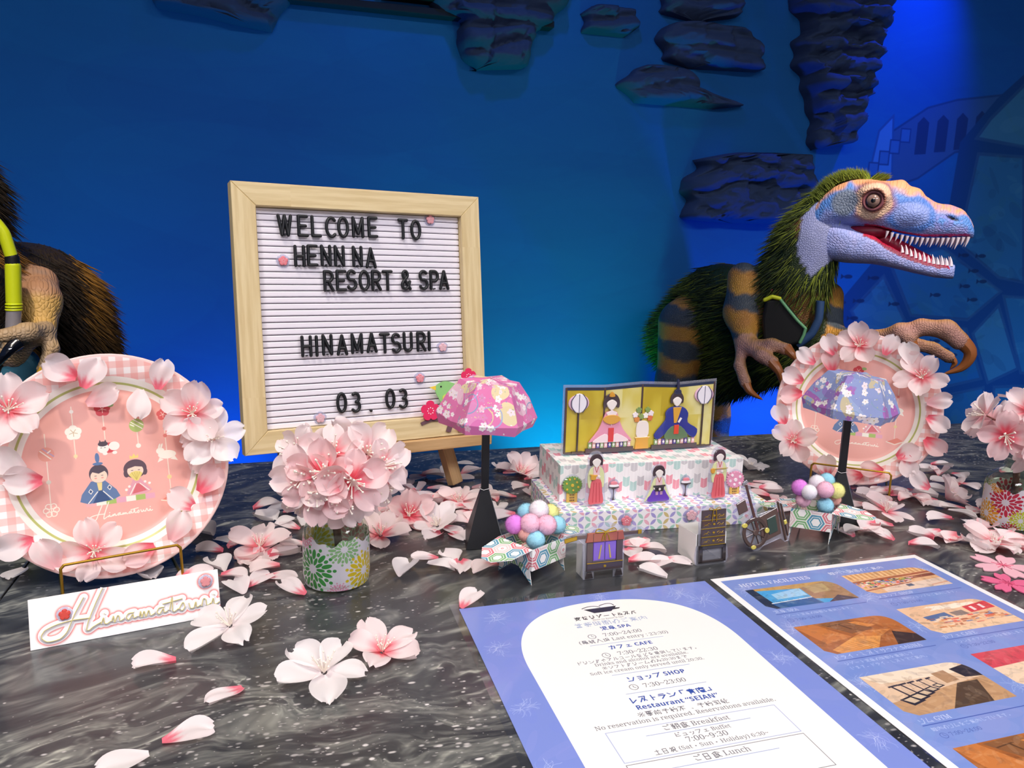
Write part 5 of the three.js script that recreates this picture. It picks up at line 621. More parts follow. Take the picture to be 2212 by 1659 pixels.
  const pom = (px, py, z, rad, c, where) => { const p = atZ(px, py, z), t = thing('pompom', `${c === 'blue' ? 'light blue' : c} pompom ${where}`, 'pompom', [p.x, p.y, p.z], 0, 'pompoms piled in the origami trays'); pm[c] ??= std(PC[c], 0.95, { side: THREE.DoubleSide }); const m = part(t, 'core', core, pm[c]), f = part(t, 'fuzz', fuzz, pm[c]); m.scale.setScalar(rad); f.scale.setScalar(rad); f.userData.kind = 'stuff'; };
  const w1 = (s) => `${s} in the tray beside the pink parasol`, w2 = (s) => `${s} in the tray beside the blue parasol`;
  for (const [x, y, z, q, c, s] of [[1157, 1166, -0.573, 0.0082, 'blue', 'half sunk at the front'], [1138, 1152, -0.580, 0.0078, 'salmon', 'at the bottom of the pile'], [1112, 1133, -0.585, 0.0082, 'magenta', 'at the edge of the pile'], [1145, 1131, -0.578, 0.0086, 'pink', 'touching the magenta one'], [1181, 1134, -0.576, 0.0086, 'pink', 'away from the magenta one'], [1137, 1107, -0.596, 0.008, 'blue', 'behind the white one'], [1164, 1102, -0.588, 0.0088, 'white', 'on top of the pile'], [1188, 1108, -0.6, 0.008, 'yellow', 'behind the white one'], [1203, 1134, -0.588, 0.008, 'blue', 'behind the pinks']]) pom(x, y, z, q, c, w1(s));
  for (const [x, y, z, q, c, s] of [[1783, 1092, -0.586, 0.0078, 'blue', 'low in the pile'], [1728, 1053, -0.593, 0.0078, 'magenta', 'at the edge of the pile'], [1748, 1063, -0.584, 0.0074, 'white', 'next to the magenta one'], [1765, 1043, -0.596, 0.0078, 'white', 'near the top of the pile'], [1786, 1038, -0.604, 0.0076, 'blue', 'behind the pink one'], [1783, 1058, -0.584, 0.008, 'pink', 'in the middle of the pile'], [1807, 1060, -0.592, 0.0078, 'yellow', 'beside the pink one'], [1735, 1080, -0.592, 0.007, 'pink', 'under the magenta one'], [1800, 1078, -0.6, 0.0075, 'salmon', 'under the yellow one']]) pom(x, y, z, q, c, w2(s));
}
// ---------------------------------------------------------------- origami parasols
{
  const paperTex = (ground2, patches, seed) => canvasTex(768, 512, (g, w, h) => {
    const r = rngOf(seed); g.fillStyle = ground2; g.fillRect(0, 0, w, h);
    for (let i = 0; i < 26; i++) { g.fillStyle = patches[Math.floor(r() * patches.length)]; g.beginPath(); g.ellipse(r() * w, r() * h, 30 + r() * 70, 18 + r() * 40, r() * 3, 0, 7); g.fill(); }
    g.lineWidth = 7; for (let i = 0; i < 7; i++) { g.strokeStyle = ['#8aa6c8', '#e7d7a8', '#a9b7dc'][i % 3]; g.beginPath(); const x = r() * w, y = r() * h; g.arc(x, y, 30 + r() * 40, r() * 6, r() * 6 + 2.4); g.stroke(); }
    const fl = (x, y, s, c, o) => { for (let i = 0; i < 5; i++) { const a = i * 1.2566 + o; g.fillStyle = c; g.beginPath(); g.ellipse(x + Math.cos(a) * s * 0.55, y + Math.sin(a) * s * 0.55, s * 0.52, s * 0.4, a, 0, 7); g.fill(); } g.fillStyle = 'rgba(200,170,110,0.8)'; g.beginPath(); g.arc(x, y, s * 0.14, 0, 7); g.fill(); };
    for (let i = 0; i < 90; i++) fl(r() * w, r() * h, 14 + r() * 14, ['#fbf6f6', '#f6e9ef', patches[0], patches[1], '#fdfbf7'][Math.floor(r() * 5)], r() * 6);
    for (let i = 0; i < 260; i++) { g.fillStyle = ['#fffdf8', '#e8d9a0', '#8894c8', '#b9c49a'][Math.floor(r() * 4)]; g.beginPath(); g.ellipse(r() * w, r() * h, 2 + r() * 4, 1.5 + r() * 2, r() * 3, 0, 7); g.fill(); }
  }, THREE.MirroredRepeatWrapping);
  function parasol(x, z, label, tex, tilt, spin, rad, wallA) {
    const t = thing('paper_parasol', label, 'parasol', [x, T, z], spin), blackPaper = std(0x0c1016, 0.45);
    // open black paper pyramid, each face a folded triangle
    const b = 0.0185, q = 0.0038, H = 0.053, y0 = 0.0004;
    part(t, 'base', (() => { const g = new THREE.CylinderGeometry(q * 1.2, b * 1.35, H, 4, 1, true); g.rotateY(Math.PI / 4).translate(0, H / 2 + y0, 0); return g.toNonIndexed(); })(), std(0x0c1016, 0.45, { side: THREE.DoubleSide, flatShading: true }));
    part(t, 'base_crease', wire([[q * 0.86, H, q * 0.86], [b * 0.965, 0.001, b * 0.965]], 0.0003, 4), std(0x6c7278, 0.6));
    part(t, 'pole', rbx(0.0068, 0.1, 0.0068, 0.0004, 0, 0.1, 0), blackPaper);
    part(t, 'white_tie', wire([[-0.0046, H + 0.0006, 0.0046], [-0.0015, H - 0.0006, 0.005], [0.0046, H + 0.0008, 0.0046], [0.0048, H, -0.0046], [-0.0046, H, -0.0046], [-0.0046, H + 0.0006, 0.0046]], 0.00028, 5), MAT.white);
    // pleated canopy
    const n = 6, rings = [[0.0, 0.0445], [0.6, 0.0425], [0.84, 0.028], [1.04, 0.011], [0.96, 0.001]], pos = [], uv = [];
    const vtx = (k, i) => { const a = i / (2 * n) * Math.PI * 2, val = i % 2 ? [1, 0.86, 0.84, 0.82, 0.84][k] : 1, rr = rings[k][0] * rad * val, w = 0.0016 * (n3(i * 1.7 + spin, k * 2.3) - 0.5); return V(rr * Math.cos(a), rings[k][1] - (i % 2 && k > 0 ? [0, 0.0015, 0.004, 0.003, -0.001][k] : 0) + w, rr * Math.sin(a)); };
    const push = (p, u, v) => { pos.push(p.x, p.y, p.z); uv.push(u, v); };
    for (let i = 0; i < 2 * n; i++) for (let k = 0; k < 4; k++) { const a = vtx(k, i), b2 = vtx(k, i + 1 === 2 * n ? 0 : i + 1), c = vtx(k + 1, i + 1 === 2 * n ? 0 : i + 1), d = vtx(k + 1, i), u0 = i / 5.6, u1 = (i + 1) / 5.6, v = [0.8, 0.58, 0.34, 0.1, 0]; for (const [p, u, w] of [[a, u0, v[k]], [b2, u1, v[k]], [c, u1, v[k + 1]], [a, u0, v[k]], [c, u1, v[k + 1]], [d, u0, v[k + 1]]]) push(p, u, w); }
    const g = new THREE.BufferGeometry(); g.setAttribute('position', new THREE.Float32BufferAttribute(pos, 3)); g.setAttribute('uv', new THREE.Float32BufferAttribute(uv, 2)); g.computeVertexNormals();
    const c = part(t, 'canopy', g, phy({ map: tex, roughness: 0.7, transmission: 0.12, thickness: 0, side: THREE.DoubleSide })); c.position.y = 0.1115; c.rotation.set(tilt[0], 0, tilt[1]); return t;
  }
  parasol(0.1715, -0.6545, 'pink origami paper parasol with blossom print on a black paper base', paperTex('#e77fb6', ['#e08fc0', '#efc6d8', '#ecdcae', '#d975b4'], 21), [0.03, -0.06], -0.16, 0.0445);
  parasol(0.5415, -0.6285, 'blue and purple origami paper parasol with blossom print on a black paper base', paperTex('#93a3d4', ['#b06fc0', '#9fb2da', '#cfc3a0', '#9a86cc'], 33), [0.0, -0.1], -0.5, 0.0455);
}
// ---------------------------------------------------------------- printed sheets
// pen strokes of the Japanese characters on a 0-9 grid (x, y down), strokes parted by blanks
const KANA = {
  'リ': '2125 7175762859', 'ゾ': '2134 71724638 7182 8091', 'ー': '1585', 'ト': '4149 4575', '&': '78233142536547291837', 'ス': '218158 1819 5588'.replace('1819', '5319'), 'パ': '4219 5278 7182', 'な': '1353 3128 6183 655849377869', '変': '1292 5152 2344 8374 4366 3515 3473 2679 7519', '営': '2132 5152 7162 1323 13139383 34745634 2868 2729796727', '業': '3133 6163 1291 1393 2535 6575 1595 4349 2849 6869 1686'.replace('1393', '1494'), '時': '1118 1141 4148 1444 1848 5292 7175 4595 4787 7579 5768', '間': '1119 1141 4144 1343 1444 5154 5191 9199 5353 5494 3539 3565 6569 3767 3969', 'の': '5139282516357182849579', 'ご': '2263 2637 3878 7182 8091', '案': '5152 1292 2334 2474 4236 3575 6528 1696 5699 5619 5659', '内': '1319 1393 9398 5154 5437 5477', '温': '1122 1324 1928 4181 8185 4145 4343 4585 4683 3659 3699'.replace('4683', '4383'), '泉': '5142 2272 2226 7276 2474 2676 5659 1728 5628 8659 5699', '最': '2171 2124 7174 2272 2474 1595 2528 5528 5558 6686 8669 6699', '終': '2113 1335 3317 1555 3549 2739 6153 6282 8257 6388 7677 6889', '入': '4151 5119 5299', '場': '1343 2228 1838 5181 5155 8185 5353 5585 4696 6648 7688', 'カ': '1383 83787767 5141427219'.replace('5141427219', '513928'), 'フ': '1282826539', 'ェ': '3474 5458 2888', 'エ': '1282 5258 0898', 'ド': '3139 3475 7182 8191', 'ン': '1234 1867 6793', 'ク': '4128 4282 82633919', 'や': '1563 6373 8564 5261 2319'.replace('2319', '3349'), 'ア': '1282 8264 54415528'.replace('54415528', '5347 4728'), 'ル': '3135 3519 6168 6896', 'コ': '2272 7278 1878', 'ど': '3235 7347 4729 2989 7182 8191', 'を': '2262 4125 2565 6566 8456 5638 3878', '提': '1343 3138 3828 2645 5181 5155 8185 5383 5585 4696 6669 6878 5748 4899', '供': '3113 2329 4393 5156 8186 3696 5739 7799', 'し': '3137 3758 5887', 'て': '1282 8255 5558 5869', 'い': '2127 2739 7275', 'ま': '2272 2474 5158 5838 3837 3757 5788', 'す': '1383 6157 5746 4657 5749', '。': '2728 2838 3837 3727', '※': '2288 8228 5152 5859 1525 8595', 'ソ': '2235 8285 8539', 'ム': '4118 1888 7689', 'み': '2252 5228 2817 1736 3697 8479', 'で': '1282 8255 5558 5869 8384 9394', 'シ': '2233 2435 1969 6993', 'ョ': '3373 7379 3979 3676', 'ッ': '2435 4445 7474 8468 6849', 'プ': '1282 8265 6539 9182', 'レ': '3139 3985', 'ラ': '2272 1484 8466 6639', '「': '8141 4146', '」': '1858 5853', '青': '2272 1393 2474 5154 3539 3575 7579 3777 3676', '庵': '5152 1292 1315 1519 3393 5335 6395 4686 4648 8688 4787 4888 6659 5999', '事': '1191 2272 2224 7274 2474 1595 2676 7678 2878 5159 5949', '前': '3133 7163 1393 1519 1545 4549 1747 6568 8589 8979', '予': '2272 7254 1494 4454 5459 5949', '約': '2113 1335 3317 1555 3539 2639 7152 5494 9489 8979 6576', '不': '1292 5219 5259 5587', '、': '2839', '可': '1292 8289 8979 2468 2454 5458 2858', '能': '3114 1445 1649 1545 4549 1747 6164 6494 7162 6669 6999 7667', '朝': '1141 3133 1343 1346 4346 1446 1646 1848 3639 6161 6169 6191 9199 6393 6696', '食': '5113 5193 5153 2474 2429 7478 2676 2878 5599 2959', 'ビ': '3128 2888 3575 7182 8191', 'ュ': '3474 7478 2888', '土': '2373 5159 1999', '日': '2129 2171 7179 2575 2979', '祝': '2132 1343 4318 3439 4667 5181 5155 8185 5585 6548 7579 7999', '・': '4546 5556', 'サ': '1383 3136 7176 7649', 'ウ': '5153 1383 1315 8385 8559', 'ジ': '2233 2435 1969 6993 8182 9192', 'イ': '7125 5259', 'ミ': '2143 2546 2979'.replace('2979', '2769'), '館': '2113 2143 1343 1319 4347 1545 1747 2759 5272 5254 9294 5292 6466 6484 8486 6686 6669 6889 6989 8689', '設': '1141 2232 1343 1545 1747 1749 4749 1949 6163 6158 6181 8183 8393 5595 9579 5599', '備': '3113 2329 4292 5153 7173 4449 4494 4999 9499 4696 6469', 'メ': '7219 3378', 'キ': '1373 1686 4159', 'ナ': '1484 5155 5529',
};
function jtext(g, str, x, y, s, color, lw = 0.09, font = 'serif', align = 'center') {   // mixed Latin and stroke-drawn text, baseline at y, s = size in canvas pixels
  const bold = font.includes('bold') ? 'bold ' : '', fam = font.replace('bold ', ''); g.font = `${bold}${s}px ${fam}`; g.fillStyle = color; g.textAlign = 'left'; g.textBaseline = 'alphabetic';
  const cells = [...str].map((c) => KANA[c] && !(c === '&') ? { c, w: s * 1.04, k: 1 } : { c, w: g.measureText(c).width, k: 0 }), total = cells.reduce((a, c) => a + c.w, 0); let cx = align === 'center' ? x - total / 2 : x;
  for (const c of cells) { if (c.k) { g.strokeStyle = color; g.lineWidth = Math.max(1, s * lw); g.lineCap = 'round'; g.lineJoin = 'round'; for (const st of KANA[c.c].split(' ')) { g.beginPath(); for (let i = 0; i + 1 < st.length; i += 2) { const px = cx + (+st[i] + 0.4) / 10 * s, py = y - s * 0.86 + (+st[i + 1]) / 10 * s; g[i ? 'lineTo' : 'moveTo'](px, py); } g.stroke(); } } else g.fillText(c.c, cx, y); cx += c.w; }
  return total;
}
const clock = (g, x, y, r, c) => { g.strokeStyle = c; g.lineWidth = r * 0.16; g.beginPath(); g.arc(x, y, r, 0, 7); g.stroke(); g.beginPath(); g.moveTo(x, y - r * 0.6); g.lineTo(x, y); g.lineTo(x + r * 0.45, y + r * 0.25); g.stroke(); };
const frost = (g, x, y, s, r, n = 26) => { g.strokeStyle = 'rgba(225,232,252,0.5)'; for (let i = 0; i < n; i++) { let px = x + (r() - 0.5) * s * 0.4, py = y + (r() - 0.5) * s * 0.4, a = r() * 6.28; g.lineWidth = 0.6 + r() * 1.6; g.beginPath(); g.moveTo(px, py); for (let k = 0; k < 5; k++) { a += (r() - 0.5) * 1.2; px += Math.cos(a) * s * 0.09; py += Math.sin(a) * s * 0.09; g.lineTo(px, py); } g.stroke(); } };
const SHW = 0.2105, SHH = 0.2975;
const hoursTex = canvasTex(1448, 2048, (g, W, H) => {
  const k = W / 210, r = rngOf(6); g.fillStyle = '#7f92da'; g.fillRect(0, 0, W, H);
  for (let i = 0; i < 240; i++) { g.fillStyle = r() < 0.5 ? 'rgba(120,142,222,0.25)' : 'rgba(140,155,224,0.25)'; g.beginPath(); g.ellipse(r() * W, r() * H, 20 + r() * 90, 10 + r() * 40, r() * 3, 0, 7); g.fill(); }
  for (const [x, y, s] of [[24, 20, 20], [14, 62, 18], [192, 30, 26], [176, 16, 22], [112, 6, 16], [12, 130, 18], [198, 120, 22], [8, 190, 20], [200, 210, 18]]) frost(g, x * k, y * k, s * k, r, 30);
  g.fillStyle = '#fbfaf6'; g.beginPath(); const x0 = 27 * k, x1 = 187 * k, ry = 78 * k, top = 13 * k; g.moveTo(x0, H - 14 * k); g.lineTo(x0, top + ry); g.bezierCurveTo(x0, top + 26 * k, (x0 + x1) / 2 - 52 * k, top, (x0 + x1) / 2, top); g.bezierCurveTo((x0 + x1) / 2 + 52 * k, top, x1, top + 26 * k, x1, top + ry); g.lineTo(x1, H - 14 * k); g.fill();
  const M = 105 * k, navy = '#2b4da6', grey = '#66666e', pale = '#a3b4d2', J = (t, y, s, c, lw, f) => jtext(g, t, M, y * k, s * k, c, lw, f), rule = (y, w) => { g.strokeStyle = '#9fb0d8'; g.lineWidth = 0.5 * k; g.beginPath(); g.moveTo(M - w * k, y * k); g.lineTo(M + w * k, y * k); g.stroke(); };
  // bowl shaped mark with two curls of steam
  g.fillStyle = '#2a2c31'; g.beginPath(); g.moveTo(M - 13 * k, 24 * k); g.lineTo(M + 14 * k, 23.4 * k); g.lineTo(M + 12 * k, 26 * k); g.lineTo(M + 16 * k, 26.4 * k); g.lineTo(M + 14.6 * k, 28 * k); g.lineTo(M + 9 * k, 28.6 * k); g.lineTo(M + 7 * k, 30.6 * k); g.lineTo(M - 7 * k, 30.8 * k); g.lineTo(M - 9 * k, 28.4 * k); g.fill(); g.strokeStyle = '#2a2c31'; g.lineWidth = 0.8 * k; g.beginPath(); g.moveTo(M - 14 * k, 22.4 * k); g.quadraticCurveTo(M - 4 * k, 17.4 * k, M + 1 * k, 23 * k); g.stroke(); g.beginPath(); g.moveTo(M + 1 * k, 20.6 * k); g.quadraticCurveTo(M + 12 * k, 15.4 * k, M + 12.6 * k, 22.4 * k); g.stroke();
  J('変なリゾート&スパ', 38.4, 5.6, '#2a2c31', 0.12, 'bold serif'); J('Henn na Resort & Spa', 41.6, 2.4, '#6a6a70'); J('営業時間のご案内', 48.6, 7, pale, 0.08);
  J('温泉 SPA', 56, 5.8, navy, 0.12, 'bold sans-serif'); clock(g, M - 22 * k, 63 * k, 2.8 * k, grey); J('  7:00～24:00'.replace('～', '~'), 65, 6, grey); J('（最終入場 Last entry : 23:30）'.replace('（', '(').replace('）', ')'), 71.4, 5.2, grey); rule(74.6, 28);
  J('カフェ CAFE', 82, 5.8, navy, 0.12, 'bold sans-serif'); clock(g, M - 22 * k, 88.6 * k, 2.8 * k, grey); J('  7:30~22:30', 90.6, 6, grey); J('ドリンクやアルコールなどを提供しています。', 95.6, 4.2, grey); J('Drinks and alcohol are available.', 100, 4.4, grey); J('※ソフトクリームのみ20:30まで', 104.6, 4.2, grey); J('Soft ice cream only served until 20:30.', 109.4, 4.6, grey); rule(112.4, 28);
  J('ショップ SHOP', 121, 6, navy, 0.12, 'bold sans-serif'); clock(g, M - 20 * k, 128 * k, 2.8 * k, grey); J('  7:30~23:00', 130.2, 6, grey); rule(134, 28);
  J('レストラン「青庵」', 143.4, 6.4, navy, 0.12, 'bold sans-serif'); J('Restaurant “SEIAN”', 150.8, 6, navy, 0.12, 'bold sans-serif'); J('※事前予約不要、予約可能', 157.4, 5.2, grey); J('No reservation is required. Reservations available.', 163.2, 5, grey);
  g.strokeStyle = '#b3bfe0'; g.lineWidth = 0.6 * k; g.strokeRect(M - 56 * k, 166.6 * k, 112 * k, 26.4 * k); J('ご朝食 Breakfast', 172.6, 5.6, grey); rule(174.6, 34); J('ビュッフェ Buffet', 179.6, 4.4, grey); J('7:00~9:30', 185.4, 6, grey); J('土日祝 (Sat・Sun・Holiday) 6:30~', 190.8, 4.6, grey);
  g.strokeRect(M - 56 * k, 195 * k, 112 * k, 28 * k); J('ご昼食 Lunch'.replace('昼', '日'), 201, 5.6, grey); rule(203, 34);
});
const facilTex = canvasTex(1448, 2048, (g, W, H) => {
  const k = W / 210, r = rngOf(16); g.fillStyle = '#fbfbfa'; g.fillRect(0, 0, W, H); g.fillStyle = '#7e95d6'; g.fillRect(6 * k, 6 * k, W - 12 * k, H - 12 * k); g.save(); g.beginPath(); g.rect(6 * k, 6 * k, W - 12 * k, H - 12 * k); g.clip();
  for (let i = 0; i < 260; i++) { g.fillStyle = ['rgba(110,140,214,0.22)', 'rgba(150,165,226,0.2)', 'rgba(126,158,218,0.2)', 'rgba(168,160,214,0.14)'][i % 4]; g.beginPath(); g.ellipse(r() * W, r() * H, 30 + r() * 130, 14 + r() * 50, r() * 3, 0, 7); g.fill(); }
  for (const [x, y, s] of [[20, 24, 22], [120, 14, 26], [190, 30, 22], [105, 60, 20], [16, 90, 22], [108, 110, 18], [14, 160, 22], [110, 190, 20]]) frost(g, x * k, y * k, s * k, r, 30);
  g.restore();
  jtext(g, 'HOTEL FACILITIES', 50 * k, 20 * k, 7.4 * k, '#e6ebfa', 0.06, 'serif'); jtext(g, '館内・設備のご案内', 132 * k, 18 * k, 6 * k, '#e9edfa', 0.07, 'serif');
  // photographs with a cut corner: painter gets unit coordinates
  const photo = (x, y, w, h, paint) => { g.save(); g.beginPath(); const q = 15 * k; g.moveTo(x * k, y * k); g.lineTo((x + w) * k - q, y * k); g.quadraticCurveTo((x + w) * k, y * k, (x + w) * k, y * k + q); g.lineTo((x + w) * k, (y + h) * k); g.lineTo(x * k + 6 * k, (y + h) * k); g.lineTo(x * k, (y + h) * k - 6 * k); g.clip(); g.translate(x * k, y * k); g.scale(w * k / 100, h * k / 60); paint(); for (let i = 0; i < 220; i++) { g.fillStyle = ['rgba(255,238,210,0.10)', 'rgba(70,36,24,0.10)', 'rgba(255,220,170,0.08)', 'rgba(40,40,60,0.07)'][i % 4]; g.beginPath(); g.ellipse(r() * 100, r() * 60, 0.6 + r() * 7, 0.4 + r() * 2.4, r() * 3, 0, 7); g.fill(); } g.restore(); };
  const f = (c, ...p) => { g.fillStyle = c; g.beginPath(); for (let i = 0; i < p.length; i += 2) g[i ? 'lineTo' : 'moveTo'](p[i], p[i + 1]); g.closePath(); g.fill(); };
  const spa = () => { f('#4aa6e2', 0, 0, 100, 0, 100, 60, 0, 60); f('#9fd0f0', 20, 20, 55, 12, 55, 34, 20, 36); f('#23314a', 0, 0, 9, 0, 12, 60, 0, 60); f('#c9a05c', 9, 0, 100, 0, 60, 14, 9, 6); f('#a8825e', 56, 12, 100, 0, 100, 60, 56, 46); f('#b9a070', 62, 10, 86, 6, 84, 30, 64, 32); f('#2d5f9c', 9, 46, 56, 42, 60, 60, 12, 60); f('#e9f2f8', 9, 44, 56, 40, 56, 42, 9, 46); f('#4a4150', 66, 60, 84, 44, 100, 60); for (let i = 0; i < 6; i++) f('rgba(235,245,250,0.5)', 14 + i * 7, 40, 14.6 + i * 7, 40, 14.6 + i * 7, 45, 14 + i * 7, 45); };
  const shop = () => { f('#e8b684', 0, 0, 100, 0, 100, 60, 0, 60); for (let i = 0; i < 34; i++) f(i % 2 ? '#d59a5c' : '#efc489', i * 3, 0, i * 3 + 3, 0, i * 3 + 3, 18 - i * 0.12, i * 3, 18 - i * 0.1); f('#a85c34', 0, 22, 100, 15, 100, 20, 0, 28); f('#8a4626', 40, 28, 100, 22, 100, 30, 40, 34); for (let i = 0; i < 150; i++) { g.fillStyle = ['#e2583e', '#f6e6d2', '#d6a93c', '#6f86b8', '#f0b8c4', '#3c3430', '#8fae62'][i % 7]; g.fillRect(r() * 66, 24 + r() * 16, 1.5 + r() * 4, 1.4 + r() * 3); } f('#ecd2bc', 20, 46, 100, 38, 100, 60, 20, 60); f('#b05c34', 0, 48, 62, 39, 62, 41, 0, 51); f('#3c5878', 50, 46, 58, 45, 59, 51, 51, 52); f('#e0a888', 76, 54, 100, 50, 100, 53, 78, 56); };
  const cafe = () => { f('#f0c49c', 0, 0, 100, 0, 100, 60, 0, 60); for (let i = 0; i < 20; i++) f('#fff0da', 20 + r() * 70, 3 + r() * 12, 22 + r() * 70, 3.6 + r() * 12, 20 + r() * 70, 5 + r() * 10); f('#d8323c', 66, 14, 98, 8, 98, 24, 66, 28); f('#f7e2e0', 72, 16, 76, 15, 76, 24, 72, 25); f('#f7e2e0', 84, 14, 88, 13, 88, 22, 84, 23); f('#5a72a0', 12, 24, 40, 20, 42, 32, 14, 34); f('#8a7a70', 44, 22, 60, 20, 62, 30, 46, 32); for (let i = 0; i < 90; i++) { g.fillStyle = ['#d98a54', '#f0b47c', '#b0603c', '#e85a48', '#f6dcc0', '#7a8ab0'][i % 6]; g.fillRect(10 + r() * 84, 28 + r() * 24, 3 + r() * 7, 1 + r() * 2); } f('#f4d0a8', 0, 52, 100, 46, 100, 60, 0, 60); };
  const sauna = () => { f('#a8622c', 0, 0, 100, 0, 100, 60, 0, 60); f('#c87a3c', 0, 0, 20, 0, 40, 34, 10, 40); f('#8a5a34', 24, 2, 56, 0, 70, 24, 44, 28); f('#5c3c22', 30, 8, 46, 6, 48, 7, 31, 9); f('#5c3c22', 42, 7, 44, 7, 50, 20, 48, 20); f('#d88a40', 54, 6, 62, 6, 76, 18, 66, 20); f('#b86c30', 60, 0, 100, 0, 100, 40, 80, 22); f('#e29a4c', 8, 52, 42, 34, 66, 40, 50, 60, 12, 60); f('#cf8038', 42, 34, 66, 40, 84, 30, 60, 26); for (let i = 0; i < 9; i++) f('rgba(150,84,36,0.6)', 12 + i * 4, 52 - i * 1.8, 12.6 + i * 4, 52 - i * 1.8, 24 + i * 4, 60, 23 + i * 4, 60); f('#3c2c28', 70, 60, 82, 34, 100, 46, 100, 60); };
  const gym = () => { f('#e4c4a4', 0, 0, 100, 0, 100, 60, 0, 60); f('#f3e0c8', 0, 0, 100, 0, 80, 16, 10, 14); f('#c49a70', 0, 40, 100, 26, 100, 60, 0, 60); f('#54402f', 40, 60, 70, 30, 90, 30, 78, 60); f('#b48c68', 60, 12, 74, 10, 76, 26, 62, 28); f('#2a2630', 80, 10, 100, 6, 100, 26, 84, 24); for (let i = 0; i < 5; i++) { const x = 16 + i * 9, y = 20 - i * 0.6, s = 1 - i * 0.12; f('#2a2834', x - 8 * s, y + 18 * s, x + 4 * s, y + 15 * s, x + 12 * s, y + 24 * s, x - 2 * s, y + 28 * s); f('#3a3440', x - 2 * s, y, x, y, x + 6 * s, y + 18 * s, x + 4 * s, y + 18 * s); f('#3a3440', x - 4 * s, y - 1, x + 6 * s, y - 2, x + 6 * s, y, x - 4 * s, y + 1); f('#d8c0a0', x - 5 * s, y + 19 * s, x + 3 * s, y + 17 * s, x + 8 * s, y + 23 * s, x, y + 25 * s); } };
  const cap = (x, y, title, lines, hours) => { jtext(g, title, x * k, y * k, 5.2 * k, '#c9d5f4', 0.07, 'serif', 'left'); g.strokeStyle = '#3f58ad'; g.lineWidth = 0.7 * k; g.beginPath(); g.moveTo(x * k, (y + 2) * k); g.lineTo((x + 82) * k, (y + 2) * k); g.stroke(); lines.forEach((t, i) => jtext(g, t, (x + 2) * k, (y + 7.6 + i * 5.4) * k, 3.9 * k, '#b9c8f0', 0.08, 'serif', 'left')); if (hours) { const yy = (y + 14 + (lines.length - 1) * 5) * k; clock(g, (x + 5) * k, yy - 1.6 * k, 2.3 * k, '#4a60b0'); jtext(g, hours, (x + 9) * k, yy, 4.6 * k, '#4a60b0', 0.08, 'serif', 'left'); } };
  photo(16, 26, 82, 34, spa); cap(16, 66, '温泉 SPA', ['リゾート温泉の時間を提供します。'], '7:00~24:00'); photo(112, 22, 82, 36, shop); cap(112, 64, 'ショップ SHOP', ['リゾート館内ショップをご案内します。'], '7:30~23:00');
  photo(16, 88, 82, 40, sauna); cap(16, 134, 'ドライ・ミストサウナ SAUNA', ['リゾート温泉の時間を提供して', 'います。ドライ・ミストでご案内。']); photo(112, 84, 82, 40, cafe); cap(112, 130, 'カフェ CAFE', ['ドリンクやアルコールを提供します。'], '7:30~22:30');
  photo(16, 156, 82, 44, gym); cap(16, 207, 'ジム GYM', ['館内のジムをご案内しています。'], '7:00~24:00'); photo(112, 152, 82, 42, () => { f('#d84a58', 0, 0, 100, 0, 100, 60, 0, 60); f('#f2d6b8', 0, 26, 100, 20, 100, 60, 0, 60); }); cap(112, 201, 'レストラン', ['ご朝食・ビュッフェ']); photo(16, 230, 82, 44, sauna); photo(112, 226, 82, 44, cafe);
});
{
  const film = phy({ color: 0xffffff, roughness: 0.05, transmission: 1, thickness: 0, ior: 1.4 });
  const sheet = (x0, z0, w, label, tex, m, yaw) => {
    const t = thing('laminated_sheet', label, 'sheet', [x0 + w / 2, T, z0 + SHH / 2], yaw);
    const p = rbx(w, 0.0005, SHH, 0.0002, 0, 0.0006, 0, 1), g = p.index ? p.toNonIndexed() : p, pos = g.attributes.position, uv = g.attributes.uv; for (let i = 0; i < pos.count; i++) uv.setXY(i, pos.getX(i) / w + 0.5, 0.5 - pos.getZ(i) / SHH);
    part(t, 'printed_paper', g, phy({ map: tex, roughness: 0.5, clearcoat: 0.7, clearcoatRoughness: 0.08 }));
    const o = [m[0], m[1]], ww = w / 2, hh = SHH / 2; part(t, 'film_margin', extr(rect(-ww - o[0], -hh - 0.006, ww + o[1], hh + m[2]), 0.0004, 0, 0, 1, [rect(-ww + 0.0002, -hh, ww - 0.0002, hh)]).rotateX(-Math.PI / 2).translate(0, 0.0003, 0), film, 'clear laminate edge'); return t;
  };
  sheet(0.1205, -0.5305, SHW, 'laminated blue and white opening hours sheet with an arched white panel', hoursTex, [0.006, 0.0008, 0.009], 0);
  sheet(0.339, -0.5335, 0.2145, 'laminated blue sheet of hotel facility photographs with a white border', facilTex, [0.001, 0.004, 0.004], 0.012);
}
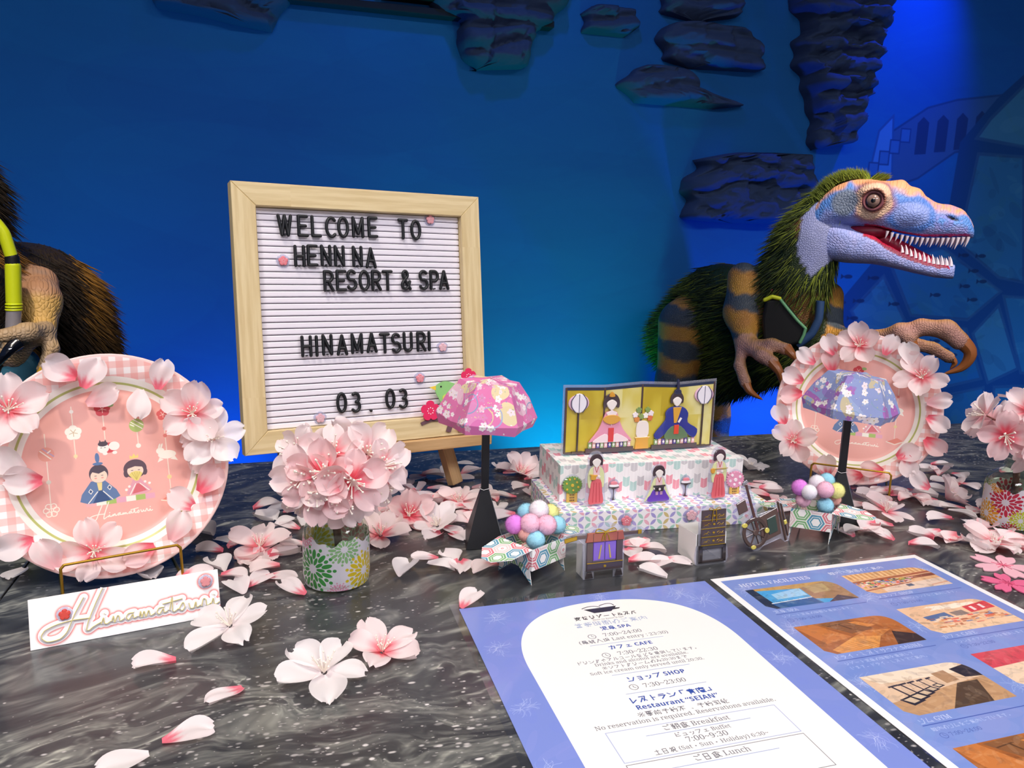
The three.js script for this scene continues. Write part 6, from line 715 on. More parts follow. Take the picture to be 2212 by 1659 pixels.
// ---------------------------------------------------------------- nameplate card and felt flowers
{
  const a = ground(66, 1406), b = ground(478, 1328), w = a.distanceTo(b), h = 0.0335, yaw = Math.atan2(a.z - b.z, b.x - a.x);
  const t = thing('nameplate_card', 'white card with puffy gold script lettering leaning in front of the plate', 'card', [a.x, T, a.z], yaw); t.rotation.set(-R(18), yaw, 0, 'YXZ');
  const pinkRim = canvasTex(1024, 288, (g, W, H) => { g.fillStyle = '#fdfcfa'; g.fillRect(0, 0, W, H); const s = W * 0.86; g.lineJoin = g.lineCap = 'round'; for (const [lw, c] of [[74, 'rgba(250,160,140,0.16)'], [64, 'rgba(246,130,122,0.32)'], [56, 'rgba(240,116,116,0.55)'], [46, '#fbf7f6']]) { g.strokeStyle = c; g.lineWidth = lw; cursive(g, W * 0.055, H * 0.74, s, 0.99 / 0.86); for (const [x, y, r] of [[0.175, 0.4, 20], [0.925, 0.22, 20]]) { g.beginPath(); g.arc(W * x, H * y, r, 0, 7); g.stroke(); } } });
  const g = uvPlanar(rbx(w, h, 0.0012, 0.0003, 0, 0, 0, 1), w, h).translate(w / 2, h / 2, 0);
  part(t, 'card', g, std(0xffffff, 0.6, { map: pinkRim }));
  const X = (x) => w * 0.055 + x * w * 0.99, Y = (y) => h * 0.26 + y * w * 0.86, path = (s) => s.map(([x, y]) => [X(x), Y(y)]);
  part(t, 'clear_lettering', clean(SCRIPT.map((s) => tube(path(s).map(([x, y]) => [x, y, 0.0004]), 0.0016, s.length * 4, 8))), phy({ color: 0xfcfaff, roughness: 0.45, clearcoat: 0.3, clearcoatRoughness: 0.1 }), 'clear puffy script outline');
  part(t, 'gold_lettering', clean(SCRIPT.map((s) => tube(path(s).map(([x, y]) => [x, y, 0.0024]), 0.00036, s.length * 4, 6))), std(0xe2d694, 0.45), 'gold script lettering');
  for (const [x, y, c] of [[0.175, 0.6, 0xd94436], [0.925, 0.78, 0xe08e92]]) { const s = sub(t, 'blossom_sticker', c === 0xd94436 ? 'red puffy blossom' : 'pink puffy blossom'); s.position.set(w * x, h * y, 0.0008); part(s, 'clear_backing', extr(blossomPts(0.0052, 5, 0.88), 0.001, 0.0004), clearPlastic); part(s, 'puffy_flower', extr(blossomPts(0.0038, 5, 0.76), 0.0022, 0.0009, 0.0007, 3), pf(c)); }
  part(t, 'rear_prop', bx(0.03, 0.0006, 0.014, w / 2, 0.0085, -0.0072), MAT.white);
  const felt = (px, py, s, hex, dark, label, spin) => { const p = ground(px, py), q = thing('felt_flower', label, 'felt flower', [p.x, T, p.z], spin, 'flat felt cherry blossoms on the counter'); const pet = smoothPts([[0, 0], [0.2, 0.34], [0.3, 0.66], [0.2, 0.98], [0.08, 0.93], [0, 0.86], [-0.08, 0.93], [-0.2, 0.98], [-0.3, 0.66], [-0.2, 0.34]].map(([x, y]) => [x * s, y * s]), 3); for (let i = 0; i < 5; i++) { const m = part(q, 'petal', extr(pet, 0.0012, 0.0002).rotateX(-Math.PI / 2), std(hex, 0.95)); m.rotation.y = i * Math.PI * 0.4; m.position.y = 0.0003; } part(q, 'stamens', clean(Array.from({ length: 10 }, (_, i) => wire([[0, 0, 0], [Math.cos(i * 0.628) * s * (i % 2 ? 0.34 : 0.22), 0, Math.sin(i * 0.628) * s * (i % 2 ? 0.34 : 0.22)]], 0.0004, 4))).translate(0, 0.0016, 0), std(dark, 0.9)); };
  felt(2166, 1224, 0.0265, 0xe9b4c0, 0xd9607c, 'large pale pink felt blossom lying beside the facilities sheet', 0.3); felt(2178, 1263, 0.0205, 0xe0678f, 0xc94a72, 'smaller deep pink felt blossom lying beside the facilities sheet', 0.75);
}
// ---------------------------------------------------------------- the two dinosaurs behind the counter
function surfaceNets(f, lo, hi, cell) {
  const n = [0, 1, 2].map((i) => Math.ceil((hi[i] - lo[i]) / cell) + 1), [nx, ny, nz] = n, F = new Float32Array(nx * ny * nz);
  for (let k = 0, o = 0; k < nz; k++) for (let j = 0; j < ny; j++) for (let i = 0; i < nx; i++, o++) F[o] = f(lo[0] + i * cell, lo[1] + j * cell, lo[2] + k * cell);
  const id = new Int32Array(nx * ny * nz).fill(-1), pos = [], idx = [], off = [0, 1, nx, nx + 1, nx * ny, nx * ny + 1, nx * ny + nx, nx * ny + nx + 1], E = [[0, 1], [2, 3], [4, 5], [6, 7], [0, 2], [1, 3], [4, 6], [5, 7], [0, 4], [1, 5], [2, 6], [3, 7]];
  for (let k = 0; k < nz - 1; k++) for (let j = 0; j < ny - 1; j++) for (let i = 0; i < nx - 1; i++) {
    const o = (k * ny + j) * nx + i; let m = 0; for (let c = 0; c < 8; c++) if (F[o + off[c]] < 0) m |= 1 << c; if (m === 0 || m === 255) continue;
    let x = 0, y = 0, z = 0, q = 0; for (const [a, b] of E) { const fa = F[o + off[a]], fb = F[o + off[b]]; if ((fa < 0) === (fb < 0)) continue; const t = fa / (fa - fb); x += (a & 1) + t * ((b & 1) - (a & 1)); y += ((a >> 1) & 1) + t * (((b >> 1) & 1) - ((a >> 1) & 1)); z += (a >> 2) + t * ((b >> 2) - (a >> 2)); q++; }
    id[o] = pos.length / 3; pos.push(lo[0] + (i + x / q) * cell, lo[1] + (j + y / q) * cell, lo[2] + (k + z / q) * cell);
  }
  const quad = (a, b, c, d, flip) => { if (a < 0 || b < 0 || c < 0 || d < 0) return; if (flip) idx.push(a, c, b, a, d, c); else idx.push(a, b, c, a, c, d); };
  for (let k = 1; k < nz - 1; k++) for (let j = 1; j < ny - 1; j++) for (let i = 1; i < nx - 1; i++) {
    const o = (k * ny + j) * nx + i, s = F[o] < 0;
    if (s !== (F[o + 1] < 0)) quad(id[o - nx - nx * ny], id[o - nx * ny], id[o], id[o - nx], !s);
    if (s !== (F[o + nx] < 0)) quad(id[o - 1 - nx * ny], id[o - 1], id[o], id[o - nx * ny], !s);
    if (s !== (F[o + nx * ny] < 0)) quad(id[o - 1 - nx], id[o - nx], id[o], id[o - 1], !s);
  }
  const g = new THREE.BufferGeometry(); g.setAttribute('position', new THREE.Float32BufferAttribute(pos, 3)); g.setIndex(idx); g.computeVertexNormals(); return g;
}
const smin = (a, b, k) => { const h = Math.max(k - Math.abs(a - b), 0) / k; return Math.min(a, b) - h * h * k * 0.25; };
const cone = (p, b) => { const [ax, ay, az, ra, bx2, by, bz, rb] = b, dx = bx2 - ax, dy = by - ay, dz = bz - az, t = clamp(((p[0] - ax) * dx + (p[1] - ay) * dy + (p[2] - az) * dz) / (dx * dx + dy * dy + dz * dz), 0, 1); return Math.hypot(p[0] - ax - dx * t, p[1] - ay - dy * t, p[2] - az - dz * t) - lerp(ra, rb, t); };
const curve = (pts) => (x) => { if (x <= pts[0][0]) return pts[0][1]; for (let i = 1; i < pts.length; i++) if (x <= pts[i][0]) { const t = (x - pts[i - 1][0]) / (pts[i][0] - pts[i - 1][0]), p0 = pts[Math.max(0, i - 2)][1], p1 = pts[i - 1][1], p2 = pts[i][1], p3 = pts[Math.min(pts.length - 1, i + 1)][1]; const c = 0.5 * (2 * p1 + (p2 - p0) * t + (2 * p0 - 5 * p1 + 4 * p2 - p3) * t * t + (3 * p1 - p0 - 3 * p2 + p3) * t * t * t); return clamp(c, Math.min(p1, p2) - 0.002, Math.max(p1, p2) + 0.002); } return pts[pts.length - 1][1]; };
const inside = (pts, x, y) => { let c = false; for (let i = 0, j = pts.length - 1; i < pts.length; j = i++) { const [xi, yi] = pts[i], [xj, yj] = pts[j]; if ((yi > y) !== (yj > y) && x < (xj - xi) * (y - yi) / (yj - yi) + xi) c = !c; } return c; };
const scaleBump = dataTex(512, 512, (u, v) => { const n = 26, x = u * n, y = v * n; let d1 = 9, d2 = 9; for (let j = -1; j <= 1; j++) for (let i = -1; i <= 1; i++) { const cx = Math.floor(x) + i, cy = Math.floor(y) + j, wx = ((cx % n) + n) % n, wy = ((cy % n) + n) % n, px = cx + 0.05 + 0.9 * hsh(wx, wy, 3), py = cy + 0.05 + 0.9 * hsh(wx, wy, 8), d = Math.hypot(px - x, py - y); if (d < d1) { d2 = d1; d1 = d; } else if (d < d2) d2 = d; } const h = clamp((d2 - d1) * 2.6, 0, 1) * 255; return [h, h, h]; }, false);
function paintGeo(g, f, uvs) { const p = g.attributes.position, n = g.attributes.normal, col = new Float32Array(p.count * 3), uv = new Float32Array(p.count * 2); for (let i = 0; i < p.count; i++) { const c = f(p.getX(i), p.getY(i), p.getZ(i), n.getX(i), n.getY(i), n.getZ(i)); col.set(c, i * 3); uv[2 * i] = p.getX(i) * uvs; uv[2 * i + 1] = (p.getY(i) + p.getZ(i) * 0.6) * uvs; } g.setAttribute('color', new THREE.BufferAttribute(col, 3)); g.setAttribute('uv', new THREE.BufferAttribute(uv, 2)); return g; }
const mixc = (a, b, t) => [lerp(a[0], b[0], t), lerp(a[1], b[1], t), lerp(a[2], b[2], t)];
const hideMat = phy({ vertexColors: true, color: 0xffffff, roughness: 0.55, bumpMap: scaleBump, bumpScale: 0.001 });
const strandGeo = (() => { const g = new THREE.ConeGeometry(1, 1, 4, 1, true).translate(0, 0.5, 0); return g; })();
function fur(parent, geo, pick, count, seed, flow, len, colours, rad = 0.0014) {
  const p = geo.attributes.position, n = geo.attributes.normal, r = rngOf(seed), ok = []; for (let i = 0; i < p.count; i++) { const w = pick(p.getX(i), p.getY(i), p.getZ(i), n.getX(i), n.getY(i), n.getZ(i)); if (w > 0) ok.push(i); }
  const m = new THREE.InstancedMesh(strandGeo, std(0xffffff, 0.85), count); m.name = 'fur'; m.userData.kind = 'stuff'; const q = new THREE.Quaternion(), M = new THREE.Matrix4(), c = new THREE.Color();
  for (let k = 0; k < count; k++) { const i = ok[Math.floor(r() * ok.length)], N = V(n.getX(i), n.getY(i), n.getZ(i)), P = V(p.getX(i) + (r() - 0.5) * 0.008, p.getY(i) + (r() - 0.5) * 0.008, p.getZ(i) + (r() - 0.5) * 0.008), d = flow(P, N, r).normalize(), L = len(P, r); q.setFromUnitVectors(V(0, 1, 0), d); M.compose(P.addScaledVector(N, -0.003), q, V(rad * (0.6 + r() * 0.8), L, rad * (0.6 + r() * 0.8))); m.setMatrixAt(k, M); c.setRGB(...colours(P, r)); m.setColorAt(k, c); }
  parent.add(m); return m;
}
function clawGeo(pts, r0) { const c = new THREE.CatmullRomCurve3(pts.map((p) => V(...p))), g = new THREE.TubeGeometry(c, 16, r0, 10), p = g.attributes.position, a = V(0, 0, 0); for (let i = 0; i <= 16; i++) { c.getPointAt(i / 16, a); const k = Math.pow(1 - i / 16, 0.75) * 0.97 + 0.03; for (let j = 0; j <= 10; j++) { const o = i * 11 + j; p.setXYZ(o, a.x + (p.getX(o) - a.x) * k, a.y + (p.getY(o) - a.y) * k, a.z + (p.getZ(o) - a.z) * k); } } g.computeVertexNormals(); return g; }
{
  const az = R(40), rho = 2.25;
  const t = thing('dinosaur', 'green furred feathered dinosaur with an open toothy grin behind the counter', 'dinosaur', [rho * Math.sin(az), 0, -rho * Math.cos(az)], -az), L = (x, y, z = 0) => { const p = onFront(t, x, y, z); return [p.x, p.y, p.z]; }, S = 1 / 850;
  const B = (x0, y0, z0, r0, x1, y1, z1, r1) => [...L(x0, y0, z0), r0 * S, ...L(x1, y1, z1), r1 * S];
  // body bones: torso, neck, legs, arms, fingers
  const body = [B(1690, 690, 0.0, 78, 1560, 670, -0.3, 112), B(1560, 670, -0.3, 112, 1490, 730, -0.48, 112), B(1700, 660, 0.0, 66, 1720, 600, 0.02, 60), B(1720, 600, 0.02, 60, 1748, 520, 0.02, 54), B(1748, 520, 0.02, 54, 1792, 452, 0.01, 50), B(1700, 760, 0.0, 60, 1560, 790, -0.3, 90)];
  const limbs = [B(1478, 700, -0.2, 70, 1458, 830, -0.16, 48), B(1458, 830, -0.16, 48, 1490, 960, -0.24, 32), B(1490, 960, -0.24, 32, 1470, 1130, -0.22, 27), B(1545, 760, -0.6, 66, 1545, 900, -0.55, 40), B(1545, 900, -0.55, 40, 1560, 1130, -0.58, 28),
    B(1605, 600, 0.03, 36, 1600, 675, 0.07, 34), B(1600, 675, 0.07, 34, 1612, 742, 0.13, 26), B(1790, 640, -0.1, 34, 1795, 730, -0.02, 26), B(1795, 730, -0.02, 26, 1900, 735, 0.12, 22)];
  const fingers = [B(1628, 746, 0.15, 14, 1668, 744, 0.18, 13), B(1668, 744, 0.18, 13, 1700, 755, 0.19, 14), B(1614, 748, 0.15, 16, 1645, 768, 0.2, 14), B(1645, 768, 0.2, 14, 1668, 782, 0.21, 15), B(1602, 752, 0.14, 13, 1598, 790, 0.18, 12), B(1598, 790, 0.18, 12, 1610, 826, 0.19, 14),
    B(1900, 735, 0.12, 20, 1945, 716, 0.16, 17), B(1945, 716, 0.16, 17, 1962, 730, 0.17, 17), B(1940, 725, 0.14, 18, 1990, 706, 0.16, 16), B(1990, 706, 0.16, 16, 2045, 712, 0.17, 19), B(2045, 712, 0.17, 19, 2072, 736, 0.17, 19), B(1935, 735, 0.1, 18, 2015, 752, 0.1, 12), B(2015, 752, 0.1, 12, 2050, 772, 0.1, 13)];
  const bodyF = (x, y, z) => { const p = [x, y, z]; let d = 9; for (const b of body) d = smin(d, cone(p, b), 0.07); for (const b of limbs) d = smin(d, cone(p, b), 0.035); for (const b of fingers) d = smin(d, cone(p, b), 0.012); return d; };
  // the head from its own profile curves
  const HZ = 0.03, c2 = (a) => curve(a.map(([x, y]) => { const q = L(x, y, HZ); return [q[0], q[1]]; }));
  const top = c2([[1745, 452], [1775, 424], [1805, 402], [1840, 389], [1877, 387], [1918, 391], [1952, 389], [1966, 401], [1988, 408], [2000, 424], [2024, 438], [2058, 444], [2083, 456], [2100, 480], [2108, 508]]);
  const lip = c2([[1745, 520], [1780, 502], [1807, 488], [1866, 494], [1900, 499], [1934, 508], [1979, 516], [2035, 517], [2108, 515]]);
  const jTop = c2([[1745, 478], [1800, 480], [1836, 490], [1872, 499], [1892, 508], [1910, 523], [1945, 541], [2002, 563], [2047, 570], [2076, 573]]), jBot = c2([[1745, 556], [1790, 562], [1832, 568], [1889, 571], [1945, 583], [2002, 596], [2035, 601], [2062, 601], [2076, 590]]);
  const xL = (px) => L(px, 480, HZ)[0], xs = { b: xL(1748), e: xL(1886), n: xL(2060), t: xL(2106), jt: xL(2074), m: xL(1868) };
  const wUp = curve([[xs.b, 0.05], [xL(1810), 0.074], [xs.e, 0.074], [xL(1930), 0.058], [xL(1980), 0.05], [xs.n, 0.042], [xL(2090), 0.032], [xs.t, 0.02]]), wLo = curve([[xs.b, 0.045], [xL(1830), 0.066], [xL(1900), 0.056], [xL(1980), 0.045], [xL(2050), 0.036], [xs.jt, 0.022]]);
  const [ex, ey] = L(1886, 434, HZ + 0.07), [bx1, by1] = L(1968, 464, HZ + 0.05), [nx1, ny1] = L(2058, 472, HZ + 0.04), [hx, hy] = L(1826, 438, HZ + 0.07);
  const headF = (x, y, z) => {
    const zz = z - HZ; let tp = top(x), lp = lip(x), c = (tp + lp) / 2, h = (tp - lp) / 2, w = wUp(x), v = (y - c) / h; w *= v > 0 ? 1 - 0.25 * v : 1; let d = (Math.sqrt(Math.pow(Math.abs(v), 2.6) + Math.pow(Math.abs(zz) / w, 2.6)) - 1) * Math.min(h, w) * 0.9; d = Math.max(d, x - xs.t, xs.b - x);
    const jt = jTop(x), jb = jBot(x), jc = (jt + jb) / 2, jh = Math.max(0.004, (jt - jb) / 2), jw = wLo(x); let e = (Math.sqrt(Math.pow(Math.abs((y - jc) / jh), 2.8) + Math.pow(Math.abs(zz) / jw, 2.8)) - 1) * Math.min(jh, jw) * 0.9; e = Math.max(e, x - xs.jt, xs.b - x);
    // hollow mouth floor
    const tr = Math.max(Math.abs(zz) - jw * 0.62, (jt - 0.012) - y, xs.m + 0.02 - x, x - xs.jt + 0.012); e = Math.max(e, -tr); const pal = Math.max(Math.abs(zz) - w * 0.62, y - (lp + 0.009), xs.m + 0.02 - x, x - xs.t + 0.014); d = Math.max(d, -pal);
    d = smin(d, e, 0.012);
    const az2 = Math.abs(zz);
    d = smin(d, Math.hypot((x - bx1) / 1.35, (y - by1) * 1.05, az2 - 0.034) - 0.024, 0.012);                                   // swollen cheek bulge
    d = smin(d, Math.hypot((x - ex) * 0.85, y - ey - 0.012, az2 - 0.055) - 0.037, 0.012);                                    // brow and eye ring
    d = -smin(-d, Math.hypot(x - ex, y - ey, az2 - 0.095) - 0.0275, 0.004);                                                // eye socket
    d = -smin(-d, Math.hypot((x - hx) * 0.8, (y - hy) * 0.75, az2 - 0.098) - 0.03, 0.014);                                  // ear hollow
    d = -smin(-d, Math.hypot((x - nx1) * 0.55, (y - ny1 + (x - nx1) * 0.35) * 1.9, az2 - 0.046) - 0.0125, 0.003);              // nostril
    return d + (n3(x * 130, y * 130, z * 130) - 0.5) * 0.0012;
  };
  const C = { green: lin('#20380f'), deep: lin('#0d1c10'), lime: lin('#8a9a2c'), rust: lin('#b8763c'), ochre: lin('#d3a23c'), slate: lin('#4a545c'), peach: lin('#eba97c'), brick: lin('#b06a58'), lav: lin('#939fe0'), blue: lin('#5d92e2'), violet: lin('#9a86cc'), bone: lin('#dfe0d2'), skin: lin('#8f95b2'), mouth: lin('#b3123f'), gum: lin('#d23a8c'), pink: lin('#d99a80') };
  const skirt = [[1776, 426], [1737, 462], [1722, 534], [1733, 566], [1752, 596], [1790, 566], [1815, 548], [1830, 500], [1815, 440]].map(([x, y]) => L(x, y, HZ + 0.04).slice(0, 2));
  const headPaint = (x, y, z, nx, ny, nz) => {
    const zz = Math.abs(z - HZ), tp = top(x), lp = lip(x), v = (y - lp) / (tp - lp), wob = (fbm(x * 40, y * 40, 3, 2) - 0.5), sp = fbm(x * 90, y * 90, 7, 2); let c = mixc(C.lav, C.blue, sstep(v + wob * 0.5, 0.15, 0.5));
    c = mixc(c, C.peach, sstep(v + wob * 0.35, 0.74, 0.92)); c = mixc(c, C.violet, 0.5 * sstep(sp, 0.5, 0.7) * sstep(x, xL(1930), xL(2010)));
    const be = Math.hypot((x - bx1) / 1.35, y - by1) / 0.036; if (be < 1.5) c = mixc(mixc(lin('#4f7fd6'), mixc(C.blue, C.lav, 0.7), 1 - sstep(be + wob * 0.4, 0.65, 1.0)), c, sstep(be + wob * 0.4, 1.05, 1.35)); const no = Math.hypot((x - nx1) * 0.55, (y - ny1 + (x - nx1) * 0.35) * 1.9); c = mixc(lin('#141826'), c, sstep(no, 0.006, 0.0085));
    const eo = Math.hypot(x - ex, y - ey); c = mixc(C.brick, c, sstep(eo + wob * 0.02, 0.034, 0.062)); c = mixc(mixc(C.peach, C.bone, 0.4), c, sstep(Math.abs(eo - 0.036 + wob * 0.008), 0.004, 0.011)); if (eo < 0.026) c = mixc(C.brick, lin('#5a2f38'), 0.5);
    if (x < xL(1850)) { const k = sstep(x, xL(1850), xL(1800)); c = mixc(c, mixc(C.bone, C.lav, 0.45 + wob), k * 0.85); } const ear = Math.hypot((x - hx) * 0.8, (y - hy) * 0.75); c = mixc(lin('#6b7a92'), c, sstep(ear + wob * 0.01, 0.02, 0.03));
    if (y < lp - 0.001 && x < xL(2080)) { const jt = jTop(x), jb = jBot(x), q = (y - jb) / Math.max(0.004, jt - jb); c = mixc(mixc(C.lav, lin('#b3b4e6'), 0.5), C.blue, 0.35 * sp); }
    const inMouth = x > xs.m && x < xs.jt - 0.013 + (y > lp - 0.01 ? 0.036 : 0) && y < lp + 0.012 && y > jTop(x) - 0.016 && zz < 0.9 * Math.max(wUp(x), wLo(x)); if (inMouth && zz < wUp(x) * 0.7) c = C.mouth; else if (inMouth && (y > lp - 0.006 && ny < -0.3 || (y < jTop(x) + 0.004 && ny > 0.3))) c = ny > 0 ? lin('#8a3a52') : C.gum;
    return c;
  };
  const hf = (x, y, z) => headF(x, y, z), lo = [L(1738, 480, HZ)[0], L(1800, 612, HZ)[1], HZ - 0.11], hi = [xs.t + 0.012, L(1840, 378, HZ)[1] + 0.012, HZ + 0.11];
  const hg = paintGeo(surfaceNets(hf, lo, hi, 0.0036), headPaint, 5.2);
  const furry = (x, y, z) => { let dl = 9; for (const b of limbs) dl = Math.min(dl, cone([x, y, z], b)); for (const b of fingers) dl = Math.min(dl, cone([x, y, z], b)); let db = 9; for (const b of body) db = Math.min(db, cone([x, y, z], b)); return db < dl + 0.012 && !(inside(skirt, x, y) && z > HZ - 0.02); };
  const [, yTop] = L(1600, 540, -0.2), bodyPaint = (x, y, z, nx, ny, nz) => {
    if (inside(skirt, x, y) && z > HZ - 0.03) return mixc(C.skin, C.lav, 0.3 + 0.3 * fbm(x * 30, y * 30, 1, 2)); const w = fbm(x * 20, y * 26, z * 20 + 3, 3);
    if (furry(x, y, z)) return mixc(mixc(C.deep, C.green, w), C.rust, 0.35 * sstep(n3(x * 9, y * 9, z * 9 + 5), 0.55, 0.8));
    let hand = 9; for (const b of fingers) hand = Math.min(hand, cone([x, y, z], b)); const band = sstep(Math.sin(y * 62 + (w - 0.5) * 2.4 + x * 8), -0.25, 0.35); if (hand < 0.016) return mixc(mixc(C.pink, C.ochre, w), lin('#c79ab8'), 0.35 * sstep(nz, 0.2, 0.9));
    return mixc(C.slate, mixc(C.rust, C.ochre, w), band);
  };
  const b0 = L(1380, 1140, -0.5), b1 = L(2090, 380, 0.1); const bg = paintGeo(surfaceNets(bodyF, [b0[0] - 0.02, 0.28, -0.86], [L(2100, 700, 0.17)[0] + 0.02, L(1790, 395, 0)[1] + 0.03, 0.26], 0.0085), bodyPaint, 7);
  const bm = part(t, 'body', mergeGeometries([bg, hg]), hideMat);
  // feet to the floor
  for (const [x, y, z] of [[1470, 1130, -0.22], [1560, 1130, -0.58]]) { const q = L(x, y, z); const g = surfaceNets((a, b, c) => { let d = cone([a, b, c], [q[0], 0.34, q[2], 0.034, q[0], 0.05, q[2] - 0.01, 0.03]); for (const k of [-0.5, 0, 0.5]) d = smin(d, cone([a, b, c], [q[0], 0.045, q[2], 0.03, q[0] + 0.14 * Math.cos(k), 0.022, q[2] + 0.14 * Math.sin(k), 0.018]), 0.03); return d; }, [q[0] - 0.06, 0, q[2] - 0.12], [q[0] + 0.19, 0.38, q[2] + 0.12], 0.01); part(t, 'foot', paintGeo(g, () => lin('#5a4030'), 7), hideMat); }
  // eyes, teeth, tongue, claws
  for (const s of [1, -1]) { const e = sub(t, 'eye', 'brown glass eye'); e.position.set(ex, ey, HZ + s * 0.066); part(e, 'eyeball', new THREE.SphereGeometry(0.0225, 24, 16), phy({ color: 0x2a1c1c, roughness: 0.1, clearcoat: 1 })); part(e, 'iris', new THREE.SphereGeometry(0.0226, 24, 12, 0, 6.2832, 0, 0.72).rotateX(s * Math.PI / 2), phy({ color: 0x8a7068, roughness: 0.15, clearcoat: 1 })); part(e, 'pupil', new THREE.SphereGeometry(0.0228, 16, 8, 0, 6.2832, 0, 0.24).rotateX(s * Math.PI / 2), phy({ color: 0x050505, roughness: 0.1, clearcoat: 1 })); part(e, 'eyelid', new THREE.TorusGeometry(0.0215, 0.0042, 8, 28).translate(0, 0, s * 0.0105), std(0x7d4750, 0.5)); }
  const toothMat = phy({ color: 0xf1e6f2, roughness: 0.3, clearcoat: 0.5 }), tooth = (p, l, r, dir) => { const g = clawGeo([[0, 0, 0], [-l * 0.06, dir * l * 0.5, 0], [-l * 0.2, dir * l, 0]], r); g.translate(...p); part(t, 'tooth', g, toothMat); };
  for (const s of [1, -1]) { for (let i = 0; i < 17; i++) { const px = 1918 + i * 11, x = xL(px), l = i > 11 ? 0.02 + (i % 3) * 0.005 : 0.019 + (i % 2) * 0.005; tooth([x, lip(x) + 0.004, HZ + s * wUp(x) * 0.74], l, 0.0042, -1); } for (let i = 0; i < 12; i++) { const x = xL(1955 + i * 10), l = 0.019 + (i % 2) * 0.005; tooth([x, jTop(x) - 0.004, HZ + s * wLo(x) * 0.74], l, 0.0046, 1); } }
  part(t, 'tongue', tube([[xL(1870), jTop(xL(1870)) - 0.002, HZ], [xL(1930), jTop(xL(1930)) + 0.006, HZ], [xL(1985), jTop(xL(1985)) + 0.002, HZ], [xL(2020), jTop(xL(2020)) - 0.004, HZ]], 0.017, 20, 12), std(0xb02048, 0.35)); 
  part(t, 'mouth_lining', new THREE.SphereGeometry(1, 20, 14).scale(xL(1905) - xL(1848), 0.024, 0.05).translate(xL(1872), (lip(xL(1872)) + jTop(xL(1872))) / 2 - 0.004, HZ), std(0x7c1030, 0.5));
  const hornMat = std(0xb9703c, 0.35), cl = (pts, r) => part(t, 'claw', clawGeo(pts.map((p) => L(...p)), r * S), hornMat, 'amber brown claw');
  cl([[1698, 752, 0.19], [1713, 768, 0.2], [1726, 786, 0.19]], 13); cl([[1666, 780, 0.21], [1684, 805, 0.22], [1689, 838, 0.21]], 14); cl([[1609, 824, 0.19], [1620, 845, 0.2], [1648, 864, 0.19]], 12); cl([[1962, 728, 0.17], [1974, 755, 0.17], [1968, 790, 0.17]], 14); cl([[2070, 730, 0.17], [2096, 762, 0.17], [2080, 792, 0.17], [2036, 809, 0.17]], 17); cl([[2050, 770, 0.1], [2062, 784, 0.1], [2052, 798, 0.1]], 10);
  // fur
  const [shX, shY] = L(1598, 575, 0), up = L(1760, 520, 0), neckX = up[0], neckY = L(1700, 640, 0)[1];
  fur(t, bg, (x, y, z) => furry(x, y, z) && y > 0.75 ? 1 : 0, 15000, 12, (P, N, r) => N.clone().multiplyScalar(0.5).add(P.y > neckY ? V(-0.45, -0.75, 0) : V(-0.75, -0.45, -0.3)).add(V((r() - 0.5) * 0.5, (r() - 0.5) * 0.5, (r() - 0.5) * 0.5)), (P, r) => 0.03 + r() * 0.035, (P, r) => { const k = r(), hiY = sstep(P.y, neckY, neckY + 0.35); const sh = sstep(Math.hypot(P.x - shX, P.y - shY), 0.16, 0.03); return mixc(mixc(C.deep, C.green, k), C.lime, r() < 0.75 * sh ? 0.8 * r() : r() < 0.2 + 0.25 * sstep(P.z, -0.1, -0.35) ? 0.65 * r() : 0.05 * hiY); }, 0.0017);
  const crest = [[1760, 440], [1780, 415], [1800, 396], [1825, 384], [1850, 380], [1880, 384], [1900, 386]].map(([x, y]) => V(...L(x, y + 4, HZ))), cc = new THREE.CatmullRomCurve3(crest), rr = rngOf(5), cm = new THREE.InstancedMesh(strandGeo, std(0xffffff, 0.85), 2600); cm.name = 'crest_fur'; cm.userData.kind = 'stuff'; cm.userData.label = 'tufted lime green crest'; { const q = new THREE.Quaternion(), M = new THREE.Matrix4(), c = new THREE.Color(); for (let i = 0; i < 2600; i++) { const u = rr(), P = cc.getPoint(u).add(V((rr() - 0.5) * 0.01, -0.004, (rr() - 0.5) * (0.07 - 0.03 * u))), d = V(lerp(-0.5, u > 0.82 ? 0.9 : -0.3, u), lerp(0.5, 0.55, u), (rr() - 0.5) * 0.8).add(V((rr() - 0.5) * 0.5, (rr() - 0.5) * 0.3, 0)).normalize(); q.setFromUnitVectors(V(0, 1, 0), d); M.compose(P, q, V(0.0015, 0.02 + rr() * 0.018, 0.0015)); cm.setMatrixAt(i, M); c.setRGB(...mixc(mixc(C.green, C.lime, 0.35), C.lime, rr() * sstep(u, 0.1, 0.7))); cm.setColorAt(i, c); } t.add(cm); }
  // diving gear on the chest
  const gear = sub(t, 'diving_vest', 'black diving bag with yellow and green piping'), zF = 0.115, pts = [[1654, 648], [1686, 642], [1702, 660], [1740, 708], [1738, 724], [1726, 742], [1690, 752], [1650, 745], [1646, 690]].map(([x, y]) => { const p = onFront(t, x, y, zF); return [p.x, p.y]; });
  part(gear, 'bag', extr(pts, 0.03, 0.008, zF - 0.02, 3), std(0x0b0d10, 0.6)); const pip = (a, hex, r) => part(gear, 'piping', wire(a.map(([x, y]) => L(x, y, zF + 0.012)), r, 8), std(hex, 0.5)); pip([[1652, 648], [1668, 641], [1684, 645]], 0xd6df2e, 0.0055); pip([[1684, 645], [1702, 668], [1722, 692], [1740, 710], [1736, 724], [1728, 740]], 0x6fae7c, 0.0042); part(gear, 'hose', tube([[1772, 650], [1768, 690], [1752, 722], [1722, 746]].map(([x, y]) => L(x, y, 0.09)), 0.011, 30, 10), std(0x33507c, 0.4));
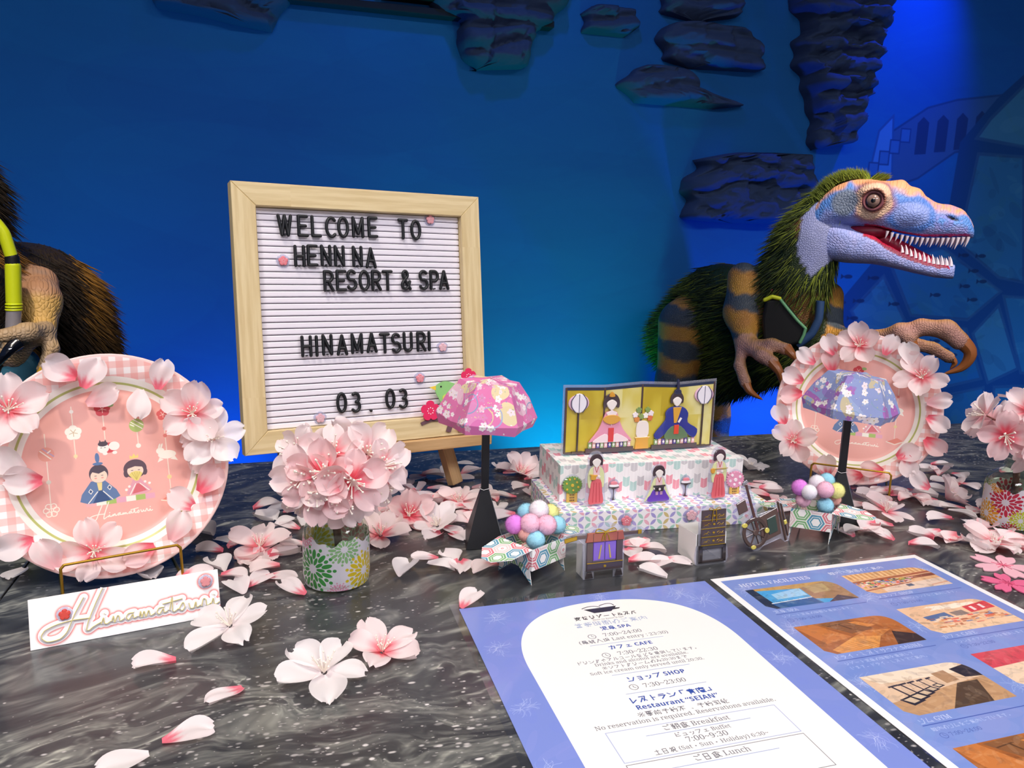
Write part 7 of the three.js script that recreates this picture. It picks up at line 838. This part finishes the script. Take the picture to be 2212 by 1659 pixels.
  part(t, 'indicator_dot', new THREE.SphereGeometry(0.0035, 10, 8).translate(...L(1667, 627, 0.1)), std(0xc04050, 0.4));
}
{
  const az = R(-15.7), rho = 1.62;
  const t = thing('dinosaur', 'brown and orange dinosaur with a yellow snorkel, mostly cut off by the picture edge'.replace(', mostly cut off by the picture edge', ' behind the decorated plate'), 'dinosaur', [rho * Math.sin(az), 0, -rho * Math.cos(az)], -az), L = (x, y, z = 0) => { const p = onFront(t, x, y, z); return [p.x, p.y, p.z]; }, S = 1 / 1300, B = (x0, y0, z0, r0, x1, y1, z1, r1) => [...L(x0, y0, z0), r0 * S, ...L(x1, y1, z1), r1 * S];
  const torso = [B(-60, 640, -0.02, 125, 60, 672, -0.16, 158), B(60, 672, -0.16, 158, 105, 760, -0.26, 150), B(-100, 560, 0, 80, -95, 420, 0, 66), B(-95, 420, 0, 66, -170, 330, 0, 66), B(-150, 330, 0, 66, -330, 350, 0, 40)], suit = [B(-70, 640, 0.06, 78, -70, 780, 0.06, 90)], legs = [B(165, 720, -0.24, 66, 195, 850, -0.2, 46), B(195, 850, -0.2, 46, 170, 1100, -0.24, 32)], arms = [B(86, 612, 0.0, 40, 86, 650, 0.06, 40), B(86, 650, 0.06, 40, 92, 706, 0.09, 30)], fing = [B(100, 715, 0.12, 20, 60, 718, 0.16, 20), B(60, 718, 0.16, 20, 5, 726, 0.17, 16), B(98, 722, 0.11, 18, 112, 752, 0.14, 15), B(112, 752, 0.14, 15, 92, 796, 0.15, 13), B(60, 730, 0.13, 22, 30, 770, 0.1, 26)];
  const F = (x, y, z) => { const p = [x, y, z]; let d = 9; for (const b of torso) d = smin(d, cone(p, b), 0.05); for (const b of suit) d = smin(d, cone(p, b), 0.03); for (const b of legs) d = smin(d, cone(p, b), 0.04); for (const b of arms) d = smin(d, cone(p, b), 0.022); for (const b of fing) d = smin(d, cone(p, b), 0.01); return d; };
  const least = (list, p) => list.reduce((d, b) => Math.min(d, cone(p, b)), 9), K = { brown: lin('#3a2a18'), orange: lin('#b5802a'), dark: lin('#14120f'), tan: lin('#b98a66'), sand: lin('#d2a95e'), purple: lin('#6a5a92'), leg: lin('#4a3a4a'), legb: lin('#7a5a58'), grey: lin('#9a8c84') };
  const kind = (p) => { const a = least(arms, p), f = least(fing, p), to = least(torso, p), s = least(suit, p), l = least(legs, p), m = Math.min(a, f, to, s, l); return m === f ? 'f' : m === a ? 'a' : m === l ? 'l' : m === s ? 's' : 't'; };
  const paint = (x, y, z, nx, ny, nz) => { const k = kind([x, y, z]), w = fbm(x * 22, y * 22, z * 22 + 2, 3); if (k === 's') return K.dark; if (k === 'f') return mixc(mixc(K.grey, K.sand, w), K.purple, 0.4 * sstep(w, 0.5, 0.7)); if (k === 'a') return mixc(mixc(K.tan, K.sand, sstep(Math.sin(y * 40 + w), -0.2, 0.5)), K.grey, 0.5 * sstep(w, 0.55, 0.75)); if (k === 'l') return mixc(K.tan, K.purple, sstep(Math.sin(y * 50 + w * 4), -0.3, 0.5)); return mixc(K.dark, K.brown, w); };
  const g = paintGeo(surfaceNets(F, [L(-360, 500, 0)[0], 0.3, -0.45], [L(262, 700, -0.2)[0] + 0.02, L(-60, 280, 0)[1] + 0.03, 0.24], 0.0085), paint, 6);
  part(t, 'body', g, hideMat);
  { const q = L(170, 1100, -0.24); part(t, 'foot', paintGeo(surfaceNets((a, b, c) => { let d = cone([a, b, c], [q[0], 0.36, q[2], 0.03, q[0], 0.05, q[2], 0.03]); for (const k of [-0.5, 0, 0.5]) d = smin(d, cone([a, b, c], [q[0], 0.045, q[2], 0.03, q[0] - 0.14 * Math.cos(k), 0.022, q[2] + 0.14 * Math.sin(k), 0.018]), 0.03); return d; }, [q[0] - 0.19, 0, q[2] - 0.12], [q[0] + 0.06, 0.4, q[2] + 0.12], 0.01), () => K.legb, 7), hideMat); }
  const nkY = L(20, 505, 0)[1];
  fur(t, g, (x, y, z, nx, ny, nz) => y > 0.8 && kind([x, y, z]) === 't' ? 1 : 0, 11000, 4, (P, N, r) => N.clone().multiplyScalar(0.3).add(V(0.5, -0.8, -0.1)).add(V((r() - 0.5) * 0.4, (r() - 0.5) * 0.4, (r() - 0.5) * 0.4)), (P, r) => 0.03 + r() * 0.03, (P, r) => mixc(mixc(K.dark, K.brown, r()), K.orange, P.y > nkY ? 0 : sstep(n3(P.x * 22, P.y * 7, 3), 0.42, 0.66) * (0.3 + 0.7 * r())), 0.0016);
  const sn = sub(t, 'snorkel', 'bright yellow snorkel with a clear end'), ye = std(0xd9e81a, 0.35), zs = 0.13; part(sn, 'tube', tube([[-46, 470], [-14, 478], [8, 505], [24, 552]].map(([x, y]) => L(x, y, zs)), 0.0095, 30, 12), ye); part(sn, 'collar', wire([[26, 556], [27, 568]].map(([x, y]) => L(x, y, zs)), 0.0105, 12), MAT.black); part(sn, 'barrel', wire([[28, 574], [30, 652]].map(([x, y]) => L(x, y, zs)), 0.0115, 16), ye); for (const y of [657, 663, 669]) part(sn, 'rib', new THREE.TorusGeometry(0.0108, 0.0018, 8, 20).rotateX(Math.PI / 2).translate(...L(30, y, zs)), ye); part(sn, 'clear_tube', wire([[30, 672], [28, 712]].map(([x, y]) => L(x, y, zs)), 0.0112, 16), phy({ color: 0xcfcbd2, roughness: 0.2, transmission: 0.6, thickness: 0.005 }));
  part(t, 'claw', clawGeo([[38, 740, 0.17], [16, 760, 0.18], [-14, 800, 0.17]].map((p) => L(...p)), 15 * S), phy({ color: 0x131722, roughness: 0.15, clearcoat: 1 }), 'glossy black claw'); part(t, 'claw', clawGeo([[93, 794, 0.15], [86, 808, 0.15], [80, 826, 0.15]].map((p) => L(...p)), 11 * S), std(0xe0b23c, 0.4), 'yellow claw');
  part(t, 'teal_bag', (() => { const pts = smoothPts([[-50, 758], [10, 752], [70, 762], [92, 800], [96, 900], [-60, 900]].map(([x, y]) => L(x, y, 0.1).slice(0, 2)), 4); return extr(pts, 0.05, 0.015, 0.06, 4); })(), std(0x2f6f86, 0.6, {}), 'teal bag');
}
scene.traverse((o) => { if (o.isMesh) o.castShadow = o.receiveShadow = true; });
renderer.render(scene, camera);
